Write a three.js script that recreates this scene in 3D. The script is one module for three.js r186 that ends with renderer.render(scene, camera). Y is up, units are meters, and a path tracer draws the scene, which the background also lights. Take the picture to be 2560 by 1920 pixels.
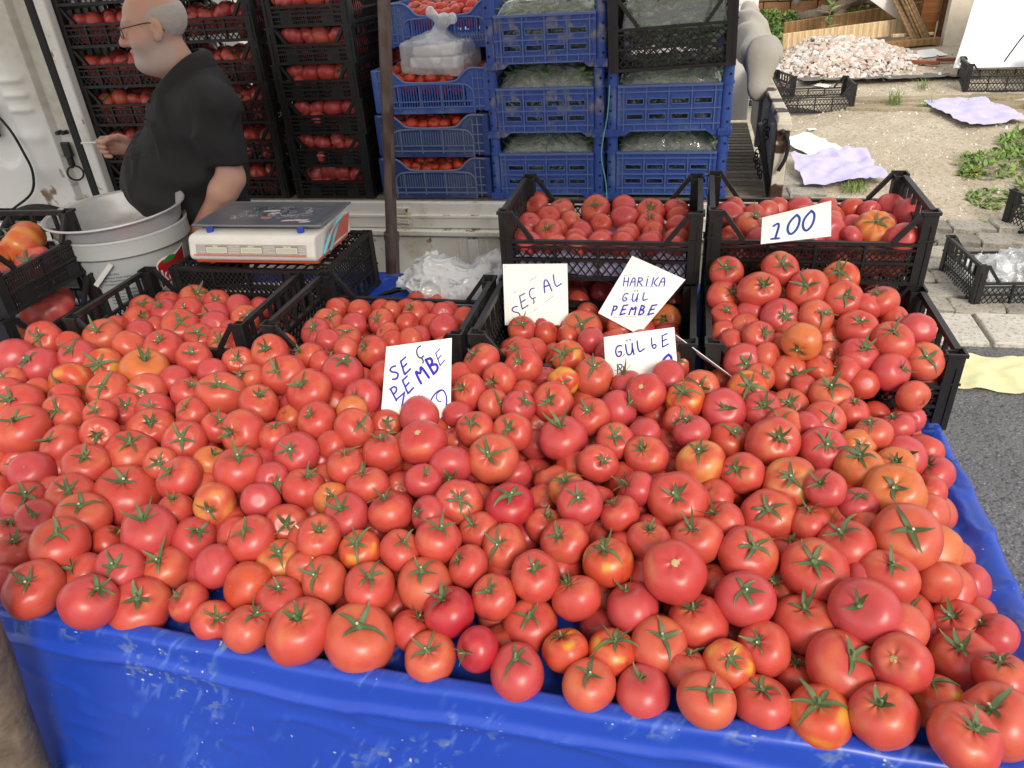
import * as THREE from 'three';
import { mergeGeometries } from 'three/addons/utils/BufferGeometryUtils.js';
import { RoundedBoxGeometry } from 'three/addons/geometries/RoundedBoxGeometry.js';

// ---------------------------------------------------------------- camera, sky, sun, exposure
const scene = new THREE.Scene();
const camera = new THREE.PerspectiveCamera(54.75, 4 / 3, 0.05, 300);
camera.position.set(0, 1.65, 0);
camera.up.set(-0.057, 0.858, -0.51);
camera.lookAt(-0.21, 1.65 - 0.51, -0.834);
const renderer = new THREE.WebGLRenderer({ antialias: true });
renderer.toneMapping = THREE.LinearToneMapping;
renderer.toneMappingExposure = 1.55;
renderer.shadowMap.enabled = true;
const sun = new THREE.DirectionalLight(0xfff3e4, 2.1);
sun.position.set(4.2, 5.84, 3.5); sun.target.position.set(0, 0, -3.5);
sun.castShadow = true; sun.shadow.radius = 40;
Object.assign(sun.shadow.camera, { left: -12, right: 12, top: 12, bottom: -12, near: 0.5, far: 40 });
sun.shadow.mapSize.set(2048, 2048);
scene.add(sun, sun.target);

// ---------------------------------------------------------------- random numbers and noise
function rand(seed) { let a = seed >>> 0; return () => { a = (a + 0x6D2B79F5) >>> 0; let t = Math.imul(a ^ (a >>> 15), 1 | a); t = (t + Math.imul(t ^ (t >>> 7), 61 | t)) ^ t; return ((t ^ (t >>> 14)) >>> 0) / 4294967296; }; }
const rnd = rand(7);
const hash = (x, y, z) => { let h = Math.imul(x | 0, 374761393) + Math.imul(y | 0, 668265263) + Math.imul(z | 0, 2147483647 ^ 0x5bd1e995) | 0; h = Math.imul(h ^ (h >>> 13), 1274126177); return ((h ^ (h >>> 16)) >>> 0) / 4294967296; };
const fade = t => t * t * (3 - 2 * t), mix = (a, b, t) => a + (b - a) * t, clamp = (x, a = 0, b = 1) => Math.min(b, Math.max(a, x));
const sstep = (a, b, x) => fade(clamp((x - a) / (b - a)));
function vnoise(x, y, z = 0, p = 0) {   // value noise, periodic in x and y when p > 0
  const xi = Math.floor(x), yi = Math.floor(y), zi = Math.floor(z), u = fade(x - xi), v = fade(y - yi), w = fade(z - zi);
  const m = i => p ? ((i % p) + p) % p : i;
  const x0 = m(xi), x1 = m(xi + 1), y0 = m(yi), y1 = m(yi + 1);
  if (w === 0) return mix(mix(hash(x0, y0, zi), hash(x1, y0, zi), u), mix(hash(x0, y1, zi), hash(x1, y1, zi), u), v);
  const c = (i, j, k) => hash(i ? x1 : x0, j ? y1 : y0, zi + k);
  return mix(mix(mix(c(0, 0, 0), c(1, 0, 0), u), mix(c(0, 1, 0), c(1, 1, 0), u), v), mix(mix(c(0, 0, 1), c(1, 0, 1), u), mix(c(0, 1, 1), c(1, 1, 1), u), v), w);
}
function fbm(x, y, z = 0, oct = 4, p = 0) { let s = 0, a = 0.5, n = 0; for (let i = 0; i < oct; i++) { s += a * vnoise(x, y, z + i * 17, p); n += a; x *= 2; y *= 2; z *= 2; p *= 2; a *= 0.5; } return s / n; }

// ---------------------------------------------------------------- overcast sky (air and cloud only)
{
  const W = 256, H = 128, d = new Float32Array(W * H * 4);
  for (let j = 0; j < H; j++) for (let i = 0; i < W; i++) {
    const el = (j + 0.5) / H * Math.PI - Math.PI / 2, az = i / W * 2 * Math.PI;
    const x = Math.cos(az) * Math.cos(el), z = Math.sin(az) * Math.cos(el), y = Math.sin(el);
    const c = fbm(x * 2.2 + 9, z * 2.2 + 4, y * 2.2, 4), v = (0.74 + 0.26 * (c - 0.5)) * (y < -0.02 ? 0.5 : 1), k = (j * W + i) * 4;
    d[k] = v * 0.98; d[k + 1] = v; d[k + 2] = v * 1.04; d[k + 3] = 1;
  }
  const t = new THREE.DataTexture(d, W, H, THREE.RGBAFormat, THREE.FloatType);
  t.mapping = THREE.EquirectangularReflectionMapping; t.magFilter = t.minFilter = THREE.LinearFilter; t.needsUpdate = true;
  scene.background = t; scene.environment = t;
}

// ---------------------------------------------------------------- textures
function tex(size, fn, srgb = true) {   // fn(u, v) -> [r, g, b] 0..1 (sRGB values when srgb) or a grey number
  const d = new Uint8Array(size * size * 4);
  for (let j = 0; j < size; j++) for (let i = 0; i < size; i++) {
    let c = fn(i / size, j / size); if (typeof c === 'number') c = [c, c, c];
    const k = (j * size + i) * 4; for (let q = 0; q < 3; q++) d[k + q] = 255 * clamp(c[q]); d[k + 3] = 255;
  }
  const t = new THREE.DataTexture(d, size, size); t.wrapS = t.wrapT = THREE.RepeatWrapping; t.magFilter = THREE.LinearFilter; t.minFilter = THREE.LinearMipmapLinearFilter; t.generateMipmaps = true;
  if (srgb) t.colorSpace = THREE.SRGBColorSpace; t.needsUpdate = true; return t;
}
const rep = (t, x, y = x) => { const c = t.clone(); c.repeat.set(x, y); c.needsUpdate = true; return c; };
const mix3 = (a, b, t) => [mix(a[0], b[0], t), mix(a[1], b[1], t), mix(a[2], b[2], t)];
function std(color, rough, extra = {}) { const { phys, ...e } = extra; return new (phys ? THREE.MeshPhysicalMaterial : THREE.MeshStandardMaterial)({ color, roughness: rough, side: THREE.DoubleSide, ...e }); }
function canvasTex(w, h, draw) { const c = document.createElement('canvas'); c.width = w; c.height = h; draw(c.getContext('2d'), w, h); const t = new THREE.CanvasTexture(c); t.colorSpace = THREE.SRGBColorSpace; t.anisotropy = 4; return t; }
const bumpFine = tex(256, (u, v) => fbm(u * 32, v * 32, 3, 4, 32), false);
const bumpCoarse = tex(256, (u, v) => fbm(u * 6, v * 6, 5, 5, 6), false);
const T = {};
T.dustBlack = tex(512, (u, v) => { const a = fbm(u * 6, v * 6, 1, 5, 6), b = fbm(u * 60, v * 8, 2, 3, 4), s = sstep(0.56, 0.8, a) * 0.5 + sstep(0.62, 0.9, b) * 0.25; return mix3([0.105, 0.10, 0.10], [0.30, 0.285, 0.27], s * 0.55 * fbm(u * 64, v * 64, 4, 2, 64) * 2); });
T.blue = tex(512, (u, v) => { const a = fbm(u * 5, v * 5, 8, 5, 5), g = fbm(u * 50, v * 50, 9, 3, 50), s = sstep(0.52, 0.78, a) * (0.35 + 0.65 * g); return mix3(mix3([0.19, 0.30, 0.60], [0.24, 0.37, 0.68], g), [0.58, 0.60, 0.64], s * 0.6); });
T.blueMud = tex(512, (u, v) => { const a = fbm(u * 16, v * 9, 21, 6, 0 || 9), g = fbm(u * 40, v * 40, 9, 3, 40), s = sstep(0.5, 0.68, a) * (0.25 + 0.9 * g); return mix3(mix3([0.19, 0.29, 0.58], [0.24, 0.35, 0.66], g), [0.66, 0.58, 0.50], clamp(s) * 0.75); });
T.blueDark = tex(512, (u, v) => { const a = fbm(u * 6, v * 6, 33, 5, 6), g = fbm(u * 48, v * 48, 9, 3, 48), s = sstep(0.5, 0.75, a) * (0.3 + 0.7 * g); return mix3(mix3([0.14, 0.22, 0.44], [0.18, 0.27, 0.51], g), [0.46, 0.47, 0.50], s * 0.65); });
T.paint = tex(512, (u, v) => { const a = fbm(u * 5, v * 5, 41, 5, 5), b = fbm(u * 9, v * 9, 44, 5, 9), g = fbm(u * 64, v * 64, 42, 3, 64); let c = mix3([0.93, 0.925, 0.90], [0.80, 0.78, 0.72], sstep(0.5, 0.75, a) * (0.4 + g * 0.8)); c = mix3(c, [0.45, 0.33, 0.22], sstep(0.70, 0.80, b * 0.8 + g * 0.22) * 0.85); return c; });
T.rusty = tex(512, (u, v) => { const a = fbm(u * 7, v * 7, 51, 5, 7), g = fbm(u * 64, v * 64, 52, 3, 64); return mix3(mix3([0.90, 0.88, 0.82], [0.80, 0.75, 0.64], g), mix3([0.38, 0.23, 0.13], [0.20, 0.15, 0.12], g), sstep(0.53, 0.60, a)); });
T.steel = tex(512, (u, v) => { const a = fbm(u * 8, v * 8, 61, 5, 8), g = fbm(u * 80, v * 20, 62, 3, 20); return mix3(mix3([0.36, 0.31, 0.29], [0.46, 0.41, 0.38], g), [0.30, 0.20, 0.16], sstep(0.5, 0.7, a) * 0.7); });
T.wood = tex(512, (u, v) => { const r = fbm(u * 40, v * 3, 71, 4, 0 || 3), k = fbm(u * 4, v * 2, 72, 4, 2), l = Math.sin((u * 30 + k * 9) * 6.28) * 0.5 + 0.5; return mix3([0.88, 0.80, 0.64], [0.68, 0.56, 0.40], 0.4 * l + 0.6 * r * r * 1.6); });
T.bark = tex(512, (u, v) => { const r = fbm(u * 24, v * 6, 81, 5, 6), g = fbm(u * 64, v * 64, 82, 3, 64); return mix3([0.30, 0.25, 0.20], [0.52, 0.46, 0.39], r * 0.7 + g * 0.3); });
T.dirt = tex(640, (u, v) => { const a = fbm(u * 5, v * 5, 91, 6, 5), g = fbm(u * 90, v * 90, 92, 3, 90), h = fbm(u * 200, v * 200, 95, 2, 200); let c = mix3([0.62, 0.57, 0.485], [0.74, 0.70, 0.62], a); c = mix3(c, [0.50, 0.43, 0.33], sstep(0.55, 0.8, g) * 0.55); c = mix3(c, [0.95, 0.92, 0.86], sstep(0.72, 0.85, h) * 0.8); return mix3(c, [0.42, 0.37, 0.29], sstep(0.76, 0.9, fbm(u * 120, v * 120, 99, 2, 120)) * 0.8); });
T.asphalt = tex(640, (u, v) => { const a = fbm(u * 4, v * 4, 101, 4, 4), g = fbm(u * 180, v * 180, 102, 2, 180), h = fbm(u * 90, v * 90, 103, 2, 90); let c = mix3([0.34, 0.34, 0.345], [0.46, 0.46, 0.46], a * 0.6 + g * 0.5); c = mix3(c, [0.68, 0.67, 0.65], sstep(0.74, 0.86, g) * 0.7); return mix3(c, [0.22, 0.22, 0.22], sstep(0.62, 0.78, h) * 0.6); });
T.asphaltB = tex(512, (u, v) => fbm(u * 110, v * 110, 104, 3, 110), false);
T.stone = tex(512, (u, v) => { const a = fbm(u * 5, v * 5, 111, 5, 5), g = fbm(u * 70, v * 70, 112, 3, 70); return mix3(mix3([0.66, 0.64, 0.60], [0.82, 0.80, 0.75], a), [0.48, 0.45, 0.40], sstep(0.55, 0.8, g) * 0.6); });
T.plaster = tex(512, (u, v) => { const a = fbm(u * 4, v * 4, 121, 5, 4), s = fbm(u * 14, v * 3, 122, 4, 3), g = fbm(u * 60, v * 60, 124, 3, 60); return mix3(mix3([0.88, 0.85, 0.79], [0.74, 0.70, 0.62], a), [0.55, 0.50, 0.42], sstep(0.58, 0.75, s) * 0.55 * (0.5 + g)); });
T.tarp = tex(800, (u, v) => {
  const a = fbm(u * 6, v * 6, 131, 5, 6), f = fbm(u * 90 + v * 40, v * 26, 132, 3, 0), g = fbm(u * 60, v * 60, 133, 3, 60), sp = fbm(u * 120, v * 120, 134, 2, 120), cl = fbm(u * 9, v * 9, 137, 3, 9);
  let c = mix3([0.115, 0.25, 0.66], [0.145, 0.295, 0.71], a);
  c = mix3(c, [0.42, 0.52, 0.80], sstep(0.54, 0.8, f) * sstep(0.45, 0.65, cl) * 0.5);
  c = mix3(c, [0.62, 0.62, 0.62], sstep(0.62, 0.74, g) * sstep(0.56, 0.66, cl) * 0.4);
  return mix3(c, [0.80, 0.77, 0.70], sstep(0.85, 0.90, sp * 0.8 + cl * 0.26) * 0.9);
});
T.skin = tex(256, (u, v) => { const a = fbm(u * 8, v * 8, 141, 4, 8), g = fbm(u * 64, v * 64, 142, 2, 64); return 0.93 + 0.07 * a - 0.05 * sstep(0.7, 0.85, g) ; });
T.cloth = tex(256, (u, v) => { const w = 0.5 + 0.25 * Math.sin(u * 128 * 6.283) + 0.25 * Math.sin(v * 128 * 6.283); return w * 0.6 + 0.4 * fbm(u * 8, v * 8, 151, 4, 8); }, false);
T.paper = tex(256, (u, v) => 0.92 + 0.08 * fbm(u * 8, v * 8, 161, 5, 8));
T.crinkle = tex(320, (u, v) => { let s = 0, a = 0.6; for (const [k, z] of [[5, 1], [11, 2], [23, 3]]) { const w = fbm(u * k, v * k, z + 50, 2, k); s += a * (1 - Math.min(1, Math.abs(w - 0.5) * 5)); a *= 0.55; } return s / 1.15; }, false);
T.alu = tex(512, (u, v) => { const a = fbm(u * 6, v * 6, 171, 5, 6), g = fbm(u * 40, v * 40, 172, 3, 40); return mix3([0.80, 0.80, 0.80], [0.62, 0.62, 0.62], sstep(0.4, 0.7, a) * 0.7 + g * 0.25); });
const M = {
  black: std(0xffffff, 0.48, { map: T.dustBlack, bumpMap: bumpFine, bumpScale: 0.0006 }),
  blue: std(0xffffff, 0.5, { map: T.blue, bumpMap: bumpFine, bumpScale: 0.0008 }),
  blueWorn: std(0x71809f, 0.6, { map: T.paper, bumpMap: bumpFine, bumpScale: 0.001 }), blueEdge: std(0x5f79b4, 0.55, { map: T.paper, bumpMap: bumpFine, bumpScale: 0.001 }),
  blueMud: std(0xffffff, 0.6, { map: T.blueMud, bumpMap: bumpFine, bumpScale: 0.001 }),
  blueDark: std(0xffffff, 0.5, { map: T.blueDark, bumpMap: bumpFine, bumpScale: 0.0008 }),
  paint: std(0xffffff, 0.42, { map: T.paint }), rusty: std(0xffffff, 0.6, { map: T.rusty, bumpMap: bumpFine, bumpScale: 0.001 }),
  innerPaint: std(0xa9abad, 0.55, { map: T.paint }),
  steel: std(0xffffff, 0.5, { map: T.steel, metalness: 0.3, bumpMap: bumpFine, bumpScale: 0.0005 }),
  rubber: std(0x1c1c1c, 0.7, { bumpMap: bumpFine, bumpScale: 0.001 }), darkMetal: std(0x3c3a38, 0.5, { metalness: 0.6 }), dark: std(0x151515, 0.8),
  wood: std(0xffffff, 0.8, { map: T.wood, bumpMap: bumpFine, bumpScale: 0.002 }), oldWood: std(0xb09a80, 0.85, { map: T.wood, bumpMap: bumpFine, bumpScale: 0.003 }), greyWood: std(0x8a8078, 0.9, { map: T.wood, bumpMap: bumpFine, bumpScale: 0.004 }),
  bark: std(0xffffff, 0.9, { map: T.bark, bumpMap: bumpCoarse, bumpScale: 0.012 }),
  dirt: std(0xffffff, 0.95, { map: T.dirt, bumpMap: bumpFine, bumpScale: 0.012 }), asphalt: std(0xffffff, 0.9, { map: T.asphalt, bumpMap: T.asphaltB, bumpScale: 0.006 }),
  stone: std(0xffffff, 0.9, { map: T.stone, bumpMap: bumpFine, bumpScale: 0.004 }), plaster: std(0xffffff, 0.95, { map: T.plaster, bumpMap: bumpCoarse, bumpScale: 0.02 }),
  tarp: std(0xffffff, 0.34, { map: T.tarp, bumpMap: bumpCoarse, bumpScale: 0.004 }), table: std(0x6d5a45, 0.9, { map: T.wood }),
  paper: std(0xf4f3ee, 0.8, { map: T.paper }), lilac: std(0xc5bfe0, 0.85, { map: T.paper }), paperBack: std(0xd8d2c8, 0.85, { map: T.paper }),
  film: std(0xffffff, 0.08, { phys: 1, transmission: 0.94, thickness: 0, ior: 1.5, bumpMap: T.crinkle, bumpScale: 0.012 }),
  filmWhite: std(0xf2f4f4, 0.3, { phys: 1, transmission: 0.5, thickness: 0, ior: 1.45 }),
  bagWhite: std(0xf3f4f4, 0.45, { phys: 1, transmission: 0.25, thickness: 0 }),
  alu: std(0xffffff, 0.5, { map: T.alu, metalness: 0.45, bumpMap: bumpCoarse, bumpScale: 0.002 }),
  leaf: std(0xffffff, 0.6, { vertexColors: true, phys: 1, transmission: 0.12, thickness: 0 }),
};

// ---------------------------------------------------------------- building helpers
const V = (x, y, z) => new THREE.Vector3(x, y, z);
const used = {};
function numbered(n) { const k = used[n] = (used[n] ?? -1) + 1; return k ? n + '_' + String(k).padStart(3, '0') : n; }
function tag(o, label, category, group, kind) { if (label) o.userData.label = label; if (category) o.userData.category = category; if (group) o.userData.group = group; if (kind) o.userData.kind = kind; return o; }
function boxUV(g, s = 1) {   // uv in metres, picked by the way each face points
  g = g.index ? g.toNonIndexed() : g; const p = g.attributes.position, n = g.attributes.normal, uv = new Float32Array(p.count * 2);
  for (let i = 0; i < p.count; i += 3) {
    let ax = 0, ay = 0, az = 0; for (let k = 0; k < 3; k++) { ax += n.getX(i + k); ay += n.getY(i + k); az += n.getZ(i + k); } ax = Math.abs(ax); ay = Math.abs(ay); az = Math.abs(az);
    for (let k = 0; k < 3; k++) { const x = p.getX(i + k), y = p.getY(i + k), z = p.getZ(i + k), j = (i + k) * 2; if (ay >= ax && ay >= az) { uv[j] = x; uv[j + 1] = z; } else if (ax > az) { uv[j] = z; uv[j + 1] = y; } else { uv[j] = x; uv[j + 1] = y; } uv[j] *= s; uv[j + 1] *= s; }
  }
  g.setAttribute('uv', new THREE.BufferAttribute(uv, 2)); return g;
}
class Geo {   // collects shapes and joins them into one named mesh
  constructor() { this.l = []; }
  add(g, m) { g = g.index ? g.toNonIndexed() : g.clone(); if (m) g.applyMatrix4(m); for (const k of Object.keys(g.attributes)) if (!['position', 'normal', 'uv', 'color'].includes(k)) g.deleteAttribute(k); if (!g.attributes.uv) g.setAttribute('uv', new THREE.BufferAttribute(new Float32Array(g.attributes.position.count * 2), 2)); this.l.push(g); return this; }
  box(w, h, d, x, y, z, rx = 0, ry = 0, rz = 0) { return this.add(new THREE.BoxGeometry(w, h, d), new THREE.Matrix4().compose(V(x, y, z), new THREE.Quaternion().setFromEuler(new THREE.Euler(rx, ry, rz)), V(1, 1, 1))); }
  rbox(w, h, d, x, y, z, r = 0.004, rx = 0, ry = 0, rz = 0) { return this.add(new RoundedBoxGeometry(w, h, d, 2, r), new THREE.Matrix4().compose(V(x, y, z), new THREE.Quaternion().setFromEuler(new THREE.Euler(rx, ry, rz)), V(1, 1, 1))); }
  bar(a, b, w, t) {   // rectangular bar from a to b, w across in the plane of the bar and its up, t the other way
    const d = b.clone().sub(a), L = d.length(), q = new THREE.Quaternion().setFromUnitVectors(V(0, 1, 0), d.clone().normalize());
    return this.add(new THREE.BoxGeometry(w, L, t), new THREE.Matrix4().compose(a.clone().add(b).multiplyScalar(0.5), q, V(1, 1, 1)));
  }
  cyl(r1, r2, a, b, seg = 12, open = false) { const d = b.clone().sub(a), L = d.length(), q = new THREE.Quaternion().setFromUnitVectors(V(0, 1, 0), d.clone().normalize()); return this.add(new THREE.CylinderGeometry(r2, r1, L, seg, 1, open), new THREE.Matrix4().compose(a.clone().add(b).multiplyScalar(0.5), q, V(1, 1, 1))); }
  tube(pts, r, seg = 32, rs = 8) { return this.add(new THREE.TubeGeometry(new THREE.CatmullRomCurve3(pts), seg, r, rs)); }
  sph(r, x, y, z, sx = 1, sy = 1, sz = 1, a = 14, b = 10) { return this.add(new THREE.SphereGeometry(r, a, b), new THREE.Matrix4().makeScale(sx, sy, sz).setPosition(x, y, z)); }
  geo(uv = 1) { const col = this.l.some(g => g.attributes.color); const g = mergeGeometries(col ? this.l : this.l.map(q => { q.deleteAttribute('color'); return q; })); return uv ? boxUV(g, uv) : g; }
  mesh(name, mat, parent, uv = 1) { const m = new THREE.Mesh(this.geo(uv), mat); m.name = parent && parent !== scene ? name : numbered(name); m.castShadow = m.receiveShadow = true; if (parent) parent.add(m); return m; }
}
function mesh(name, g, mat, parent = scene) { const m = new THREE.Mesh(g, mat); m.name = parent === scene ? numbered(name) : name; m.castShadow = m.receiveShadow = true; parent.add(m); return m; }
function thing(name, label, category, pos = [0, 0, 0], turn = 0, group) { const o = new THREE.Group(); o.name = numbered(name); o.position.set(...pos); o.rotation.y = turn; scene.add(o); return tag(o, label, category, group); }
function dup(src, name, label, pos, turn = 0, group) { const o = src.clone(); o.name = numbered(name); o.position.set(...pos); o.rotation.set(0, turn, 0); o.userData = { ...src.userData }; if (label) o.userData.label = label; if (group) o.userData.group = group; scene.add(o); return o; }
// a sheet given as a grid of points
function sheet(nu, nv, fn, uvs) {
  const p = [], uv = [], idx = [];
  for (let j = 0; j <= nv; j++) for (let i = 0; i <= nu; i++) { const q = fn(i / nu, j / nv); p.push(q.x, q.y, q.z); const t = uvs ? uvs(i / nu, j / nv, q) : [i / nu, j / nv]; uv.push(t[0], t[1]); }
  for (let j = 0; j < nv; j++) for (let i = 0; i < nu; i++) { const a = j * (nu + 1) + i, b = a + 1, c = a + nu + 1, d = c + 1; idx.push(a, b, d, a, d, c); }
  const g = new THREE.BufferGeometry(); g.setAttribute('position', new THREE.Float32BufferAttribute(p, 3)); g.setAttribute('uv', new THREE.Float32BufferAttribute(uv, 2)); g.setIndex(idx); g.computeVertexNormals(); return g;
}
// surface nets over a distance field: one smooth closed skin
function skinOf(sdf, lo, hi, cell) {
  const n = [0, 1, 2].map(k => Math.ceil((hi[k] - lo[k]) / cell) + 1), [nx, ny, nz] = n, f = new Float32Array(nx * ny * nz), id = new Int32Array(nx * ny * nz).fill(-1);
  let c = 0; for (let k = 0; k < nz; k++) for (let j = 0; j < ny; j++) for (let i = 0; i < nx; i++) f[c++] = sdf(lo[0] + i * cell, lo[1] + j * cell, lo[2] + k * cell);
  const at = (i, j, k) => i + nx * (j + ny * k), P = [], I = [];
  for (let k = 0; k < nz - 1; k++) for (let j = 0; j < ny - 1; j++) for (let i = 0; i < nx - 1; i++) {
    let m = 0, sx = 0, sy = 0, sz = 0, pos = 0; const v = [];
    for (let q = 0; q < 8; q++) { const a = f[at(i + (q & 1), j + (q >> 1 & 1), k + (q >> 2))]; v.push(a); if (a < 0) pos++; }
    if (pos === 0 || pos === 8) continue;
    for (let a = 0; a < 8; a++) for (const bit of [1, 2, 4]) if (!(a & bit)) { const b = a | bit; if ((v[a] < 0) !== (v[b] < 0)) { const t = v[a] / (v[a] - v[b]); sx += (a & 1) + (bit === 1 ? t : 0); sy += (a >> 1 & 1) + (bit === 2 ? t : 0); sz += (a >> 2) + (bit === 4 ? t : 0); m++; } }
    id[at(i, j, k)] = P.length / 3; P.push(lo[0] + (i + sx / m) * cell, lo[1] + (j + sy / m) * cell, lo[2] + (k + sz / m) * cell);
  }
  for (let k = 1; k < nz - 1; k++) for (let j = 1; j < ny - 1; j++) for (let i = 1; i < nx - 1; i++) {
    const a = f[at(i, j, k)] < 0;
    const quad = (b, p, q, r, s) => { if (a === (b < 0)) return; if ([p, q, r, s].some(t => t < 0)) return; if (a) I.push(p, q, r, p, r, s); else I.push(p, r, q, p, s, r); };
    quad(f[at(i + 1, j, k)], id[at(i, j - 1, k - 1)], id[at(i, j, k - 1)], id[at(i, j, k)], id[at(i, j - 1, k)]);
    quad(f[at(i, j + 1, k)], id[at(i - 1, j, k - 1)], id[at(i - 1, j, k)], id[at(i, j, k)], id[at(i, j, k - 1)]);
    quad(f[at(i, j, k + 1)], id[at(i - 1, j - 1, k)], id[at(i, j - 1, k)], id[at(i, j, k)], id[at(i - 1, j, k)]);
  }
  const g = new THREE.BufferGeometry(); g.setAttribute('position', new THREE.Float32BufferAttribute(P, 3)); g.setIndex(I); g.computeVertexNormals(); g.setAttribute('uv', new THREE.Float32BufferAttribute(new Float32Array(P.length / 3 * 2), 2)); return g;
}
const smin = (a, b, k) => { const h = Math.max(k - Math.abs(a - b), 0) / k; return Math.min(a, b) - h * h * k * 0.25; };
const smax = (a, b, k) => -smin(-a, -b, k);
function capsule(x, y, z, a, b, r1, r2) { const bx = b[0] - a[0], by = b[1] - a[1], bz = b[2] - a[2], px = x - a[0], py = y - a[1], pz = z - a[2]; const t = clamp((px * bx + py * by + pz * bz) / (bx * bx + by * by + bz * bz)); return Math.hypot(px - bx * t, py - by * t, pz - bz * t) - mix(r1, r2, t); }
function ellip(x, y, z, c, r) { const px = (x - c[0]) / r[0], py = (y - c[1]) / r[1], pz = (z - c[2]) / r[2], k = Math.hypot(px, py, pz); return (k - 1) * Math.min(r[0], r[1], r[2]); }
// ================================================================ THE SETTING
const pl = (x, xs, ys) => { if (x <= xs[0]) return ys[0]; for (let i = 1; i < xs.length; i++) if (x <= xs[i]) return mix(ys[i - 1], ys[i], (x - xs[i - 1]) / (xs[i] - xs[i - 1])); return ys[ys.length - 1]; };
function groundY(x, z) {
  let h = pl(-z, [3.3, 4.2, 5.5, 7.5, 9, 12, 16, 60], [0, 0.02, 0.2, 0.42, 0.55, 0.75, 1.1, 3]) * pl(x, [0.2, 1.2], [0.6, 1]);
  const w = sstep(4.5, 5.2, -z);
  h += w * (0.05 * (fbm(x * 1.3 + 5, z * 1.3, 0, 3) - 0.5) + 0.018 * (fbm(x * 7, z * 7, 3, 3) - 0.5));
  h += 0.1 * Math.exp(-(((x - 2.5) / 0.5) ** 2) - ((z + 5.1) / 0.55) ** 2);
  return h;
}
{
  const xs = t => t < 0.25 ? mix(-60, -4, t / 0.25) : t < 0.8 ? mix(-4, 4.5, (t - 0.25) / 0.55) : mix(4.5, 70, (t - 0.8) / 0.2);
  const zs = t => t < 0.1 ? mix(60, -2.5, t / 0.1) : t < 0.85 ? mix(-2.5, -10, (t - 0.1) / 0.75) : mix(-10, -90, (t - 0.85) / 0.15);
  const g = sheet(260, 260, (u, v) => { const x = xs(u), z = zs(v); return V(x, groundY(x, z), z); }, (u, v, q) => [q.x / 1.3, q.z / 1.3]);
  tag(mesh('ground', g, M.dirt), 'pale trodden dirt ground rising gently behind the stall', 'ground', null, 'structure');
  const a = sheet(60, 60, (u, v) => { const x = mix(-9, 9, u), z = mix(8, -3.22 + 0.05 * (fbm(x * 3, 2) - 0.5), v); return V(x, 0.005 + 0.006 * (fbm(x * 3, z * 3) - 0.5) + 0.003, z); }, (u, v, q) => [q.x / 0.9, q.z / 0.9]);
  tag(mesh('road', a, M.asphalt), 'dark grey rough asphalt beside and under the stall', 'road', null, 'structure');
}
{ // paving stones, each its own piece
  const bed = sheet(40, 30, (u, v) => { const x = mix(-2, 3.6, u), z = mix(-3.24, -4.75, v); return V(x, groundY(x, z) + 0.004, z); }, (u, v, q) => [q.x, q.z]);
  const pv = tag(mesh('pavement', bed, M.dirt), 'worn pale interlocking paving stones with open joints', 'pavement', null, 'structure');
  const r = rand(31), geos = [], mats = [];
  for (let k = 0; k < 5; k++) {
    const s = new THREE.Shape(), w = 0.105, d = 0.072, st = [[-w, -d], [-w * 0.4, -d - 0.008], [w * 0.3, -d + 0.008], [w, -d], [w + 0.008, 0], [w, d], [w * 0.4, d + 0.008], [-w * 0.3, d - 0.008], [-w, d], [-w - 0.008, 0]];
    st.forEach(([x, y], i) => { x += (r() - 0.5) * 0.012; y += (r() - 0.5) * 0.012; i ? s.lineTo(x, y) : s.moveTo(x, y); });
    const g = new THREE.ExtrudeGeometry(s, { depth: 0.03, bevelEnabled: true, bevelSize: 0.006, bevelThickness: 0.006, bevelSegments: 1 }); g.rotateX(-Math.PI / 2); geos.push(boxUV(g, 1.6));
  }
  for (const c of [0xc9c8c6, 0xb9b8b5, 0xd6d4d0, 0xaeadaa]) mats.push(std(c, 0.9, { map: T.stone, bumpMap: bumpFine, bumpScale: 0.004 }));
  const put = (x, z) => { const m = mesh('paver', geos[r() * 5 | 0], mats[r() * 4 | 0], pv); m.position.set(x, groundY(x, z) - 0.012 + r() * 0.007, z); m.rotation.set((r() - 0.5) * 0.05, (r() - 0.5) * 0.1, (r() - 0.5) * 0.05); };
  for (let j = 0; j < 7; j++) for (let i = 0; i < 9; i++) put(0.72 + (i + (j % 2) * 0.5) * 0.228, -3.62 - j * 0.162);
  for (let j = 0; j < 4; j++) for (let i = 0; i < 2; i++) put(0.56 + (i + (j % 2) * 0.5) * 0.228, -4.76 - j * 0.162);
  const k = new Geo(); for (let i = 0; i < 4; i++) k.rbox(0.8, 0.12, 0.3, 0.95 + i * 0.815, -0.028 + 0.003 * (i % 2), -3.38, 0.012, 0.01 * (i % 2), 0.012 * (i % 3 - 1), 0);
  tag(k.mesh('kerb', M.stone, scene, 1.4), 'cracked flat concrete slabs between the asphalt and the paving stones', 'kerb', null, 'structure');
}
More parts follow.
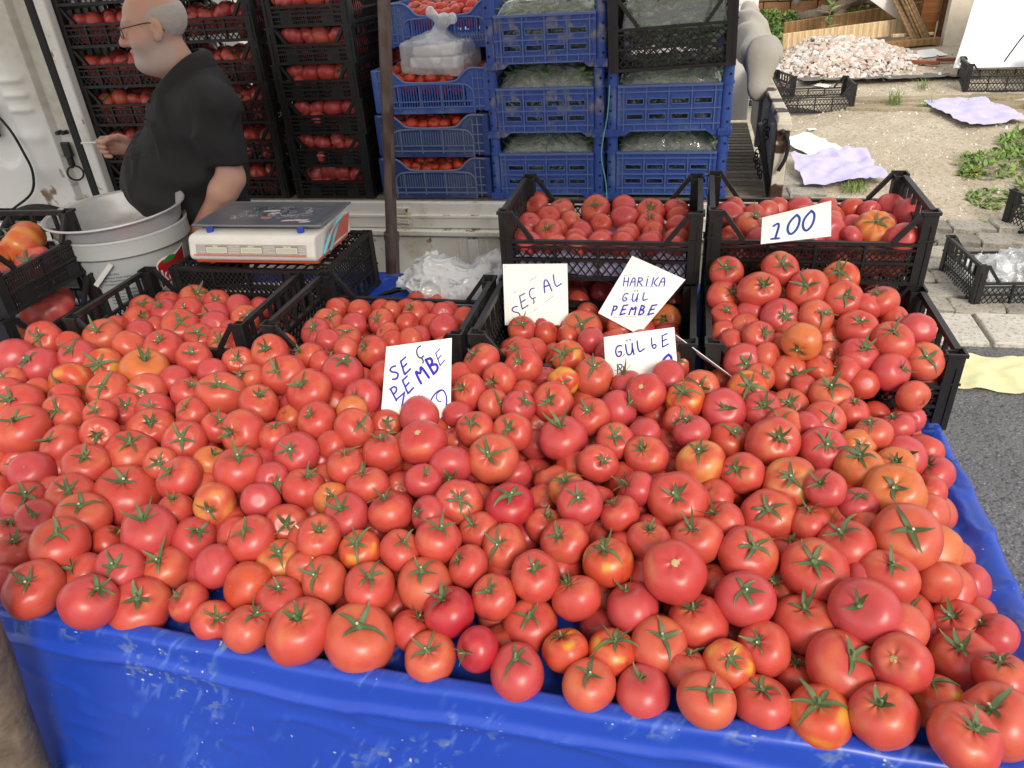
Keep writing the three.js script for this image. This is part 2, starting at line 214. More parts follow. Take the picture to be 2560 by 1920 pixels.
// ---- walls at the back of the yard
{
  const g = new THREE.Group(); g.name = numbered('yard_wall'); scene.add(g); tag(g, 'stained pale plaster wall at the back of the yard', 'wall', null, 'structure');
  mesh('wall_face', sheet(80, 40, (u, v) => { const x = mix(2.42, 9, u), y = mix(0.3, 3, v); return V(x, y, -8.86 + (x - 2.4) * 0.03 + 0.05 * (fbm(x * 1.6, y * 1.6) - 0.5) + 0.02 * (fbm(x * 6, y * 6, 3) - 0.5)); }, (u, v, q) => [q.x / 1.4, q.y / 1.4]), M.plaster, g);
  new Geo().box(6.6, 2.9, 0.3, 5.72, 1.6, -8.86).mesh('wall_core', M.plaster, g);
  const b = new THREE.Group(); b.name = numbered('block_wall'); scene.add(b); tag(b, 'wall of tan hollow clay blocks behind the branches', 'wall', null, 'structure');
  const mats = [0xb9926c, 0xa98158, 0xc4a17c, 0x9b7350].map(c => std(c, 0.9, { map: T.stone, bumpMap: bumpFine, bumpScale: 0.004 })), bg = boxUV(new RoundedBoxGeometry(0.285, 0.185, 0.19, 1, 0.008), 2), r = rand(44);
  for (let j = 0; j < 6; j++) for (let i = 0; i < 9; i++) { const m = mesh('block', bg, mats[r() * 4 | 0], b); m.position.set(0.2 + (i + (j % 2) * 0.5) * 0.295, 0.6 + j * 0.195, -10.1 + (r() - 0.5) * 0.03); m.rotation.y = (r() - 0.5) * 0.04; }
  new Geo().box(2.9, 1.3, 0.12, 1.4, 1.1, -10.17).mesh('mortar', M.plaster, b);
}
// ---- stall table under the tarpaulin
{
  const t = thing('stall_table', 'wooden trestle stall table hidden under the blue tarpaulin', 'table');
  new Geo().box(2.95, 0.03, 1.86, -0.86, 0.492, -1.74).mesh('table_top', M.table, t);
  for (const x of [-2.2, -0.8, 0.5]) for (const z of [-0.92, -2.5]) new Geo().box(0.07, 0.478, 0.07, x, 0.239, z).mesh('leg', M.table, t);
}
{
  const g = sheet(420, 260, (u, v) => {
    const a = mix(-2.35, 1.12, u), b = v < 0.45 ? mix(0, 0.06, v / 0.45) : mix(0.06, 1, (v - 0.45) / 0.55);   // b runs from the back over the front lip and down
    const zEdge = -0.763 - 0.03 * sstep(-0.4, -1.35, a) - 0.008 * sstep(0, 0.5, a), top = 1.9, skirt = 0.5;
    const fold = (s, R) => s <= 0 ? [s, 0] : s < R * Math.PI / 2 ? [R * Math.sin(s / R), R * (Math.cos(s / R) - 1)] : [R, -R - (s - R * Math.PI / 2)];
    // v < 0.45: table top; after it: lip and skirt
    const sz = v < 0.45 ? mix(-1.88, -0.1, v / 0.45) : v < 0.6 ? mix(-0.1, 0.02, (v - 0.45) / 0.15) : mix(0.02, 0.5, (v - 0.6) / 0.4);
    const fz = fold(sz, 0.014), fx = fold(a - 0.664, 0.016);
    let x = 0.664 + fx[0], z = zEdge + fz[0], y = 0.52 + fz[1] + fx[1];
    const lipF = sstep(-0.06, -0.012, sz) * 0.055, wob = 1 + 0.3 * (fbm(a * 5, 1.5, 2, 3) - 0.5);
    y += lipF * wob * (a < 0.66 ? 1 : 0.3);
    y += sstep(0.60, 0.655, a) * 0.022 * (1 - sstep(0.664, 0.70, a)) * (1 + 1.2 * (fbm(z * 6, 4.5, 2, 3) - 0.5)) * (sz < 0 ? 1 : 0);
    y += sstep(-0.9, -1.2, sz) * 0.0;
    if (sz > 0.02) {   // skirt: the sheet hangs in shallow folds, with a kinked crease below the lip
      const d = sz - 0.02, cr = 0.055 + 0.022 * (fbm(a * 3.2, 7.7, 1, 3) - 0.5) * 2 + 0.012 * Math.abs(((a * 2.1 + 0.3) % 1 + 1) % 1 - 0.5);
      z += 0.012 * Math.exp(-(((d - cr) / 0.012) ** 2)) - 0.010 * sstep(cr - 0.004, cr + 0.05, d) + 0.022 * (fbm(a * 1.3, d * 2.0, 3, 3) - 0.5) * sstep(0, 0.14, d);
      z += 0.004 * Math.max(0, 1 - Math.abs(fbm(a * 3 + d * 3, d * 4 - a, 6, 3) - 0.5) * 16) * sstep(0.02, 0.08, d) + d * 0.09;
    } else if (sz < -0.08) y += 0.004 * (fbm(a * 7, sz * 7, 1, 3) - 0.5);
    if (a > 0.70) x += 0.03 * (fbm(z * 4, (a - 0.7) * 6, 8, 3) - 0.4) + (a - 0.7) * 0.12;
    if (a > 0.56 && sz < 0) { const k = 1 - Math.abs(fbm(z * 7, a * 10, 9, 3) - 0.5) * 12; y += 0.010 * Math.max(0, k) * sstep(0.57, 0.62, a) * (1 - sstep(0.68, 0.74, a)); x += 0.014 * (fbm(z * 5, 3.3, 4, 3) - 0.5) * sstep(0.6, 0.68, a); }
    return V(x, y, z);
  }, (u, v, q) => [q.x * 0.8, (q.z - q.y) * 0.8]);
  tag(mesh('tarpaulin', g, M.tarp), 'shiny blue tarpaulin, scuffed and creased, draped over the stall table', 'tarpaulin');
}
{
  const r = rand(3), p = []; const g = new THREE.CylinderGeometry(0.052, 0.058, 1.05, 20, 40); const a = g.attributes.position;
  for (let i = 0; i < a.count; i++) { const x = a.getX(i), y = a.getY(i), z = a.getZ(i), k = 1 + 0.16 * (fbm(Math.atan2(z, x) * 1.5 + 8, y * 7, 2, 4) - 0.5); a.setX(i, x * k); a.setZ(i, z * k); } g.computeVertexNormals();
  const m = mesh('wooden_post', boxUV(g, 2.2), M.bark); m.position.set(-1.228, 0.51, -0.668); m.rotation.z = -0.217; tag(m, 'rough grey brown log post at the corner of the blue tarpaulin', 'post');
}
// ---- awning over the stall (outside the picture: its pole, and the shade on the tops of the fruit, show it)
{
  const t = thing('stall_awning', 'plain cream cloth awning held up over the stall by poles', 'awning');
  mesh('awning_cloth', sheet(30, 20, (u, v) => { const x = mix(-4.2, 1.35, u), z = mix(-2.95, -0.25, v); return V(x, 2.42 - 0.10 * Math.sin(u * Math.PI) * Math.sin(v * Math.PI) + (v - 0.5) * -0.12, z); }, (u, v, q) => [q.x, q.z]), std(0xe9e2d2, 0.95, { phys: 1, transmission: 0.32, thickness: 0, bumpMap: T.cloth, bumpScale: 0.001 }), t);
  for (const [x, z] of [[-4.1, -0.3], [-4.1, -2.9]]) new Geo().cyl(0.02, 0.02, V(x, 0, z), V(x, 2.4, z)).mesh('pole', M.steel, t);
}
{
  const t = thing('awning_pole', 'rusty grey steel pole with a thicker sleeve standing behind the table', 'pole');
  const a = V(-1.205, 0.02, -2.68), b = V(-0.93, 2.36, -2.68), at = k => a.clone().lerp(b, k);
  new Geo().cyl(0.0225, 0.0225, at(0.2), b, 20).mesh('tube', M.steel, t); new Geo().cyl(0.0285, 0.0285, a, at(0.283), 20).cyl(0.031, 0.031, at(0.272), at(0.2845), 20).mesh('sleeve', M.steel, t);
}
// ================================================================ THE TRUCK
M.floorA = std(0xc9c3b8, 0.8, { map: T.stone }); M.floorB = std(0xb3aca1, 0.8, { map: T.stone });
const truck = thing('pickup_truck', 'old white open pickup truck loaded with stacked crates of vegetables', 'truck');
{
  const P = (n, g, m, p = truck) => g.mesh(n, m, p, 1.2);
  for (let i = 0; i < 24; i++) new Geo().rbox(3.06, 0.026, 0.046, -1.19, 0.672, -3.12 - i * 0.064, 0.005).mesh('floor_slat', i % 2 ? M.floorA : M.floorB, truck, 1.2);
  P('bed_frame', new Geo().box(3.06, 0.04, 1.54, -1.19, 0.64, -3.87), M.dark);
  const ed = new Geo().rbox(3.1, 0.062, 0.028, -1.21, 0.656, -3.088, 0.006).rbox(3.1, 0.05, 0.03, -1.21, 0.594, -3.082, 0.008).rbox(3.1, 0.014, 0.05, -1.21, 0.6245, -3.086, 0.004); P('bed_edge', ed, M.paint);
  const ds = P('dropside', new Geo().rbox(3.08, 0.026, 0.05, -1.2, 0.553, -3.066, 0.007).rbox(3.08, 0.36, 0.018, -1.2, 0.365, -3.08, 0.004).rbox(3.08, 0.035, 0.035, -1.2, 0.175, -3.07, 0.007), M.paint);
  for (const x of [-2.35, -1.62, -0.905, -0.19]) { P('rib', new Geo().rbox(0.05, 0.325, 0.026, x, 0.365, -3.064, 0.006), M.paint, ds); P('rib_edge', new Geo().rbox(0.012, 0.30, 0.012, x + 0.06, 0.365, -3.066, 0.003).rbox(0.012, 0.30, 0.012, x - 0.06, 0.365, -3.066, 0.003), M.paint, ds); }
  for (const x of [-2.4, -1.222, -0.2]) {
    const h = P('hinge', new Geo().rbox(0.062, 0.03, 0.02, x, 0.652, -3.065, 0.005).rbox(0.062, 0.026, 0.022, x, 0.606, -3.058, 0.005), M.paint);
    P('hinge_pin', new Geo().cyl(0.008, 0.008, V(x - 0.04, 0.628, -3.055), V(x + 0.04, 0.628, -3.055)).rbox(0.012, 0.075, 0.014, x - 0.026, 0.628, -3.056, 0.004).rbox(0.012, 0.075, 0.014, x + 0.026, 0.628, -3.056, 0.004), M.rusty, h);
  }
  P('far_dropside', new Geo().rbox(3.08, 0.72, 0.03, -1.2, 1.05, -4.66, 0.006).rbox(3.08, 0.03, 0.05, -1.2, 1.42, -4.66, 0.008), M.paint);
  P('headboard_post', new Geo().rbox(0.056, 1.5, 0.05, -2.757, 1.44, -3.10, 0.01), M.paint); P('headboard', new Geo().rbox(0.03, 1.35, 1.5, -2.80, 1.36, -3.9, 0.006), M.innerPaint);
  P('rubber_seal', new Geo().rbox(0.046, 1.6, 0.05, -2.812, 1.4, -3.105, 0.01), M.rubber);
  { // cab side with pressed relief
    const relief = (x, y) => { let z = 0; const s = sstep(-3.18, -3.02, x) * (1 - sstep(-2.955, -2.935, x)); z += 0.035 * s * s * 0 + 0.03 * Math.exp(-(((x + 3.06) / 0.10) ** 2)) * sstep(0.72, 0.85, y); for (const yy of [1.115, 1.18, 1.245]) z += 0.012 * Math.exp(-(((y - yy) / 0.012) ** 2)) * sstep(-3.14, -3.10, x) * (1 - sstep(-3.0, -2.975, x)); z += 0.02 * Math.exp(-(((y - 0.93 + 0.02 * x) / 0.03) ** 2)) * (1 - sstep(-3.0, -2.96, x)) * 0.5; z -= 0.03 * sstep(-2.945, -2.935, x); z -= 0.025 * sstep(0.15, 0.13, Math.hypot((x + 3.27) / 1.0, (y - 1.06) / 1.5)); return z; };
    mesh('cab_side', sheet(220, 160, (u, v) => { const x = mix(-4.6, -2.84, u), y = mix(0.635 - 0.02 * sstep(-3.2, -2.9, x), 2.1, v); return V(x, y, -3.10 + relief(x, y) - 0.1 * sstep(1.5, 2.1, y)); }, (u, v, q) => [q.x * 0.5, q.y * 0.5]), M.paint, truck);
    P('cab_body', new Geo().box(1.74, 1.3, 1.45, -3.72, 1.36, -3.92), M.paint);
    P('door_handle', new Geo().rbox(0.10, 0.15, 0.02, -3.285, 1.065, -3.085, 0.01), M.rubber); P('sill', new Geo().rbox(1.7, 0.10, 0.05, -3.75, 0.50, -3.14, 0.015), M.paint);
    const arch = new Geo().tube(Array.from({ length: 14 }, (_, i) => { const a = Math.PI * i / 13; return V(-3.18 + 0.36 * Math.cos(a), 0.30 + 0.34 * Math.sin(a), -3.09); }), 0.022, 40, 8); P('wheel_arch', arch, M.rubber);
    P('chassis', new Geo().box(4.6, 0.12, 0.9, -1.9, 0.5, -3.85), M.dark);
    const l = P('latch', new Geo().rbox(0.045, 0.07, 0.02, -2.905, 0.925, -3.105, 0.006).rbox(0.03, 0.05, 0.02, -2.9, 0.875, -3.098, 0.006), M.darkMetal);
    P('ring', new Geo().add(new THREE.TorusGeometry(0.034, 0.0045, 8, 24), new THREE.Matrix4().makeRotationY(0.7).setPosition(-2.895, 0.815, -3.095)).bar(V(-2.9, 0.87, -3.09), V(-2.895, 0.84, -3.09), 0.012, 0.008), M.darkMetal, l);
    for (const x of [-2.917, -2.885]) P('bolt', new Geo().cyl(0.011, 0.009, V(x, 1.004, -3.12), V(x, 1.004, -3.09)), M.darkMetal);
  }
  for (const x of [-3.18, -0.55]) { const w = new Geo().add(new THREE.TorusGeometry(0.21, 0.085, 14, 32), new THREE.Matrix4().setPosition(x, 0.295, -3.30)); const wm = P('wheel', w, M.rubber); P('rim', new Geo().cyl(0.14, 0.14, V(x, 0.295, -3.36), V(x, 0.295, -3.27), 24), M.darkMetal, wm); }
  { // tailgate side, standing up across the end of the bed
    const x = 0.362, tg = P('tailgate', new Geo().rbox(0.02, 0.315, 1.5, x + 0.014, 0.845, -3.87, 0.004), M.paint);
    P('inner_panel', new Geo().box(0.008, 0.29, 1.46, x - 0.004, 0.84, -3.87), M.innerPaint, tg);
    P('top_rail', new Geo().rbox(0.05, 0.03, 1.52, x + 0.004, 1.002, -3.87, 0.008), M.rusty, tg);
    P('end_post', new Geo().rbox(0.05, 0.32, 0.03, x + 0.003, 0.85, -3.105, 0.006).rbox(0.055, 0.03, 0.045, x + 0.003, 0.985, -3.1, 0.006), M.rusty, tg);
    P('end_bolt', new Geo().sph(0.012, x - 0.002, 0.968, -3.082), M.darkMetal, tg);
    for (const z of [-3.28, -3.62, -3.98]) P('rib', new Geo().rbox(0.02, 0.26, 0.05, x - 0.016, 0.83, z, 0.006), M.innerPaint, tg);
    P('rod', new Geo().tube([V(x + 0.012, 0.955, -3.085), V(x + 0.022, 0.93, -3.07), V(x + 0.018, 0.87, -3.066), V(x - 0.002, 0.822, -3.07)], 0.0075, 20), M.rubber, tg);
    P('corner_post', new Geo().rbox(0.022, 0.30, 0.04, x - 0.045, 0.83, -3.20, 0.006, 0, 0, 0.22), M.darkMetal, tg);
    const ch = new Geo(); for (let i = 0; i < 16; i++) ch.add(new THREE.TorusGeometry(0.011, 0.0028, 6, 12), new THREE.Matrix4().makeRotationY(i % 2 * 1.57 + 0.4).setPosition(x - 0.05 + 0.015 * Math.sin(i * 0.5), 0.96 - i * 0.0165, -3.30 - 0.006 * i)); P('chain', ch, M.darkMetal, tg);
  }
}
tag(new Geo().tube([V(-3.33, 1.22, -3.06), V(-3.2, 1.13, -3.052), V(-3.13, 1.03, -3.05), V(-3.105, 0.93, -3.05), V(-3.095, 0.84, -3.05), V(-3.14, 0.74, -3.05), V(-3.27, 0.66, -3.04), V(-3.4, 0.6, -3.03)], 0.006, 60).mesh('cable', M.rubber, scene), 'thin black cable hanging down the white cab side', 'cable');
{ // cream canvas bundled over the tailgate
  const g = skinOf((x, y, z) => { const w = 0.016 * Math.sin(34 * x + 7 * Math.sin(5 * z) + 16 * y + 4 * fbm(x * 5, y * 5, z * 5, 2)) + 0.03 * (fbm(x * 12, y * 8, z * 7, 3) - 0.5); let d = capsule(x, y, z, [0.325, 1.14, -3.80], [0.30, 1.12, -4.4], 0.065, 0.08); d = smin(d, capsule(x, y, z, [0.31, 1.14, -3.80], [0.30, 1.02, -3.74], 0.055, 0.04), 0.06); d = smin(d, capsule(x, y, z, [0.30, 1.18, -4.2], [0.27, 1.27, -4.5], 0.06, 0.04), 0.08); d = smin(d, capsule(x, y, z, [0.335, 1.1, -4.0], [0.345, 0.98, -4.0], 0.07, 0.05), 0.05); return d + w; }, [0.1, 0.85, -4.65], [0.5, 1.55, -3.6], 0.010);
  tag(mesh('folded_canvas', boxUV(g), std(0xb5afa2, 0.9, { bumpMap: bumpCoarse, bumpScale: 0.01 })), 'crumpled cream canvas bundled over the truck tailgate', 'canvas');
}
// ================================================================ CRATES
function lattice(g, x0, x1, y0, y1, z, px, py, w, t, along) {   // crossing bars clipped to a rectangle; along(x, y, z) places them
  const k = py / px;
  for (const s of [1, -1]) for (let c = Math.floor((Math.min(-s * k * x0, -s * k * x1) + y0) / py) - 1; c <= Math.ceil((Math.max(-s * k * x0, -s * k * x1) + y1) / py) + 1; c++) {
    // y = s k x + c py
    let xa = x0, xb = x1; const f = y => (y - c * py) / (s * k); const l = Math.min(f(y0), f(y1)), h = Math.max(f(y0), f(y1)); xa = Math.max(xa, l); xb = Math.min(xb, h); if (xb - xa < 0.003) continue;
    g.bar(along(xa, s * k * xa + c * py, z), along(xb, s * k * xb + c * py, z), along === alongX ? w : t, along === alongX ? t : w);
  }
}
const alongX = (x, y, z) => V(x, y, z), alongZ = (x, y, z) => V(z, y, x);
function blackCrate({ W = 0.605, D = 0.418, H = 0.218, PH = 0.128, style = 'diamond', px = 0.026, py = 0.036, mat = M.black, simple = false }) {
  const c = new THREE.Group(), hw = W / 2, hd = D / 2, pw = 0.038, B = (n, g) => g.mesh(n, mat, c, 2.5);
  for (const sx of [-1, 1]) for (const sz of [-1, 1]) {
    const x = sx * (hw - pw / 2), z = sz * (hd - pw / 2), g = new Geo(), t = 0.004;
    g.box(pw, H - 0.008, t, x, H / 2 - 0.004, z + sz * (pw / 2 - t / 2)).box(t, H - 0.008, pw - 2 * t, x + sx * (pw / 2 - t / 2), H / 2 - 0.004, z).box(pw, H - 0.008, t, x, H / 2 - 0.004, z - sz * (pw / 2 - t / 2)).box(t, H - 0.008, pw - 2 * t, x - sx * (pw / 2 - t / 2), H / 2 - 0.004, z);
    g.box(pw + 0.008, 0.009, 0.006, x, H - 0.0045, z + sz * (pw / 2 + 0.001)).box(0.006, 0.009, pw + 0.002, x + sx * (pw / 2 + 0.001), H - 0.0045, z).box(0.004, H * 0.8, 0.004, x + sx * 0.006, H * 0.42, z + sz * (pw / 2 + 0.0015)).box(pw + 0.006, 0.006, 0.005, x, H * 0.62, z + sz * (pw / 2 + 0.0012));
    B('corner_post', g);
    B('brace', new Geo().bar(V(sx * (hw - pw), H - 0.007, sz * (hd - 0.009)), V(sx * (hw - pw - 0.062 * H / 0.218), PH, sz * (hd - 0.009)), 0.013, 0.013));
  }
  const ix = hw - pw;
  for (const s of [1, -1]) {   // long walls, cut down between the corner posts
    const g = new Geo(), z = s * (hd - 0.008), mid = PH * 0.52;
    g.box(2 * ix, 0.010, 0.015, 0, PH - 0.005, z).box(2 * ix, 0.005, 0.013, 0, PH - 0.022, z).box(2 * ix, 0.008, 0.014, 0, mid, z).box(2 * ix, 0.012, 0.014, 0, 0.007, z);
    if (style === 'diamond') { lattice(g, -ix, ix, 0.012, mid - 0.004, z, px, py, 0.0042, 0.0036, alongX); lattice(g, -ix, ix, mid + 0.004, PH - 0.024, z + 0.0003 * s, px, py, 0.0042, 0.0036, alongX); for (let i = 1; i < 4; i++) g.box(0.007, PH - 0.012, 0.0145, -ix + i * ix / 2, PH / 2, z + 0.0008 * s); }
    else { for (let i = 1; i < 34; i++) g.box(0.003, PH - 0.01, 0.006, -ix + i * 2 * ix / 34, PH / 2, z); for (const y of [PH * 0.3, PH * 0.7]) g.box(2 * ix, 0.004, 0.0075, 0, y, z); for (const q of [-1, 1]) g.box(0.055, 0.042, 0.0085, q * (ix - 0.06), 0.034, z); g.box(0.008, PH - 0.01, 0.012, 0, PH / 2, z); }
    B(s > 0 ? 'front_panel' : 'back_panel', g);
    const e = new Geo(), x = s * (hw - 0.008), iz = hd - pw, yt = H - 0.012;   // short walls: full height with handle windows on top
    e.box(0.016, 0.016, 2 * iz, x, yt, 0).box(0.013, 0.009, 2 * iz, x, H * 0.66, 0).box(0.012, 0.007, 2 * iz, x, H * 0.36, 0).box(0.014, 0.012, 2 * iz, x, 0.007, 0);
    for (let i = 0; i < 6; i++) e.box(0.012, H * 0.28, 0.010, x, H * 0.80, -iz + (i + 0.5) * iz / 3);
    if (!simple) { lattice(e, -iz, iz, 0.012, H * 0.35, x, px, py, 0.0042, 0.0036, alongZ); lattice(e, -iz, iz, H * 0.37, H * 0.65, x + 0.0003 * s, px, py, 0.0042, 0.0036, alongZ); } else for (let i = 0; i < 16; i++) e.box(0.004, H * 0.62, 0.004, x, H * 0.34, -iz + (i + 0.5) * iz / 8);
    B('side_panel', e);
  }
  const b = new Geo(), n = simple ? 9 : 16; for (let i = 0; i < n; i++) { b.box(0.006, 0.005, D - 0.02, -hw + (i + 0.5) * W / n, 0.004, 0); } for (let i = 0; i < 9; i++) b.box(W - 0.02, 0.0055, 0.006, 0, 0.0045, -hd + (i + 0.5) * D / 9); B('base', b);
  return c;
}
function place(src, name, label, category, pos, turn = 0, group, rot) { const o = src.used ? src.clone() : src; src.used = true; o.name = numbered(name); o.position.set(...pos); o.rotation.set(rot?.[0] ?? 0, turn, rot?.[1] ?? 0, 'YXZ'); scene.add(o); return tag(o, label, category, group); }
const TY = 0.523;   // top of the tarpaulin on the table
const crateA = blackCrate({}), crateB = blackCrate({ px: 0.0185, py: 0.021 });
const gOn = 'black crates in the row on the stall table';
place(crateA, 'black_crate', 'black crate of tomatoes farthest toward the grey pail in the table row', 'crate', [-1.545, TY, -1.935], 0.02, gOn);
place(crateA, 'black_crate', 'black crate of tomatoes in front of the green secateurs', 'crate', [-0.873, TY, -1.94], -0.005, gOn);
place(crateA, 'black_crate', 'black crate of tomatoes with the SEÇ AL card standing in it', 'crate', [-0.246, TY, -1.945], 0, gOn);
place(crateB, 'black_crate', 'black crate heaped highest with tomatoes at the end of the table', 'crate', [0.384, TY, -1.951], 0, gOn);
place(crateA, 'black_crate', 'shadowed lower black crate behind the SEÇ AL card', 'crate', [-0.243, TY, -2.367], 0, gOn);
place(crateB, 'black_crate', 'lower black crate hidden beneath the crate with the 100 card', 'crate', [0.384, TY, -2.372], 0, gOn);
place(crateA, 'black_crate', 'upper black crate lined with lilac paper above the SEÇ AL card', 'crate', [-0.240, TY + 0.215, -2.335], 0, gOn);
place(crateB, 'black_crate', 'upper black crate of pink tomatoes with the leaning 100 card', 'crate', [0.384, TY + 0.215, -2.365], -0.008, gOn);
place(crateB, 'black_crate', 'upturned black crate carrying the price scale', 'crate', [-1.455, TY + 0.218, -2.345], 0, gOn, [Math.PI, 0]);
const crateS = blackCrate({ W: 0.42, D: 0.60, style: 'slit', simple: true });
place(crateS, 'black_crate', 'upper black crate of big ribbed tomatoes in front of the pail', 'crate', [-2.335, TY + 0.215, -1.90], Math.PI / 2 + 0.05, 'black crates of ribbed tomatoes in front of the pail');
place(crateS, 'black_crate', 'lower black crate of ribbed tomatoes in front of the pail', 'crate', [-2.325, TY, -1.895], Math.PI / 2 - 0.02, 'black crates of ribbed tomatoes in front of the pail');
const gGr = 'empty black crates left on the ground';
place(crateA, 'black_crate', 'empty black crate standing alone on the dirt beside the tailgate', 'crate', [1.005, groundY(1.005, -6.9) - 0.01, -6.92], 0.02, gGr);
place(crateA, 'black_crate', 'black crate half hidden behind the truck tailgate corner', 'crate', [0.56, groundY(0.56, -7.3), -7.35], 0.3, gGr);
place(crateA, 'black_crate', 'black crate lined with lilac paper under the leaning white board', 'crate', [2.53, groundY(2.5, -7.1), -7.28], -0.12, gGr);
place(crateA, 'black_crate', 'black crate holding crumpled clear plastic on the paving stones', 'crate', [1.66, groundY(1.66, -3.85), -3.86], 0.1, gGr);
place(crateA, 'black_crate', 'black crate at the edge of the weeds beyond the crumpled plastic', 'crate', [2.16, groundY(2.16, -4.5), -4.58], 0.5, gGr);
// ---- shallow black crates in the truck
const BED = 0.686;
const crateT = blackCrate({ W: 0.474, D: 0.40, H: 0.172, PH: 0.098, px: 0.026, py: 0.032, simple: true });
const crateU = blackCrate({ W: 0.384, D: 0.40, H: 0.147, PH: 0.082, style: 'slit', simple: true });
const ordw = ['lowest', 'second lowest', 'third from the bottom', 'fourth from the bottom', 'fifth from the bottom', 'sixth from the bottom', 'top'];
const truckSlots = [];   // openings that hold pink tomatoes
[[-2.508, 'beside the white cab post'], [-2.028, 'behind the bald man']].forEach(([x, w], c) => { for (let k = 0; k < 6; k++) { const p = [x + (k % 3 - 1) * 0.004, BED + k * 0.1685, -3.325]; place(crateT, 'shallow_black_crate', `${ordw[k]} lattice-sided black crate in the stack ${w}`, 'crate', p, (k % 2) * 0.012, 'lattice-sided black crates stacked in the truck'); truckSlots.push([p, 0.474, 0.40, 0.098, 'T', c, k]); } });
for (let k = 0; k < 6; k++) { const p = [-1.562 + (k % 3 - 1) * 0.003 + k * 0.003, BED + k * 0.1435, -3.325]; place(crateU, 'shallow_black_crate', `${ordw[k]} slatted black crate in the stack beside the steel pole`, 'crate', p, (k % 2) * -0.014, 'slatted black crates stacked in the truck'); truckSlots.push([p, 0.384, 0.40, 0.082, 'U', 2, k]); }
for (let k = 0; k < 6; k++) { const p = [-1.45, BED + k * 0.1435, -3.76]; place(crateU, 'shallow_black_crate', `${ordw[k]} slatted black crate in the rear stack by the pole`, 'crate', p, 0.02, 'slatted black crates stacked in the truck'); truckSlots.push([p, 0.384, 0.40, 0.082, 'U', 3, k]); }
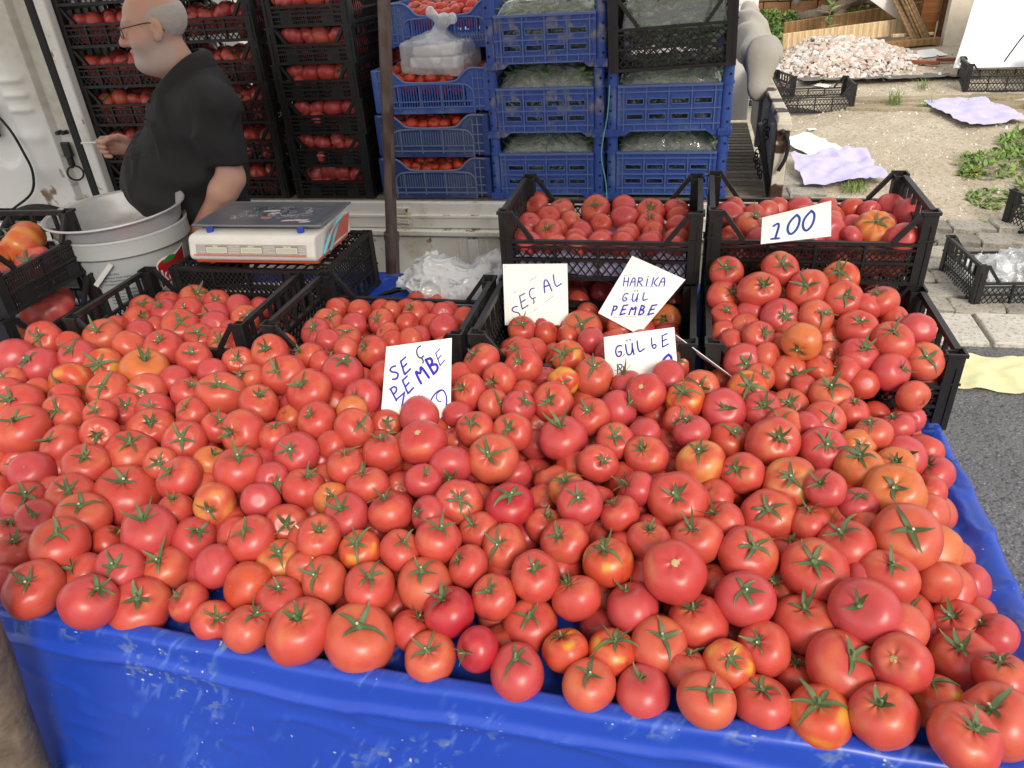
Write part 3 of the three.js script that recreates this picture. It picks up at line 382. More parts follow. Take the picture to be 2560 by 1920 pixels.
// ---- blue crates with a dipped, slit front
function slitCrate(open, mat) {
  const c = new THREE.Group(), W = 0.505, D = 0.42, H = 0.176, hw = W / 2, hd = D / 2, B = (n, g, p = c) => g.mesh(n, mat, p, 2);
  const wall = (w, dip) => {
    const s = new THREE.Shape(), h = w / 2; s.moveTo(-h, 0.012); s.lineTo(-h + 0.05, 0.012); s.lineTo(-h + 0.06, 0.0); s.lineTo(h - 0.06, 0.0); s.lineTo(h - 0.05, 0.012); s.lineTo(h, 0.012); s.lineTo(h, H - 0.004); if (dip) { s.lineTo(h - 0.065, H - 0.004); s.quadraticCurveTo(h - 0.085, H - 0.006, h - 0.10, H - 0.03); s.quadraticCurveTo(h - 0.118, H - 0.052, h - 0.145, H - 0.052); s.lineTo(-h + 0.145, H - 0.052); s.quadraticCurveTo(-h + 0.118, H - 0.052, -h + 0.10, H - 0.03); s.quadraticCurveTo(-h + 0.085, H - 0.006, -h + 0.065, H - 0.004); } s.lineTo(-h, H - 0.004);
    const n = Math.round((w - 0.14) / 0.0115);
    if (open) for (let i = 0; i < n; i++) { const x = -h + 0.07 + (i + 0.5) * (w - 0.14) / n; if (Math.abs(((x + h) / (w / 5)) % 1 - 0) < 0.06) continue; for (const [a, b] of [[0.026, 0.046], [0.052, 0.108]]) { if (b > 0.1 && Math.abs(x) > h - 0.085) continue; const q = new THREE.Path(); q.moveTo(x - 0.003, a); q.lineTo(x - 0.003, b); q.lineTo(x + 0.003, b); q.lineTo(x + 0.003, a); s.holes.push(q); } }
    const g = new THREE.ExtrudeGeometry(s, { depth: 0.005, bevelEnabled: false, curveSegments: 6 }); g.translate(0, 0, -0.0025); return g;
  };
  const ribs = (g, w, dip) => {
    const h = w / 2, z = 0.0045; if (dip) { g.tube([V(-h, H - 0.004, z), V(-h + 0.065, H - 0.004, z), V(-h + 0.095, H - 0.024, z), V(-h + 0.12, H - 0.046, z), V(-h + 0.15, H - 0.052, z), V(h - 0.15, H - 0.052, z), V(h - 0.12, H - 0.046, z), V(h - 0.095, H - 0.024, z), V(h - 0.065, H - 0.004, z), V(h, H - 0.004, z)], 0.005, 60, 6); g.tube([V(-h + 0.055, 0.02, z), V(-h + 0.055, 0.085, z), V(-h + 0.075, 0.108, z), V(-h + 0.10, 0.114, z), V(h - 0.10, 0.114, z), V(h - 0.075, 0.108, z), V(h - 0.055, 0.085, z), V(h - 0.055, 0.02, z)], 0.0045, 70, 6); } else g.box(w, 0.009, 0.010, 0, H - 0.006, z - 0.001);
    g.box(w, 0.005, 0.009, 0, 0.0265, z).box(w - 0.11, 0.004, 0.009, 0, 0.049, z); for (let i = 1; i < 5; i++) g.box(0.0045, 0.098, 0.009, -h + i * w / 5, 0.066, z); for (const q of [-1, 1]) { for (const y of [0.06, 0.095, 0.135]) g.box(0.055, 0.0035, 0.008, q * (h - 0.0275), y, z); g.box(0.004, H - 0.02, 0.008, q * (h - 0.03), H / 2, z + 0.0005).box(0.004, H - 0.02, 0.008, q * (h - 0.052), H / 2 - 0.01, z + 0.0005); }
    if (!open) for (let i = 0; i < 30; i++) g.box(0.0028, 0.052, 0.005, -h + 0.075 + i * (w - 0.15) / 29, 0.079, z - 0.001);
  };
  for (const s of [1, -1]) { const g = new Geo(), m = new THREE.Matrix4().makeRotationY(s > 0 ? 0 : Math.PI).setPosition(0, 0, s * (hd - 0.008)); g.add(wall(W - 0.03, true), m); const r = new Geo(), R2 = new Geo(); ribs(r, W - 0.03, true); R2.add(r.geo(0), m); const fp = B(s > 0 ? 'front_panel' : 'back_panel', g); R2.mesh('ribs', open ? M.blueEdge : M.blueWorn, fp, 2); const e = new Geo(), n = new THREE.Matrix4().makeRotationY(s * Math.PI / 2).setPosition(s * (hw - 0.008), 0, 0); e.add(wall(D - 0.03, false), n); const q = new Geo(), Q2 = new Geo(); ribs(q, D - 0.03, false); Q2.add(q.geo(0), n); const sp = B('side_panel', e); Q2.mesh('ribs', open ? M.blueEdge : M.blueWorn, sp, 2); }
  for (const sx of [-1, 1]) for (const sz of [-1, 1]) B('corner', new Geo().rbox(0.03, H - 0.002, 0.03, sx * (hw - 0.014), H / 2 + 0.004, sz * (hd - 0.014), 0.008));
  B('base', new Geo().box(W - 0.03, 0.006, D - 0.03, 0, 0.018, 0)); return c;
}
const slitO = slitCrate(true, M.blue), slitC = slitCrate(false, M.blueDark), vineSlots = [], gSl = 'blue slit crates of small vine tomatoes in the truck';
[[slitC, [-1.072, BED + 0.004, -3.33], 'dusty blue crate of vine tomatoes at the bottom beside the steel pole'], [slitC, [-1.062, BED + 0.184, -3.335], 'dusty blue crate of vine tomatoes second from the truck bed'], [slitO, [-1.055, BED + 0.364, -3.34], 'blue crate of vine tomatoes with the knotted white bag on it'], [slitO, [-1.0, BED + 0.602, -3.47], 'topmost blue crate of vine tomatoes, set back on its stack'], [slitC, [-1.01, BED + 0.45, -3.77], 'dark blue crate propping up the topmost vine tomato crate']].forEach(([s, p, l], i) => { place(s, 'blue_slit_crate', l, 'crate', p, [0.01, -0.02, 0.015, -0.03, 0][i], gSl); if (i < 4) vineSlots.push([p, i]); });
// ---- tall blue crates with round corner posts
function tallCrate(mat) {
  const c = new THREE.Group(), W = 0.492, D = 0.40, H = 0.262, PH = 0.195, hw = W / 2, hd = D / 2, B = (n, g, p = c, m = mat) => g.mesh(n, m, p, 2);
  const wall = (w, z, turn, name) => {
    const h = w / 2, s = new THREE.Shape(); s.moveTo(-h, 0); s.lineTo(-h + 0.028, 0); s.lineTo(-h + 0.055, 0.018); s.lineTo(h - 0.055, 0.018); s.lineTo(h - 0.028, 0); s.lineTo(h, 0); s.lineTo(h, PH); s.lineTo(-h, PH);
    const n = w > 0.4 ? 4 : 3, cw = (w - 0.05) / n;
    for (let i = 0; i < n; i++) for (const y of [0.075, 0.133]) { const x = -h + 0.025 + (i + 0.5) * cw, q = new THREE.Path(), a = 0.031, b = 0.0085; q.moveTo(x - a, y - b); q.lineTo(x - a, y + b); q.lineTo(x + a, y + b); q.lineTo(x + a, y - b); s.holes.push(q); }
    const p = new THREE.ExtrudeGeometry(s, { depth: 0.005, bevelEnabled: false }); p.translate(0, 0, -0.0025); const g = new Geo().add(p), r = new Geo();
    for (const y of [PH - 0.004, 0.169, 0.104, 0.046]) r.box(w, y > 0.18 ? 0.009 : 0.0045, y > 0.18 ? 0.016 : 0.010, 0, y, 0.005); r.box(w - 0.1, 0.005, 0.010, 0, 0.0215, 0.005);
    for (let i = 0; i <= n; i++) r.box(0.0045, PH - 0.024, 0.0095, -h + 0.025 + i * cw, 0.107, 0.0052); for (let i = 0; i < n; i++) r.box(0.004, 0.026, 0.0095, -h + 0.025 + (i + 0.5) * cw, 0.034, 0.0052);
    for (let i = 0; i < n; i++) for (const y of [0.075, 0.133]) { const x = -h + 0.025 + (i + 0.5) * cw; r.box(0.068, 0.003, 0.008, x, y - 0.0105, 0.004).box(0.068, 0.003, 0.008, x, y + 0.0105, 0.004).box(0.003, 0.018, 0.008, x - 0.0335, y, 0.004).box(0.003, 0.018, 0.008, x + 0.0335, y, 0.004); }
    const X = new THREE.Matrix4().makeRotationY(turn).setPosition(Math.sin(turn) * z, 0, Math.cos(turn) * z), fp = B(name, new Geo().add(g.geo(0), X)); new Geo().add(r.geo(0), X).mesh('ribs', M.blueEdge, fp, 2);
  };
  wall(W - 0.09, hd - 0.012, 0, 'front_panel'); wall(W - 0.09, hd - 0.012, Math.PI, 'back_panel'); wall(D - 0.09, hw - 0.012, Math.PI / 2, 'side_panel'); wall(D - 0.09, hw - 0.012, -Math.PI / 2, 'side_panel');
  for (const sx of [-1, 1]) for (const sz of [-1, 1]) {
    const x = sx * (hw - 0.026), z = sz * (hd - 0.026), g = new Geo().cyl(0.023, 0.0215, V(x, 0.012, z), V(x, H, z), 18).cyl(0.027, 0.027, V(x, PH - 0.006, z), V(x, PH + 0.003, z), 18); g.rbox(0.056, 0.03, 0.056, x + sx * 0.001, 0.012, z + sz * 0.001, 0.006); for (let i = -2; i <= 2; i++) g.box(0.003, 0.034, 0.004, x + i * 0.011, 0.014, z + sz * 0.0295);
    g.box(0.012, PH - 0.02, 0.012, sx * (hw - 0.052), PH / 2 + 0.008, sz * (hd - 0.012));
    const p = B('corner_post', g); for (const y of [0.05, 0.10, 0.155, 0.225]) B('peg_hole', new Geo().cyl(0.005, 0.005, V(x + sx * 0.008, y, z + sz * 0.019), V(x + sx * 0.0085, y, z + sz * 0.0225), 10), p, M.dark);
  }
  B('base', new Geo().box(W - 0.05, 0.006, D - 0.05, 0, 0.024, 0)); return c;
}
const tallA = tallCrate(M.blue), tallM = tallCrate(M.blueMud), greenSlots = [], gTa = 'tall blue crates of bagged green vegetables in the truck';
[[tallA, [-0.574, BED + 0.002, -3.325], 'bottom tall blue crate in the muddy column next to the vine tomatoes'], [tallM, [-0.568, BED + 0.262, -3.325], 'mud-smeared tall blue crate in the middle of its column'], [tallM, [-0.562, BED + 0.53, -3.32], 'tall blue crate with mud streaks on top of its column'], [tallA, [-0.074, BED + 0.004, -3.325], 'bottom tall blue crate beside the ribbed truck floor'], [tallA, [-0.076, BED + 0.262, -3.325], 'tall blue crate directly below the black crate of bagged greens'],
  [tallA, [-0.09, BED, -3.80], 'lowest dark tall blue crate in the rear column by the tailgate'], [tallA, [-0.085, BED + 0.262, -3.80], 'second tall blue crate in the rear column by the tailgate'], [tallA, [-0.08, BED + 0.524, -3.79], 'third tall blue crate in the rear column by the tailgate'], [tallM, [-0.06, BED + 0.786, -3.78], 'topmost tall blue crate in the rear column by the tailgate']].forEach(([s, p, l], i) => { place(s, 'tall_blue_crate', l, 'crate', p, [0.008, -0.012, 0.01, -0.006, 0.012, 0, 0, 0, 0][i], gTa); if (i < 5) greenSlots.push([p, 0.492, i]); });
const crateG = blackCrate({ W: 0.475, D: 0.40, H: 0.262, PH: 0.155, px: 0.028, py: 0.03 });
place(crateG, 'black_crate', 'black lattice crate of bagged greens set on the blue crates in the truck', 'crate', [-0.07, BED + 0.512, -3.31], 0.0, null, [0, 0.035]);
greenSlots.push([[-0.07, BED + 0.512, -3.31], 0.475, 9]);
// measured places of the tomatoes in millimetres: kind, x, y, z, radius, then where the stalk points (compass and height in degrees)
const tomatoPlaces = [
  ['heap', [
    ['r', 298, 601, -885, 57, 44, 72], ['y', 257, 575, -805, 48, -64, 78], ['r', 252, 596, -971, 53, -80, 80], ['r', 70, 598, -945, 50, -90, 73], ['r', 171, 574, -817, 45, -127, 82],
    ['o', 81, 613, -779, 43, 30, 79], ['r', 178, 600, -906, 43, -50, 55], ['y', 118, 600, -863, 39, 2, 70], ['d', 235, 548, -900, 38, -173, 78], ['r', 52, 582, -855, 38, 161, 68],
  ]],
  ['heap', [
    ['o', 507, 601, -822, 52, -72, 58], ['r', 440, 627, -765, 47, 33, 76], ['r', 343, 603, -802, 47, -58, 70], ['r', 503, 568, -956, 51, -77, 69], ['y', 435, 571, -866, 45, -154, 67],
    ['S', 377, 639, -876, 44, -51, 45], ['r', 515, 564, -1040, 47, -69, 64], ['r', 534, 608, -901, 39, -140, 68], ['p', 562, 585, -1010, 38, -110, 37],
  ]],
  ['heap', [
    ['o', -525, 582, -827, 63, 54, 73], ['r', -632, 598, -813, 57, 41, 75], ['o', -386, 577, -812, 44, 5, 72], ['r', -440, 573, -868, 38, 135, 56],
  ]],
  ['heap', [
    ['o', 440, 666, -1150, 60, -16, 59], ['p', 336, 655, -962, 54, -41, 51], ['r', 271, 648, -1057, 57, -27, 65], ['O', 442, 671, -1273, 55, -25, 52], ['r', 334, 646, -1127, 51, -76, 69],
    ['r', 393, 644, -1063, 48, 4, 84], ['r', 517, 571, -1122, 50, -49, 49], ['O-', 517, 596, -1200, 47, -166, -47], ['p', 372, 654, -1243, 38, -24, 81], ['p', 305, 698, -1235, 38, -43, 50],
    ['r', 278, 649, -1183, 38, -138, 75], ['d', 436, 584, -1044, 38, -20, 60], ['r', 537, 611, -1362, 38, -100, 40], ['o', 375, 632, -1209, 38, -87, 25],
  ]],
  ['heap', [
    ['r', -1211, 608, -1109, 72, 56, 73], ['r', -996, 568, -841, 58, 53, 64], ['r', -1185, 625, -804, 53, 41, 64], ['r', -1205, 644, -906, 55, 67, 70], ['p', -1054, 622, -794, 50, 106, 53],
    ['p', -1046, 639, -974, 54, 32, 76], ['o', -1231, 636, -1002, 54, 70, 70], ['p', -1060, 613, -887, 48, 29, 54], ['r', -1416, 621, -1038, 51, 64, 59], ['o', -992, 582, -931, 47, 0, 73],
    ['p', -974, 600, -1008, 47, 82, 54], ['r', -1303, 642, -1056, 49, 45, 53], ['p', -1331, 629, -978, 46, 49, 55], ['r', -1296, 629, -883, 43, 103, 75], ['r', -1138, 607, -873, 40, -36, 57],
    ['r', -889, 588, -852, 38, -53, 60], ['d', -1157, 594, -972, 38, 127, 38], ['p-', -1281, 612, -818, 38, 174, -73], ['r', -1043, 629, -1058, 38, 81, 84], ['p', -1366, 632, -932, 38, 112, 59],
  ]],
  ['heap', [
    ['S', 24, 665, -994, 54, 0, 66], ['r', 26, 662, -1200, 58, -12, 54], ['r', 157, 648, -1078, 53, 27, 69], ['p', 147, 637, -976, 49, -18, 67], ['r', 205, 641, -1204, 53, -24, 59],
    ['p', -46, 607, -953, 46, -124, 65], ['r', 63, 653, -1098, 47, -64, 70], ['r', -24, 649, -1083, 43, -14, 87], ['r', 114, 655, -1158, 40, -91, 47], ['r', -86, 657, -1150, 40, -105, 60],
    ['r', 237, 613, -1135, 38, -178, 78], ['d', 213, 593, -1053, 38, -57, 65],
  ]],
  ['heap', [
    ['o', 4, 595, -887, 48, 33, 71], ['p', -229, 580, -804, 46, -7, 86], ['p', -17, 570, -808, 44, -104, 83], ['r', -227, 576, -912, 48, -3, 76], ['o', -105, 582, -799, 43, 29, 86],
    ['y', -74, 583, -868, 41, 112, 82], ['y', -154, 588, -857, 40, -136, 64], ['c', -301, 603, -823, 38, -43, 20],
  ]],
  ['heap', [
    ['o', -435, 612, -945, 51, 3, 83], ['r', -225, 643, -967, 45, 10, 71], ['y', -97, 643, -1026, 46, -90, 77], ['r', -186, 639, -1073, 46, -35, 61], ['c', -312, 656, -1145, 48, 31, 75],
    ['r', -145, 623, -945, 42, -106, 61], ['r', -417, 659, -1137, 47, 25, 48], ['r', -429, 654, -1026, 44, 75, 75], ['o', -303, 632, -1047, 44, -14, 53], ['p', -167, 671, -1156, 45, -2, 60],
    ['r', -295, 622, -925, 40, -27, 66], ['r', -359, 632, -985, 39, -71, 50], ['r', -364, 633, -1087, 39, -35, 61], ['O', -201, 650, -1217, 38, -47, 74], ['p', -513, 662, -1192, 38, 55, 60],
    ['p', -471, 652, -1097, 38, -46, 36], ['r', -239, 617, -1137, 38, 70, 74],
  ]],
  ['heap', [
    ['Y', 248, 669, -1280, 52, -8, 54], ['r', 222, 683, -1399, 55, 13, 50], ['Y', 70, 672, -1319, 50, -35, 72], ['p', 123, 677, -1524, 51, 5, 45], ['r', -45, 673, -1332, 46, -24, 55],
    ['r', 155, 671, -1297, 43, -48, 46], ['o', 288, 673, -1719, 51, 21, 29], ['S', -60, 702, -1545, 47, -28, 52], ['y', 181, 684, -1617, 47, 0, 49], ['p', 212, 672, -1544, 45, -2, 52],
    ['y', 34, 689, -1544, 45, -31, 65], ['p', 177, 691, -1744, 48, 9, 23], ['d', 132, 652, -1445, 43, 35, 65], ['o', 256, 672, -1483, 43, -32, 53], ['r', -115, 677, -1372, 42, -2, 58],
    ['r', 5, 671, -1761, 49, -1, 36], ['p', -121, 679, -1499, 44, 87, 39], ['p', -57, 665, -1224, 38, -74, 34], ['o', 278, 662, -1584, 43, -14, 48], ['p', 50, 687, -1414, 40, -109, 67],
    ['o', 70, 682, -1615, 44, -5, 34], ['p-', -9, 688, -1649, 44, 156, -56], ['r', -108, 671, -1765, 46, -38, 67], ['p-', -55, 672, -1414, 38, 113, -48], ['p', -109, 686, -1610, 38, -120, 69],
    ['o', 23, 665, -1483, 38, 4, 46], ['o', 214, 678, -1689, 38, 16, 48], ['d-', -28, 639, -1554, 38, -143, -51],
  ]],
  ['heap', [
    ['c', -370, 613, -886, 46, -96, 73],
  ]],
  ['heap', [
    ['r', -534, 619, -916, 47, 67, 77], ['r', -702, 596, -876, 46, 55, 87], ['y-', -782, 602, -896, 46, 150, -38], ['r', -816, 637, -987, 47, -22, 68], ['Y', -750, 598, -970, 46, 44, 69],
    ['o', -630, 614, -921, 44, -21, 62], ['p', -647, 644, -1077, 47, 0, 65], ['r', -671, 652, -1000, 44, 42, 62], ['r', -553, 652, -1092, 44, -115, 70], ['Y', -954, 642, -1077, 45, 14, 19],
    ['r', -783, 638, -1157, 46, 113, 68], ['r', -630, 658, -1164, 44, -90, 77], ['d', -776, 624, -1056, 43, 33, 40], ['p-', -866, 616, -924, 41, 177, -54], ['r', -503, 636, -1005, 40, 82, 65],
    ['y', -582, 633, -992, 40, 4, 70], ['p-', -851, 650, -1092, 39, -150, -40], ['p', -860, 652, -1163, 38, 45, 19], ['O', -706, 634, -1135, 38, 20, 63], ['d-', -508, 548, -944, 38, 167, -70],
    ['d-', -920, 598, -1065, 38, 142, -43],
  ]],
  ['heap', [
    ['r', -1269, 642, -1217, 60, 83, 72], ['r', -1569, 682, -1228, 61, 16, 64], ['O', -1449, 679, -1543, 65, 65, 60], ['r', -1675, 677, -1334, 58, 9, 55], ['r', -1073, 657, -1132, 50, -28, 63],
    ['r', -1280, 649, -1317, 55, 50, 48], ['r', -1320, 666, -1138, 50, 55, 62], ['p-', -1454, 649, -1112, 49, -153, -55], ['r', -1134, 668, -1252, 50, 32, 43], ['r', -1532, 673, -1322, 51, 18, 48],
    ['r', -1444, 663, -1204, 48, -26, 53], ['p-', -1900, 685, -1560, 57, 153, -60], ['p', -1786, 680, -1530, 56, -19, 60], ['y', -1625, 679, -1463, 53, 18, 11], ['o', -1478, 679, -1428, 52, 20, 52],
    ['o', -1740, 670, -1736, 59, 8, 61], ['y', -1592, 675, -1554, 54, 26, 41], ['r', -1464, 688, -1657, 55, 28, 65], ['p', -1693, 686, -1581, 54, 16, 64], ['r', -1358, 675, -1242, 45, 32, 30],
    ['r', -1890, 688, -1672, 55, 19, 39], ['o', -1390, 662, -1464, 49, 30, 36], ['p', -1323, 650, -1395, 47, 27, 44], ['r', -1335, 687, -1615, 48, 34, 53], ['r', -1402, 653, -1383, 45, 57, 49],
    ['r', -1586, 672, -1386, 43, -17, 22], ['o', -1151, 657, -1177, 38, 33, 38], ['r', -1400, 694, -1302, 39, 14, 55], ['r', -1249, 680, -1446, 41, 86, 52], ['r', -1185, 675, -1366, 39, -12, 54],
    ['d', -1564, 620, -1173, 38, 42, 24], ['o-', -1583, 688, -1663, 45, -112, -39], ['p-', -1351, 663, -1532, 41, -116, -51], ['r-', -1769, 682, -1393, 39, -122, 24], ['o', -1809, 678, -1451, 38, -19, 47],
  ]],
  ['heap', [
    ['o', -378, 670, -1280, 55, -4, 48], ['S', -542, 692, -1290, 52, -11, 68], ['p', -235, 673, -1374, 53, -28, 76], ['p', -467, 665, -1249, 46, 14, -8], ['p-', -591, 678, -1410, 49, 143, -38],
    ['r', -279, 683, -1505, 49, -13, 39], ['o', -196, 686, -1632, 50, 17, 72], ['r', -354, 676, -1378, 45, -8, 46], ['o', -270, 652, -1972, 56, 8, 45], ['r', -181, 687, -1447, 44, -13, 61],
    ['r', -442, 676, -1377, 44, -22, 64], ['r', -146, 671, -1293, 41, 36, 47], ['r', -503, 689, -1681, 48, -63, 53], ['r', -386, 688, -1666, 47, -11, 48], ['r', -497, 684, -1529, 44, -21, 43],
    ['r', -433, 686, -1589, 45, -21, 21], ['p', -357, 683, -1472, 42, 68, 51], ['y', -280, 672, -1757, 45, -16, 42], ['r', -409, 678, -1749, 41, -22, 47], ['y', -268, 688, -1599, 38, 5, 23],
    ['r', -445, 655, -1937, 42, 17, 61], ['d-', -209, 628, -1330, 38, 132, -24], ['o', -427, 674, -1495, 38, 49, 30], ['p-', -231, 666, -1869, 38, -104, -33],
  ]],
  ['heap', [
    ['O', 393, 667, -1349, 49, -51, 73], ['p', 327, 672, -1403, 49, 3, 56], ['o', 369, 686, -1605, 48, -32, 69], ['p', 502, 643, -1442, 44, -10, 41], ['r', 344, 681, -1505, 44, 21, 47],
    ['O', 467, 661, -1380, 39, -16, 52], ['p', 566, 606, -1432, 41, -78, 55], ['o', 437, 679, -1466, 39, -91, 68], ['p', 515, 635, -1570, 38, -92, 64], ['r', 408, 676, -1552, 38, 105, 88],
    ['O', 402, 662, -1438, 38, 5, 44],
  ]],
  ['heap', [
    ['r', -938, 671, -1162, 52, 73, 73], ['r', -1002, 672, -1298, 55, -11, 36], ['o', -1152, 680, -1449, 58, 43, 62], ['r', -912, 687, -1478, 57, -13, 56], ['p', -836, 667, -1242, 50, 4, 53],
    ['r', -1026, 685, -1558, 56, 5, 43], ['p', -863, 686, -1581, 56, 67, 74], ['r', -633, 669, -1269, 46, -160, 81], ['r', -1026, 678, -1418, 50, 57, 58], ['r', -702, 664, -1217, 44, -169, 83],
    ['r', -1116, 688, -1653, 55, 18, 51], ['r', -735, 676, -1346, 46, 69, 40], ['r', -842, 675, -1367, 47, -14, 62], ['p', -770, 675, -1485, 47, -9, 31], ['r', -843, 667, -1742, 47, -48, 46],
    ['r', -916, 671, -1295, 39, 145, 85], ['r', -1084, 671, -1315, 38, 71, 56], ['r', -1194, 687, -1614, 41, 34, 35], ['r', -998, 687, -1661, 41, -42, 45], ['r', -937, 688, -1622, 39, 113, 48],
    ['r-', -751, 686, -1589, 38, 137, -35], ['O-', -771, 677, -1419, 38, -145, -26], ['d', -690, 638, -1428, 38, 33, 40], ['O', -1043, 650, -1206, 38, 90, 56], ['o', -1113, 681, -1537, 38, -36, 39],
    ['p-', -1241, 682, -1553, 38, -171, -55],
  ]],
  ['heap', [
    ['o', -732, 598, -802, 42, 126, 52], ['r', -820, 577, -825, 39, 66, 51],
  ]],
  ['last', [
    ['r', 344, 795, -1972, 55, -14, 41], ['r', 219, 795, -1964, 52, 11, 43], ['r', 431, 784, -1940, 50, -4, 41], ['O', 310, 756, -1742, 46, -20, -9], ['p', 272, 750, -1891, 49, 12, 34],
    ['r', 457, 750, -1844, 47, -6, 56], ['p', 452, 716, -1758, 45, 17, 59], ['r', 277, 827, -2042, 49, 5, 47], ['r', 526, 779, -1947, 45, -68, 62], ['o', 359, 762, -1879, 45, 33, 45],
    ['y', 433, 813, -2020, 46, -28, 53], ['r', 130, 757, -2002, 47, 55, 40], ['r', 135, 805, -2061, 46, -10, 46], ['r', 214, 731, -1807, 41, 30, 43], ['r', 137, 725, -1937, 41, 1, 57],
    ['r', 132, 700, -1874, 39, 21, 26], ['r', 151, 703, -1814, 38, 66, 33], ['r', 418, 695, -1712, 38, -83, 29],
  ]],
  ['last', [
    ['r', 529, 743, -1790, 50, -24, 70], ['p', 519, 699, -1715, 46, 43, 40], ['o', 601, 708, -1759, 46, -4, 46], ['p-', 594, 756, -1838, 41, -180, -39], ['o-', 621, 630, -1786, 38, -158, -43],
  ]],
  ['upperLast', [
    ['b', 556, 865, -2269, 56, -7, 57], ['p-', 429, 861, -2258, 47, -160, -17], ['p-', 682, 861, -2413, 49, 160, -15], ['p-', 615, 862, -2201, 44, 158, -25], ['o', 205, 861, -2286, 47, 73, 68],
    ['p-', 149, 861, -2394, 45, 178, -46], ['p-', 643, 861, -2490, 45, -157, -53],
  ]],
  ['first', [
    ['r', -1534, 662, -1839, 60, 40, 50], ['r', -1370, 640, -1794, 47, 28, 46], ['o', -1627, 656, -2061, 52, 65, 52], ['r', -1582, 659, -1953, 50, 12, 42], ['r', -1440, 654, -1793, 46, 36, 50],
    ['o', -1352, 660, -1922, 47, 41, 43], ['p-', -1430, 661, -1867, 46, -160, -30], ['p-', -1428, 656, -2008, 47, -83, 2], ['p', -1474, 660, -1938, 46, 8, 34], ['r', -1766, 657, -1970, 46, 41, 55],
    ['r', -1738, 653, -1893, 45, 77, 34], ['p-', -1648, 661, -1791, 43, -104, -51], ['r', -1528, 657, -2037, 45, 38, 45], ['p', -1674, 659, -1952, 44, 12, 59],
  ]],
  ['second', [
    ['p', -1067, 662, -1843, 47, 8, 55], ['o', -1068, 659, -1927, 46, 51, 56], ['p-', -681, 664, -1914, 43, -143, -59], ['o', -969, 655, -1839, 43, 23, 66], ['r', -805, 657, -2012, 42, -24, 55],
    ['p-', -975, 659, -1913, 41, 153, -25], ['r', -897, 659, -1950, 41, -15, 44],
  ]],
  ['third', [
    ['O', -28, 642, -2075, 45, -9, 29], ['r', -158, 651, -2000, 42, 19, 53],
  ]],
  ['upperThird', [
    ['r', -417, 835, -2277, 47, -6, 45], ['r', -288, 849, -2478, 49, -10, 44], ['r', -103, 847, -2459, 47, 3, 40], ['r', -98, 834, -2377, 45, -8, 65], ['p-', -184, 843, -2416, 45, 143, -39],
  ]],
];
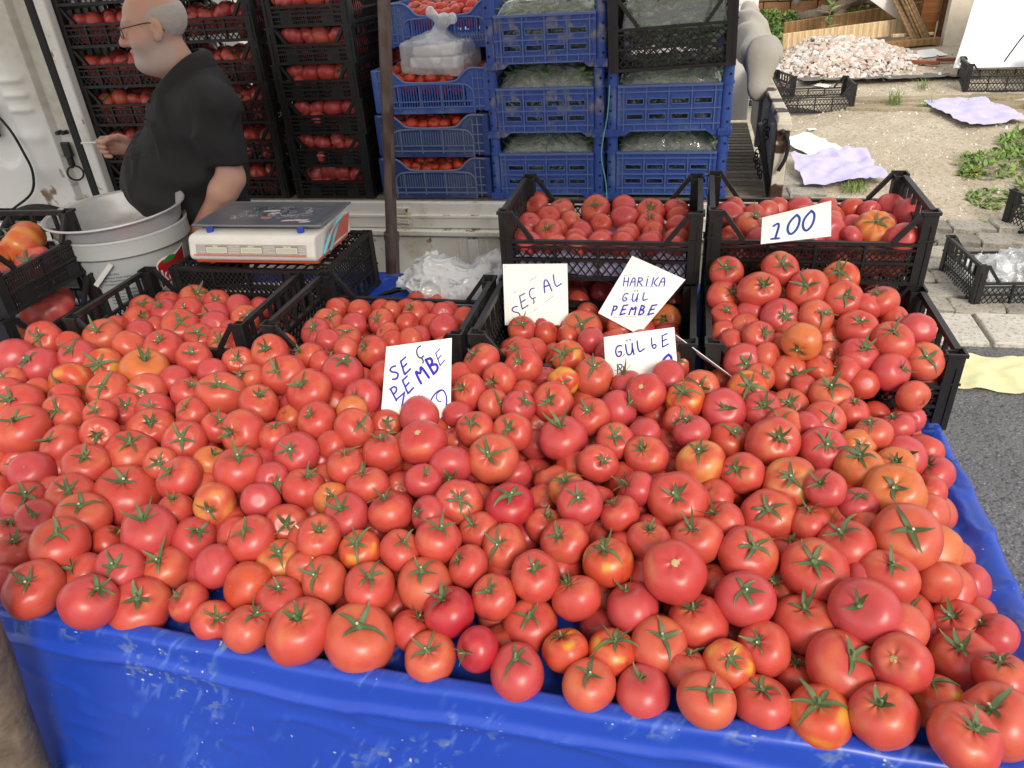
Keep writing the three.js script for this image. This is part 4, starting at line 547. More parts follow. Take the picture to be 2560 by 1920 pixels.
const hiddenPlaces = [
  ['heap', [
    ['d-', -587, 548, -930, 38, -120, -61], ['d-', -604, 588, -1102, 38, 147, -35], ['d-', -776, 604, -1240, 38, -125, -62], ['d-', -766, 589, -1138, 38, 139, -58], ['d', -590, 602, -1236, 38, 29, 49],
  ]],
  ['heap', [
    ['r', 102, 644, -1246, 38, -63, 59], ['r', 96, 602, -1047, 38, -134, 69], ['d-', -52, 575, -1067, 38, 161, -54],
  ]],
  ['heap', [
    ['d-', -103, 549, -953, 38, 138, -83], ['p', -271, 556, -886, 38, -138, 69],
  ]],
  ['upperThird', [
    ['r', -502, 853, -2522, 46, -26, 25], ['p-', -193, 851, -2503, 45, -136, -37], ['O', -18, 844, -2491, 44, 57, 65], ['p-', -8, 839, -2344, 41, 154, -2], ['o', -406, 849, -2484, 43, -58, 71],
    ['r', -440, 842, -2415, 42, 20, 49], ['r', -496, 838, -2366, 41, 27, 61], ['p-', -10, 846, -2416, 40, -172, -21], ['c-', -325, 826, -2252, 39, 153, -15], ['r-', -11, 828, -2270, 38, -173, -23],
    ['O-', -241, 826, -2258, 36, 141, -29], ['r', -257, 838, -2366, 36, -1, 42], ['r', -159, 829, -2305, 36, -59, 13], ['o', -359, 839, -2388, 36, 74, 30], ['r', -86, 832, -2315, 36, -36, 34],
    ['p-', -317, 828, -2326, 36, -148, -34], ['o', -500, 824, -2285, 36, -63, 29], ['O-', -84, 821, -2269, 36, 124, -28], ['O-', -389, 816, -2367, 36, -111, -9],
  ]],
  ['last', [
    ['r', 397, 706, -1862, 38, 11, 31], ['p', 397, 692, -1803, 38, 11, 37], ['r', 354, 696, -1719, 38, 52, 64], ['r', 199, 741, -1930, 38, -15, 20], ['o', 186, 724, -1882, 38, -7, 35],
    ['p-', 296, 724, -1855, 38, 174, -20], ['p-', 490, 772, -1928, 38, -132, -56], ['p-', 265, 709, -1803, 38, 137, -33],
  ]],
  ['second', [
    ['p', -807, 659, -1937, 39, 82, 6], ['r', -1000, 657, -2020, 40, 2, 69], ['r', -846, 660, -1868, 38, -44, 40], ['p-', -757, 644, -1890, 38, -167, -79], ['g-', -761, 662, -1832, 38, 168, -34],
    ['o', -719, 656, -2027, 38, 32, 28], ['p', -1084, 656, -2030, 38, 80, 53], ['p', -896, 655, -2027, 38, -55, 37], ['p-', -1007, 664, -1796, 38, -132, -55], ['o-', -646, 648, -2020, 38, -164, -45],
    ['r-', -742, 643, -1975, 38, -171, -22], ['o-', -810, 658, -1819, 38, -100, -21], ['d-', -662, 602, -2047, 38, 169, -32],
  ]],
  ['lowerThird', [
    ['d', -333, 601, -2309, 43, -9, 33], ['d', -255, 601, -2354, 42, 18, 28],
  ]],
  ['heap', [
    ['r-', -1702, 669, -1422, 38, -139, -52], ['p-', -1797, 686, -1665, 38, -152, -54], ['r-', -1754, 665, -1822, 38, -77, -12], ['r-', -1613, 645, -1175, 38, -83, -26],
  ]],
  ['heap', [
    ['o-', -932, 661, -1754, 38, -145, -33], ['d', -956, 632, -1431, 38, -21, 63], ['r-', -780, 652, -1305, 38, 167, -38], ['o-', -926, 631, -1245, 38, -101, -37], ['d-', -874, 626, -1523, 38, -158, -35],
    ['O-', -1148, 650, -1784, 38, -155, -12], ['p-', -1274, 646, -1771, 38, 169, -45],
  ]],
  ['heap', [
    ['d-', -237, 615, -1903, 38, 157, -20], ['r', -371, 650, -1932, 38, 79, 26], ['d', -334, 641, -1690, 38, -152, 80], ['d-', -216, 634, -1600, 38, 119, -43], ['d-', -311, 620, -1414, 38, -122, -72],
    ['p-', -385, 649, -1825, 38, -129, -23], ['p', -360, 665, -1566, 38, 103, 33], ['d', -315, 623, -1481, 38, 19, 34], ['d', -508, 618, -1403, 38, -93, 79], ['r', -306, 644, -1927, 38, -54, 15],
    ['d-', -339, 613, -1868, 38, -102, -27], ['r-', -512, 656, -1465, 38, 174, -66], ['r-', -554, 665, -1636, 38, 178, -58],
  ]],
  ['heap', [
    ['d-', 580, 548, -1170, 38, -130, -33], ['p', 348, 628, -1060, 38, -92, 28], ['o-', 531, 603, -1307, 38, -124, -44], ['O', 339, 628, -1240, 38, -35, 32],
  ]],
  ['heap', [
    ['d-', -281, 583, -1135, 38, 118, -30], ['d-', -304, 594, -1013, 38, -107, -66], ['d', -259, 601, -1238, 38, 13, 57], ['d-', -185, 599, -1039, 38, -116, -33], ['d-', -132, 590, -1147, 38, 141, -46],
    ['r-', -401, 602, -1216, 38, -122, -34],
  ]],
  ['third', [
    ['p-', -271, 640, -2098, 38, -153, 0], ['r-', -210, 625, -2074, 38, 151, 0],
  ]],
  ['heap', [
    ['d', 3, 625, -1455, 38, 28, 73], ['d', 12, 616, -1377, 38, 66, 82], ['d', 118, 636, -1725, 38, -79, 42], ['r', 235, 709, -1745, 38, 58, 19], ['r-', -180, 649, -1820, 38, -128, -51],
    ['d-', -62, 609, -1878, 38, 151, -20], ['d-', 209, 634, -1367, 38, 162, -39],
  ]],
  ['last', [
    ['p-', 455, 678, -1683, 38, -180, -32], ['r', 560, 745, -1914, 38, 55, 44], ['p-', 530, 721, -1940, 38, 173, -33],
  ]],
  ['heap', [
    ['d', 469, 548, -1025, 38, 10, 50], ['p-', 397, 649, -948, 38, -147, -65],
  ]],
  ['first', [
    ['p', -1718, 656, -2045, 38, 69, 79], ['r', -1635, 652, -1856, 38, 109, 33], ['p-', -1357, 646, -2036, 38, -91, -48], ['r', -1377, 648, -1856, 38, 79, 32],
  ]],
  ['table', [
    ['p-', -914, 566, -2292, 39, 143, -28], ['Y', -900, 556, -2359, 39, -41, 80], ['o', -834, 548, -2322, 38, 54, 53],
  ]],
  ['upperLast', [
    ['p-', 223, 859, -2412, 36, 167, -23], ['p-', 509, 853, -2339, 36, -158, -52], ['r', 484, 856, -2221, 36, -66, -9], ['p', 576, 858, -2454, 36, 22, 17], ['p-', 271, 857, -2460, 36, -158, -28],
    ['r-', 146, 853, -2215, 36, 178, -5],
  ]],
  ['heap', [
    ['g-', 302, 674, -1485, 38, 126, -7], ['d-', 487, 607, -1655, 38, 166, 1],
  ]],
  ['heap', [
    ['r-', -1513, 624, -1065, 38, -79, -33],
  ]],
  ['heap', [
    ['d-', 135, 548, -979, 38, -154, -58],
  ]],
];
// ================================================================ TOMATOES
const skinM = std(0xffffff, 0.34, { vertexColors: true, map: T.skin, phys: 1, specularIntensity: 1 });
const scarM = std(0xb9a878, 0.8, { bumpMap: bumpFine, bumpScale: 0.001 });
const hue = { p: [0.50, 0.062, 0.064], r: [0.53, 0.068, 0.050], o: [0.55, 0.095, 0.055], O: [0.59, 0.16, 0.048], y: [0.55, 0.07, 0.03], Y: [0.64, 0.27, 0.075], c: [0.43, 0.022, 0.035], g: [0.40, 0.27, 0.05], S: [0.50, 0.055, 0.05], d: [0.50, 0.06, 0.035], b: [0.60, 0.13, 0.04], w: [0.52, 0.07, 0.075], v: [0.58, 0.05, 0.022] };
function fruit(seed, kind, nu, nv, shape = {}) {   // unit radius, stalk end up
  const r = rand(seed * 977 + 13), lob = shape.lobes ?? [0, 4, 5, 6, 7, 0, 5][r() * 7 | 0], amp = shape.amp ?? 0.015 + r() * 0.03, hgt = shape.h ?? 0.78 + r() * 0.12, dim = shape.dimple ?? 0.10 + r() * 0.08, sx = (r() - 0.5) * 0.14, sz = (r() - 0.5) * 0.14, ph = r() * 6.28, ell = 1 + (r() - 0.5) * 0.12, bot = 0.03 + r() * 0.05, point = r() < 0.2 ? 0.06 : 0;
  const base = hue[kind], p = [], c = [], uv = [], idx = [], o = seed * 7.3;
  for (let j = 0; j <= nv; j++) for (let i = 0; i <= nu; i++) {
    const f = j / nv * Math.PI, t = i / nu * 2 * Math.PI, sf = Math.sin(f), cf = Math.cos(f);
    const top = cf > 0 ? 1 : 0.55 + 0.45 * (1 + cf);
    let rr = 1 + (lob ? amp * (Math.pow(Math.abs(Math.cos(lob * t / 2 + ph)), 0.7) - 0.6) * 1.6 * top * Math.min(1, sf * 1.6) : 0) + 0.07 * (fbm(Math.cos(t) * 0.9 + o, Math.sin(t) * 0.9, cf * 0.9 + o, 2) - 0.5);
    const sq = Math.pow(sf, 0.82); let x = Math.cos(t) * sq * rr * ell, z = Math.sin(t) * sq * rr / ell, y = cf * hgt * (1 + (cf < 0 ? point * cf * cf : 0));
    y -= dim * Math.exp(-((sf / 0.34) ** 2)) * (cf > 0 ? 1 : 0) * (1 + (lob ? 0.25 * Math.cos(lob * t + 2 * ph) : 0)); y += bot * Math.exp(-((sf / 0.3) ** 2)) * (cf < 0 ? 1 : 0); x += sx * y; z += sz * y;
    p.push(x, y, z); uv.push(i / nu * 2, j / nv);
    const n1 = fbm(Math.cos(t) * sf * 1.6 + o, cf * 1.6, Math.sin(t) * sf * 1.6, 3), n2 = fbm(Math.cos(t) * sf * 2.6 + o + 31, cf * 2.6, Math.sin(t) * sf * 2.6, 3), n3 = fbm(Math.cos(t) * sf * 1.5 + o + 77, cf * 1.5, Math.sin(t) * sf * 1.5, 2);
    let k = mix3(base, kind === 'c' || kind === 'p' ? [0.56, 0.085, 0.05] : [0.60, 0.17, 0.06], sstep(0.45, 0.8, n1) * (0.22 + 0.45 * sstep(0.1, 0.9, cf)));
    k = mix3(k, [0.46, 0.03, 0.035], sstep(0.55, 0.8, n2) * 0.4);
    if (kind === 'y') k = mix3(k, [0.64, 0.33, 0.04], sstep(0.54, 0.80, n3) * sstep(-0.3, 0.4, cf)); if (kind === 'Y') k = mix3(k, [0.55, 0.09, 0.045], sstep(0.38, 0.68, n3)); if (kind === 'b' || kind === 'w') k = mix3(k, kind === 'b' ? [0.66, 0.30, 0.06] : [0.60, 0.13, 0.09], lob ? sstep(0.6, 1, Math.abs(Math.cos(lob * t / 2 + ph))) * 0.7 : 0);
    if (kind === 'g') k = mix3(k, [0.5, 0.10, 0.04], sstep(0.55, 0.7, n1));
    c.push(...k);
  }
  for (let j = 0; j < nv; j++) for (let i = 0; i < nu; i++) { const a = j * (nu + 1) + i, b = a + 1, d = a + nu + 1, e = d + 1; if (j) idx.push(a, b, d); if (j < nv - 1) idx.push(b, e, d); }
  const g = new THREE.BufferGeometry(); g.setAttribute('position', new THREE.Float32BufferAttribute(p, 3)); g.setAttribute('color', new THREE.Float32BufferAttribute(c, 3)); g.setAttribute('uv', new THREE.Float32BufferAttribute(uv, 2)); g.setIndex(idx); g.computeVertexNormals();
  const n = g.attributes.normal; for (let j = 0; j <= nv; j++) { const a = j * (nu + 1), b = a + nu, v = V(n.getX(a) + n.getX(b), n.getY(a) + n.getY(b), n.getZ(a) + n.getZ(b)).normalize(); for (const q of [a, b]) n.setXYZ(q, v.x, v.y, v.z); }
  for (const j of [0, nv]) for (let i = 0; i <= nu; i++) n.setXYZ(j * (nu + 1) + i, 0, j ? -1 : 1, 0);
  g.userData.top = hgt - dim; g.userData.h = hgt; return g;
}
function calyxGeo(seed, top, hgt) {   // star of narrow pointed sepals, curling where they like
  const r = rand(seed * 131 + 5), n = r() < 0.6 ? 5 : 6, g = new Geo(), size = 0.46 + r() * 0.46, lift = (r() ** 1.2) * 1.1, cup = r() < 0.22;
  for (let k = 0; k < n; k++) {
    if (r() < 0.12) continue;
    const a = k / n * 6.283 + (r() - 0.5) * 0.6, L = size * (0.65 + 0.6 * r()), up = cup ? 0.5 + 0.5 * r() : lift * (r() * 1.3 - 0.15), curl = (r() - 0.25) * 2.4, w = 0.06 + 0.045 * r(), twist = (r() - 0.5) * 1.2, bend = (r() - 0.5) * 0.7, P = [], C = [], I = [], S = 9, tone = 0.8 + 0.4 * r();
    for (let i = 0; i <= S; i++) {
      const s = i / S, d = 0.05 + s * L, wd = w * (s < 0.15 ? 0.75 + s * 1.6 : Math.pow(1 - s, 0.75) * 1.12) + 0.008, aa = a + bend * s * s * 0.8;
      const rad = d * (cup ? 0.75 : 1) * Math.cos(up * 0.7 * s), q = Math.min(1, rad / 0.98), surf = hgt * Math.sqrt(Math.max(0, 1 - q * q)), sy = top + (surf - top) * sstep(0.1, 0.5, rad);
      const y = Math.min(sy, top + 0.3) + 0.035 + (up * L * s * 0.9 + curl * 0.28 * L * s * s * s) * (up > 0.05 || curl > 0 ? 1 : 0.2), cx = Math.cos(aa) * rad, cz = Math.sin(aa) * rad, tw = twist * s, px = -Math.sin(aa), pz = Math.cos(aa);
      for (const e of [-1, 0, 1]) { P.push(cx + px * wd * e * Math.cos(tw), y + (e ? 0.25 * wd : -0.05 * wd) + e * wd * Math.sin(tw), cz + pz * wd * e * Math.cos(tw)); const t = tone * (e ? 0.9 : 1.25), dry = sstep(0.7, 1, s) * 0.6; C.push(...mix3([0.085 * t, 0.125 * t, 0.045 * t], [0.30, 0.24, 0.12], dry)); }
    }
    for (let i = 0; i < S; i++) for (const e of [0, 1]) { const q = i * 3 + e; I.push(q, q + 1, q + 3, q + 1, q + 4, q + 3); }
    const b = new THREE.BufferGeometry(); b.setAttribute('position', new THREE.Float32BufferAttribute(P, 3)); b.setAttribute('color', new THREE.Float32BufferAttribute(C, 3)); b.setIndex(I); b.computeVertexNormals(); g.add(b);
  }
  const d = new THREE.SphereGeometry(0.12, 8, 5); d.scale(1, 0.45, 1); d.translate(0, top + 0.03, 0); d.setAttribute('color', new THREE.Float32BufferAttribute(Array.from({ length: d.attributes.position.count }, () => [0.09, 0.14, 0.045]).flat(), 3)); g.add(d);
  const q = g.geo(0); const st = new THREE.CylinderGeometry(0.045, 0.05, 0.17 + 0.12 * r(), 8, 1), tip = new THREE.CylinderGeometry(0.04, 0.045, 0.02, 8, 1);
  const paint = (m, c) => m.setAttribute('color', new THREE.Float32BufferAttribute(Array.from({ length: m.attributes.position.count }, () => c).flat(), 3)); paint(st, [0.17, 0.23, 0.09]); paint(tip, [0.55, 0.55, 0.42]); st.translate(0, 0.09, 0); tip.translate(0, 0.19, 0);
  const s = new Geo().add(st).add(tip).geo(0); s.applyMatrix4(new THREE.Matrix4().makeRotationFromEuler(new THREE.Euler((r() - 0.5) * 0.9, 0, (r() - 0.5) * 0.9)).setPosition(0, top + 0.03, 0));
  return [q, s];
}
const calyces = Array.from({ length: 22 }, (_, i) => i);
const protos = {};
function proto(kind, stalk, v) {
  const key = kind + (stalk ? '' : '-') + v; if (protos[key]) return protos[key];
  const seed = kind.charCodeAt(0) * 7 + v * 31, o = new THREE.Group(), sh = kind === 'b' ? { lobes: 9, amp: 0.06, h: 0.72, dimple: 0.16 } : kind === 'w' ? { lobes: [8, 10, 7][v % 3], amp: 0.075, h: 0.66, dimple: 0.18 } : {};
  const g = fruit(seed, kind, 40, 26, sh); mesh('flesh', g, skinM, o);
  if (kind === 'S') { const s = new THREE.SphereGeometry(0.14, 12, 6); s.scale(1, 0.25, 1); s.translate(0, g.userData.top + 0.005, 0); mesh('stem_scar', s, scarM, o); }
  else if (stalk) for (const c of [v * 2 + (seed % 11)]) { const [q, s] = calyxGeo(c + seed, g.userData.top, g.userData.h); const m = mesh('calyx', q, M.leaf, o); mesh('stalk', s, M.leaf, m); }
  else { const s = new THREE.SphereGeometry(0.03, 8, 5); s.scale(1, 0.4, 1); s.translate(0, -g.userData.h + 0.04, 0); mesh('blossom_scar', s, scarM, o); }
  return protos[key] = o;
}
const UP = V(0, 1, 0);
function orient(o, lon, lat, spin) { const a = lon * Math.PI / 180, b = lat * Math.PI / 180; o.quaternion.setFromUnitVectors(UP, V(Math.sin(a) * Math.cos(b), Math.sin(b), Math.cos(a) * Math.cos(b))).multiply(new THREE.Quaternion().setFromAxisAngle(UP, spin)); }
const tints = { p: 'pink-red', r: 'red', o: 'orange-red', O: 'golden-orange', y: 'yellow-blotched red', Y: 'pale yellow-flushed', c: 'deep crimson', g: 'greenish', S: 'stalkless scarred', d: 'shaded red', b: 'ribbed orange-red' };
const ordinals = ['first', 'second', 'third', 'fourth', 'fifth', 'sixth', 'seventh', 'eighth', 'ninth', 'tenth', 'eleventh', 'twelfth', 'thirteenth', 'fourteenth', 'fifteenth', 'sixteenth', 'seventeenth', 'eighteenth', 'nineteenth', 'twentieth'];
{
  const list = []; const r = rand(99);
  for (const [where, rows] of tomatoPlaces) for (const [code, x, y, z, R, lon, lat] of rows) list.push({ where, kind: code[0], stalk: code.length < 2, x: x / 1000, y: y / 1000 + (where === 'heap' && z > -1000 ? 0.004 : 0), z: z / 1000, R: R / 1000, lon, lat });
  const spots = { first: 'in the crate by the grey pail', second: 'in the crate before the secateurs', third: 'in the crate with the SEÇ AL card', last: 'in the crate below the 100 card', upperThird: 'in the upper lilac-lined crate', upperLast: 'in the crate with the 100 card', lowerThird: 'in the shadowed crate behind the SEÇ AL card', table: 'beside the clear bag on the tarp' };
  for (const t of list) {
    if (t.where === 'heap') {
      const side = t.x < -1.0 ? 'the wooden post' : t.x < -0.45 ? 'the SEÇ PEMBE card' : t.x < 0.07 ? 'the SEÇ AL card' : 'the 100 card';
      t.place = t.z > -0.93 ? 'front row along the tarp lip' : (t.z > -1.17 ? 'low-heap' : t.z > -1.45 ? 'mid-heap' : 'high-heap') + ' facing ' + side;
    } else t.place = spots[t.where];
    t.look = `${t.R > 0.053 ? 'large ' : t.R < 0.036 ? 'small ' : ''}${tints[t.kind]} tomato`; t.tail = t.kind === 'S' || t.stalk ? '' : ', stalk hidden';
  }
  const sets = {}; for (const t of list) (sets[t.look + t.tail + t.place] ??= []).push(t);
  for (const s of Object.values(sets)) { s.sort((a, b) => a.x - b.x); s.forEach((t, i) => t.label = s.length === 1 ? `${t.look}${t.tail}, ${t.place}` : `${ordinals[i]} ${t.look} from the post${t.tail}, ${t.place}`); }
  list.sort((a, b) => a.z - b.z);
  for (const t of list) {
    const q = proto(t.kind, t.stalk, r() * (t.kind === 'r' || t.kind === 'p' || t.kind === 'o' ? 7 : 4) | 0), o = q.clone(); o.name = numbered('tomato'); o.position.set(t.x, t.y, t.z); o.scale.setScalar(t.R * 1.05); orient(o, t.lon, t.lat, r() * 6.28); scene.add(o);
    tag(o, t.label, 'tomato', t.where === 'heap' ? 'loose tomatoes heaped on the blue tarp' : 'tomatoes ' + spots[t.where]);
  }
  // everything deeper in the heap and the crates: one mass
  const g = new Geo(), low = 'rpod'.split('').flatMap(k => [0, 1, 2].map(v => fruit(k.charCodeAt(0) + v * 5, k, 22, 14)));
  const taken = list.map(t => t); const add = (x, y, z, R, lon, lat) => { const m = new THREE.Object3D(); m.position.set(x, y, z); m.scale.setScalar(R); orient(m, lon, lat, r() * 6.28); m.updateMatrix(); g.add(low[r() * low.length | 0], m.matrix); };
  for (const [, rows] of hiddenPlaces) for (const [, x, y, z, R, lon, lat] of rows) { add(x / 1000, y / 1000, z / 1000, R / 1000, lon, lat); taken.push({ x: x / 1000, y: y / 1000, z: z / 1000, R: R / 1000 }); }
  const free = (x, y, z, R, k) => { for (const t of taken) { const d = Math.hypot(x - t.x, (y - t.y) * 1.15, z - t.z); if (d < k * (R + t.R)) return false; } return true; };
  const cover = (x, z) => { let m = 0; for (const t of list) if (t.where === 'heap' || t.where === 'last') { const d = Math.hypot(x - t.x, z - t.z); if (d < 0.10) m = Math.max(m, t.y); } return m; };
  for (let l = 0; l < 3; l++) for (let j = 0; j < 13; j++) for (let i = 0; i < 32; i++) {
    const R = 0.036 + r() * 0.008, x = -1.78 + (i + (j % 2) * 0.5 + (r() - 0.5) * 0.25) * 0.078, z = -0.95 - (j + (r() - 0.5) * 0.25) * 0.07, y = TY + R * 0.86 + l * 0.058; if (x > 0.57 || z < -1.70) continue;
    if (y > cover(x, z) - 0.024) continue; if (free(x, y, z, R, 0.66)) { add(x, y, z, R, r() * 360, (r() - 0.5) * 120); taken.push({ x, y, z, R }); }
  }
  const fill = (cx, cy, cz, W, D, n, layers, top) => { for (let l = 0; l < layers; l++) for (let i = 0; i < n; i++) for (let j = 0; j < 5; j++) { const R = 0.038 + r() * 0.006, x = cx - W / 2 + 0.045 + (i + 0.5 + (r() - 0.5) * 0.3) * (W - 0.09) / n, z = cz + D / 2 - 0.055 - j * 0.075 + (r() - 0.5) * 0.015, y = cy + 0.01 + R * 0.88 + l * 0.062; if (y > top) continue; if (free(x, y, z, R, 0.72)) { add(x, y, z, R, r() * 360, (r() - 0.5) * 140); taken.push({ x, y, z, R }); } } };
  for (const [x, z] of [[-1.545, -1.935], [-0.873, -1.94], [-0.246, -1.945], [0.384, -1.951]]) fill(x, TY, z, 0.60, 0.42, 7, 2, TY + 0.115);
  fill(0.384, TY, -1.951, 0.60, 0.42, 7, 4, TY + 0.16); fill(-0.243, TY, -2.367, 0.6, 0.42, 7, 2, TY + 0.12); fill(0.384, TY, -2.372, 0.6, 0.42, 7, 2, TY + 0.12); fill(0.384, TY + 0.215, -2.365, 0.6, 0.42, 7, 2, TY + 0.33); fill(-0.24, TY + 0.27, -2.335, 0.6, 0.42, 7, 1, TY + 0.35);
  tag(g.mesh('packed_tomatoes', skinM, scene, 0), 'mass of tomatoes packed deep in the heap and low in the table crates', 'tomatoes', null, 'stuff');
}
// ---- big ribbed tomatoes in the askew crates
for (const [x, y, z, R, lon, lat, k, l] of [[-2.25, 0.85, -2.06, 0.085, -60, 50, 'b', 'big pale ribbed tomato on top of the upper crate by the pail'], [-2.30, 0.83, -1.93, 0.08, 40, -30, 'b', 'ribbed orange tomato with its blossom end showing, upper crate by the pail'], [-2.17, 0.645, -1.985, 0.088, 20, 68, 'w', 'big deep-ribbed red tomato in the lower crate by the pail'], [-2.26, 0.63, -1.82, 0.075, 100, 20, 'o', 'orange tomato at the shadowed end of the lower crate by the pail'], [-2.14, 0.60, -1.80, 0.055, 10, -40, 'O', 'golden tomato beside the deep-ribbed red one by the pail'], [-2.16, 0.80, -1.99, 0.065, 10, 40, 'w', 'ribbed red tomato low inside the upper crate by the pail'], [-2.15, 0.79, -1.85, 0.06, 60, 20, 'w', 'half hidden ribbed tomato at the near end of the upper crate by the pail']]) {
  const o = proto(k, true, Math.round(R * 1000) % 3).clone(); o.name = numbered('tomato'); o.position.set(x, y, z); o.scale.setScalar(R); orient(o, lon, lat, x * 9); scene.add(o); tag(o, l, 'tomato', 'big ribbed tomatoes beside the pail');
}
// ---- pink ribbed tomatoes in the truck's shallow crates, vine tomatoes in the blue slit crates
{
  const r = rand(123), pv = [0, 1, 2].map(v => proto('w', true, v)), pn = [proto('p', false, 1), proto('r', true, 2), proto('o', true, 3)];
  const names = ['beside the white cab post', 'behind the bald man', 'beside the steel pole', 'in the rear stack by the pole'], low = [0, 1, 2, 3].map(v => fruit(300 + v, 'w', 18, 12, { lobes: 8, amp: 0.06, h: 0.7 }));
  const g = new Geo();
  for (const [[cx, cy, cz], W, D, PH, type, c, k] of truckSlots) {
    const n = type === 'T' ? 5 : 4;
    for (let j = 0; j < (type === 'T' ? 3 : 3); j++) for (let l = 0; l < 2; l++) for (let i = 0; i < n; i++) {
      const R = (type === 'T' ? 0.040 : 0.042) + r() * 0.010, x = cx - W / 2 + 0.05 + (i + 0.5 + (r() - 0.5) * 0.3) * (W - 0.1) / n, z = cz + D / 2 - 0.062 - j * 0.085 + (r() - 0.5) * 0.02, y = cy + 0.012 + R * 0.75 + l * 0.056 + (r() - 0.5) * 0.008;
      if (l === 1 && j < 2 && c < 3) { const o = (r() < 0.65 ? pv[r() * 3 | 0] : pn[r() * 3 | 0]).clone(); o.name = numbered('pink_tomato'); o.position.set(x, y, z); o.scale.setScalar(R); orient(o, r() * 360, 20 + r() * 60, r() * 6); scene.add(o); tag(o, `${ordinals[i]} pink tomato from the cab, ${j ? 'second' : 'first'} row, crate ${['one', 'two', 'three', 'four', 'five', 'six'][k]} up ${names[c]}`, 'pink tomato', `pink tomatoes in the ${ordw[k]} black crate ${names[c]}`); }
      else { const m = new THREE.Object3D(); m.position.set(x, y, z); m.scale.setScalar(R); orient(m, r() * 360, (r() - 0.3) * 90, 0); m.updateMatrix(); g.add(low[r() * 4 | 0], m.matrix); }
    }
  }
  tag(g.mesh('packed_pink_tomatoes', skinM, scene, 0), 'pink tomatoes packed low and deep in the black truck crates', 'pink tomatoes', null, 'stuff');
  const vine = [0, 1, 2, 3].map(v => proto('v', v < 2, v)), gv = new Geo(), lv = [0, 1].map(v => fruit(400 + v, 'v', 16, 11, { lobes: 0, h: 0.92, dimple: 0.05 })), vineM = std(0x6f8a3c, 0.7), vs = ['bottom blue slit crate', 'second blue slit crate', 'bagged blue slit crate', 'topmost blue slit crate'];
  for (const [[cx, cy, cz], q] of vineSlots) {
    for (let l = 0; l < 2; l++) for (let j = 0; j < 4; j++) for (let i = 0; i < 9; i++) {
      const R = 0.026 + r() * 0.006, x = cx - 0.215 + (i + 0.5 + (r() - 0.5) * 0.5) * 0.43 / 9, z = cz + 0.155 - j * 0.06 + (r() - 0.5) * 0.03, y = cy + 0.092 + l * 0.036 + j * (q > 1 ? 0.010 : 0.004) + (r() - 0.5) * 0.018;
      if (l === 1 && j < (q > 1 ? 3 : 2) && i > 0 && i < 8) { const o = vine[r() * 4 | 0].clone(); o.name = numbered('vine_tomato'); o.position.set(x, y, z); o.scale.setScalar(R); orient(o, r() * 360, r() * 90, 0); scene.add(o); tag(o, `${ordinals[i - 1]} vine tomato from the pole, ${['first', 'second', 'third'][j]} row of the ${vs[q]}`, 'vine tomato', `vine tomatoes in the ${vs[q]}`); }
      else { const m = new THREE.Object3D(); m.position.set(x, y, z); m.scale.setScalar(R); m.updateMatrix(); gv.add(lv[r() * 2 | 0], m.matrix); }
    }
    const st = new Geo(); for (let i = 0; i < 7; i++) { const x = cx - 0.16 + r() * 0.3, z = cz + 0.05 + r() * 0.1, y = cy + 0.165, a = r() * 6; st.tube([V(x, y - 0.015, z), V(x + 0.03 * Math.cos(a), y, z + 0.02), V(x + 0.06 * Math.cos(a + 0.6), y - 0.012, z + 0.03 * Math.sin(a)), V(x + 0.075 * Math.cos(a), y - 0.02, z + 0.03)], 0.0022, 12, 5); } 
    tag(st.mesh('vine_stems', vineM), `thin green vine stems lying over the tomatoes in the ${vs[q]}`, 'stems');
  }
  tag(gv.mesh('packed_vine_tomatoes', skinM, scene, 0), 'vine tomatoes packed low in the blue slit crates', 'vine tomatoes', null, 'stuff');
}
// ================================================================ THINGS ON THE TABLE
// ---- hand-lettered price cards
const strokes = { S: [[[.85, .12], [.5, .02], [.15, .2], [.3, .42], [.65, .55], [.75, .8], [.4, 1], [.02, .9]]], E: [[[.3, 0], [.18, .5], [.08, 1]], [[.3, .02], [.9, -.06]], [[.2, .5], [.7, .4]], [[.08, 1], [.8, .86]]], Ç: [[[.8, .1], [.45, .05], [.12, .45], [.25, .9], [.7, .85]], [[.45, .95], [.5, 1.15], [.35, 1.28]]], P: [[[.2, .05], [.1, 1]], [[.15, .1], [.6, 0], [.8, .25], [.5, .48], [.16, .5]]], M: [[[.05, 1], [.15, 0], [.45, .6], [.85, 0], [.9, 1]]], B: [[[.2, 0], [.12, 1]], [[.2, .02], [.65, .05], [.62, .4], [.2, .48]], [[.2, .48], [.8, .55], [.7, .95], [.12, 1]]], A: [[[.05, 1], [.25, .1], [.7, 0], [.85, 1]], [[.15, .55], [.8, .5]]], L: [[[.2, 0], [.12, .98], [.85, .7]]], H: [[[.1, 0], [.08, 1]], [[.8, 0], [.78, 1]], [[.1, .5], [.8, .45]]], R: [[[.15, 0], [.1, 1]], [[.12, .05], [.7, .0], [.75, .4], [.14, .5]], [[.3, .5], [.85, 1]]], İ: [[[.4, .15], [.38, 1]], [[.4, -.12], [.42, -.10]]], K: [[[.15, 0], [.1, 1]], [[.85, 0], [.15, .55], [.85, 1]]], G: [[[.85, .12], [.45, .0], [.1, .45], [.3, .95], [.75, .85], [.8, .55], [.45, .55]]], Ü: [[[.12, .1], [.1, .8], [.4, 1], [.75, .8], [.85, .1]], [[.85, .5], [.9, 1]], [[.3, -.2], [.33, -.18]], [[.65, -.22], [.68, -.2]]], 1: [[[.1, .3], [.5, 0], [.35, 1]], [[.1, 1], [.6, .98]]], 0: [[[.6, .02], [.2, .25], [.08, .7], [.35, 1], [.75, .7], [.85, .2], [.6, .02]]], b: [[[.3, 0], [.12, .7], [.35, 1], [.7, .8], [.55, .55], [.2, .7]]] };
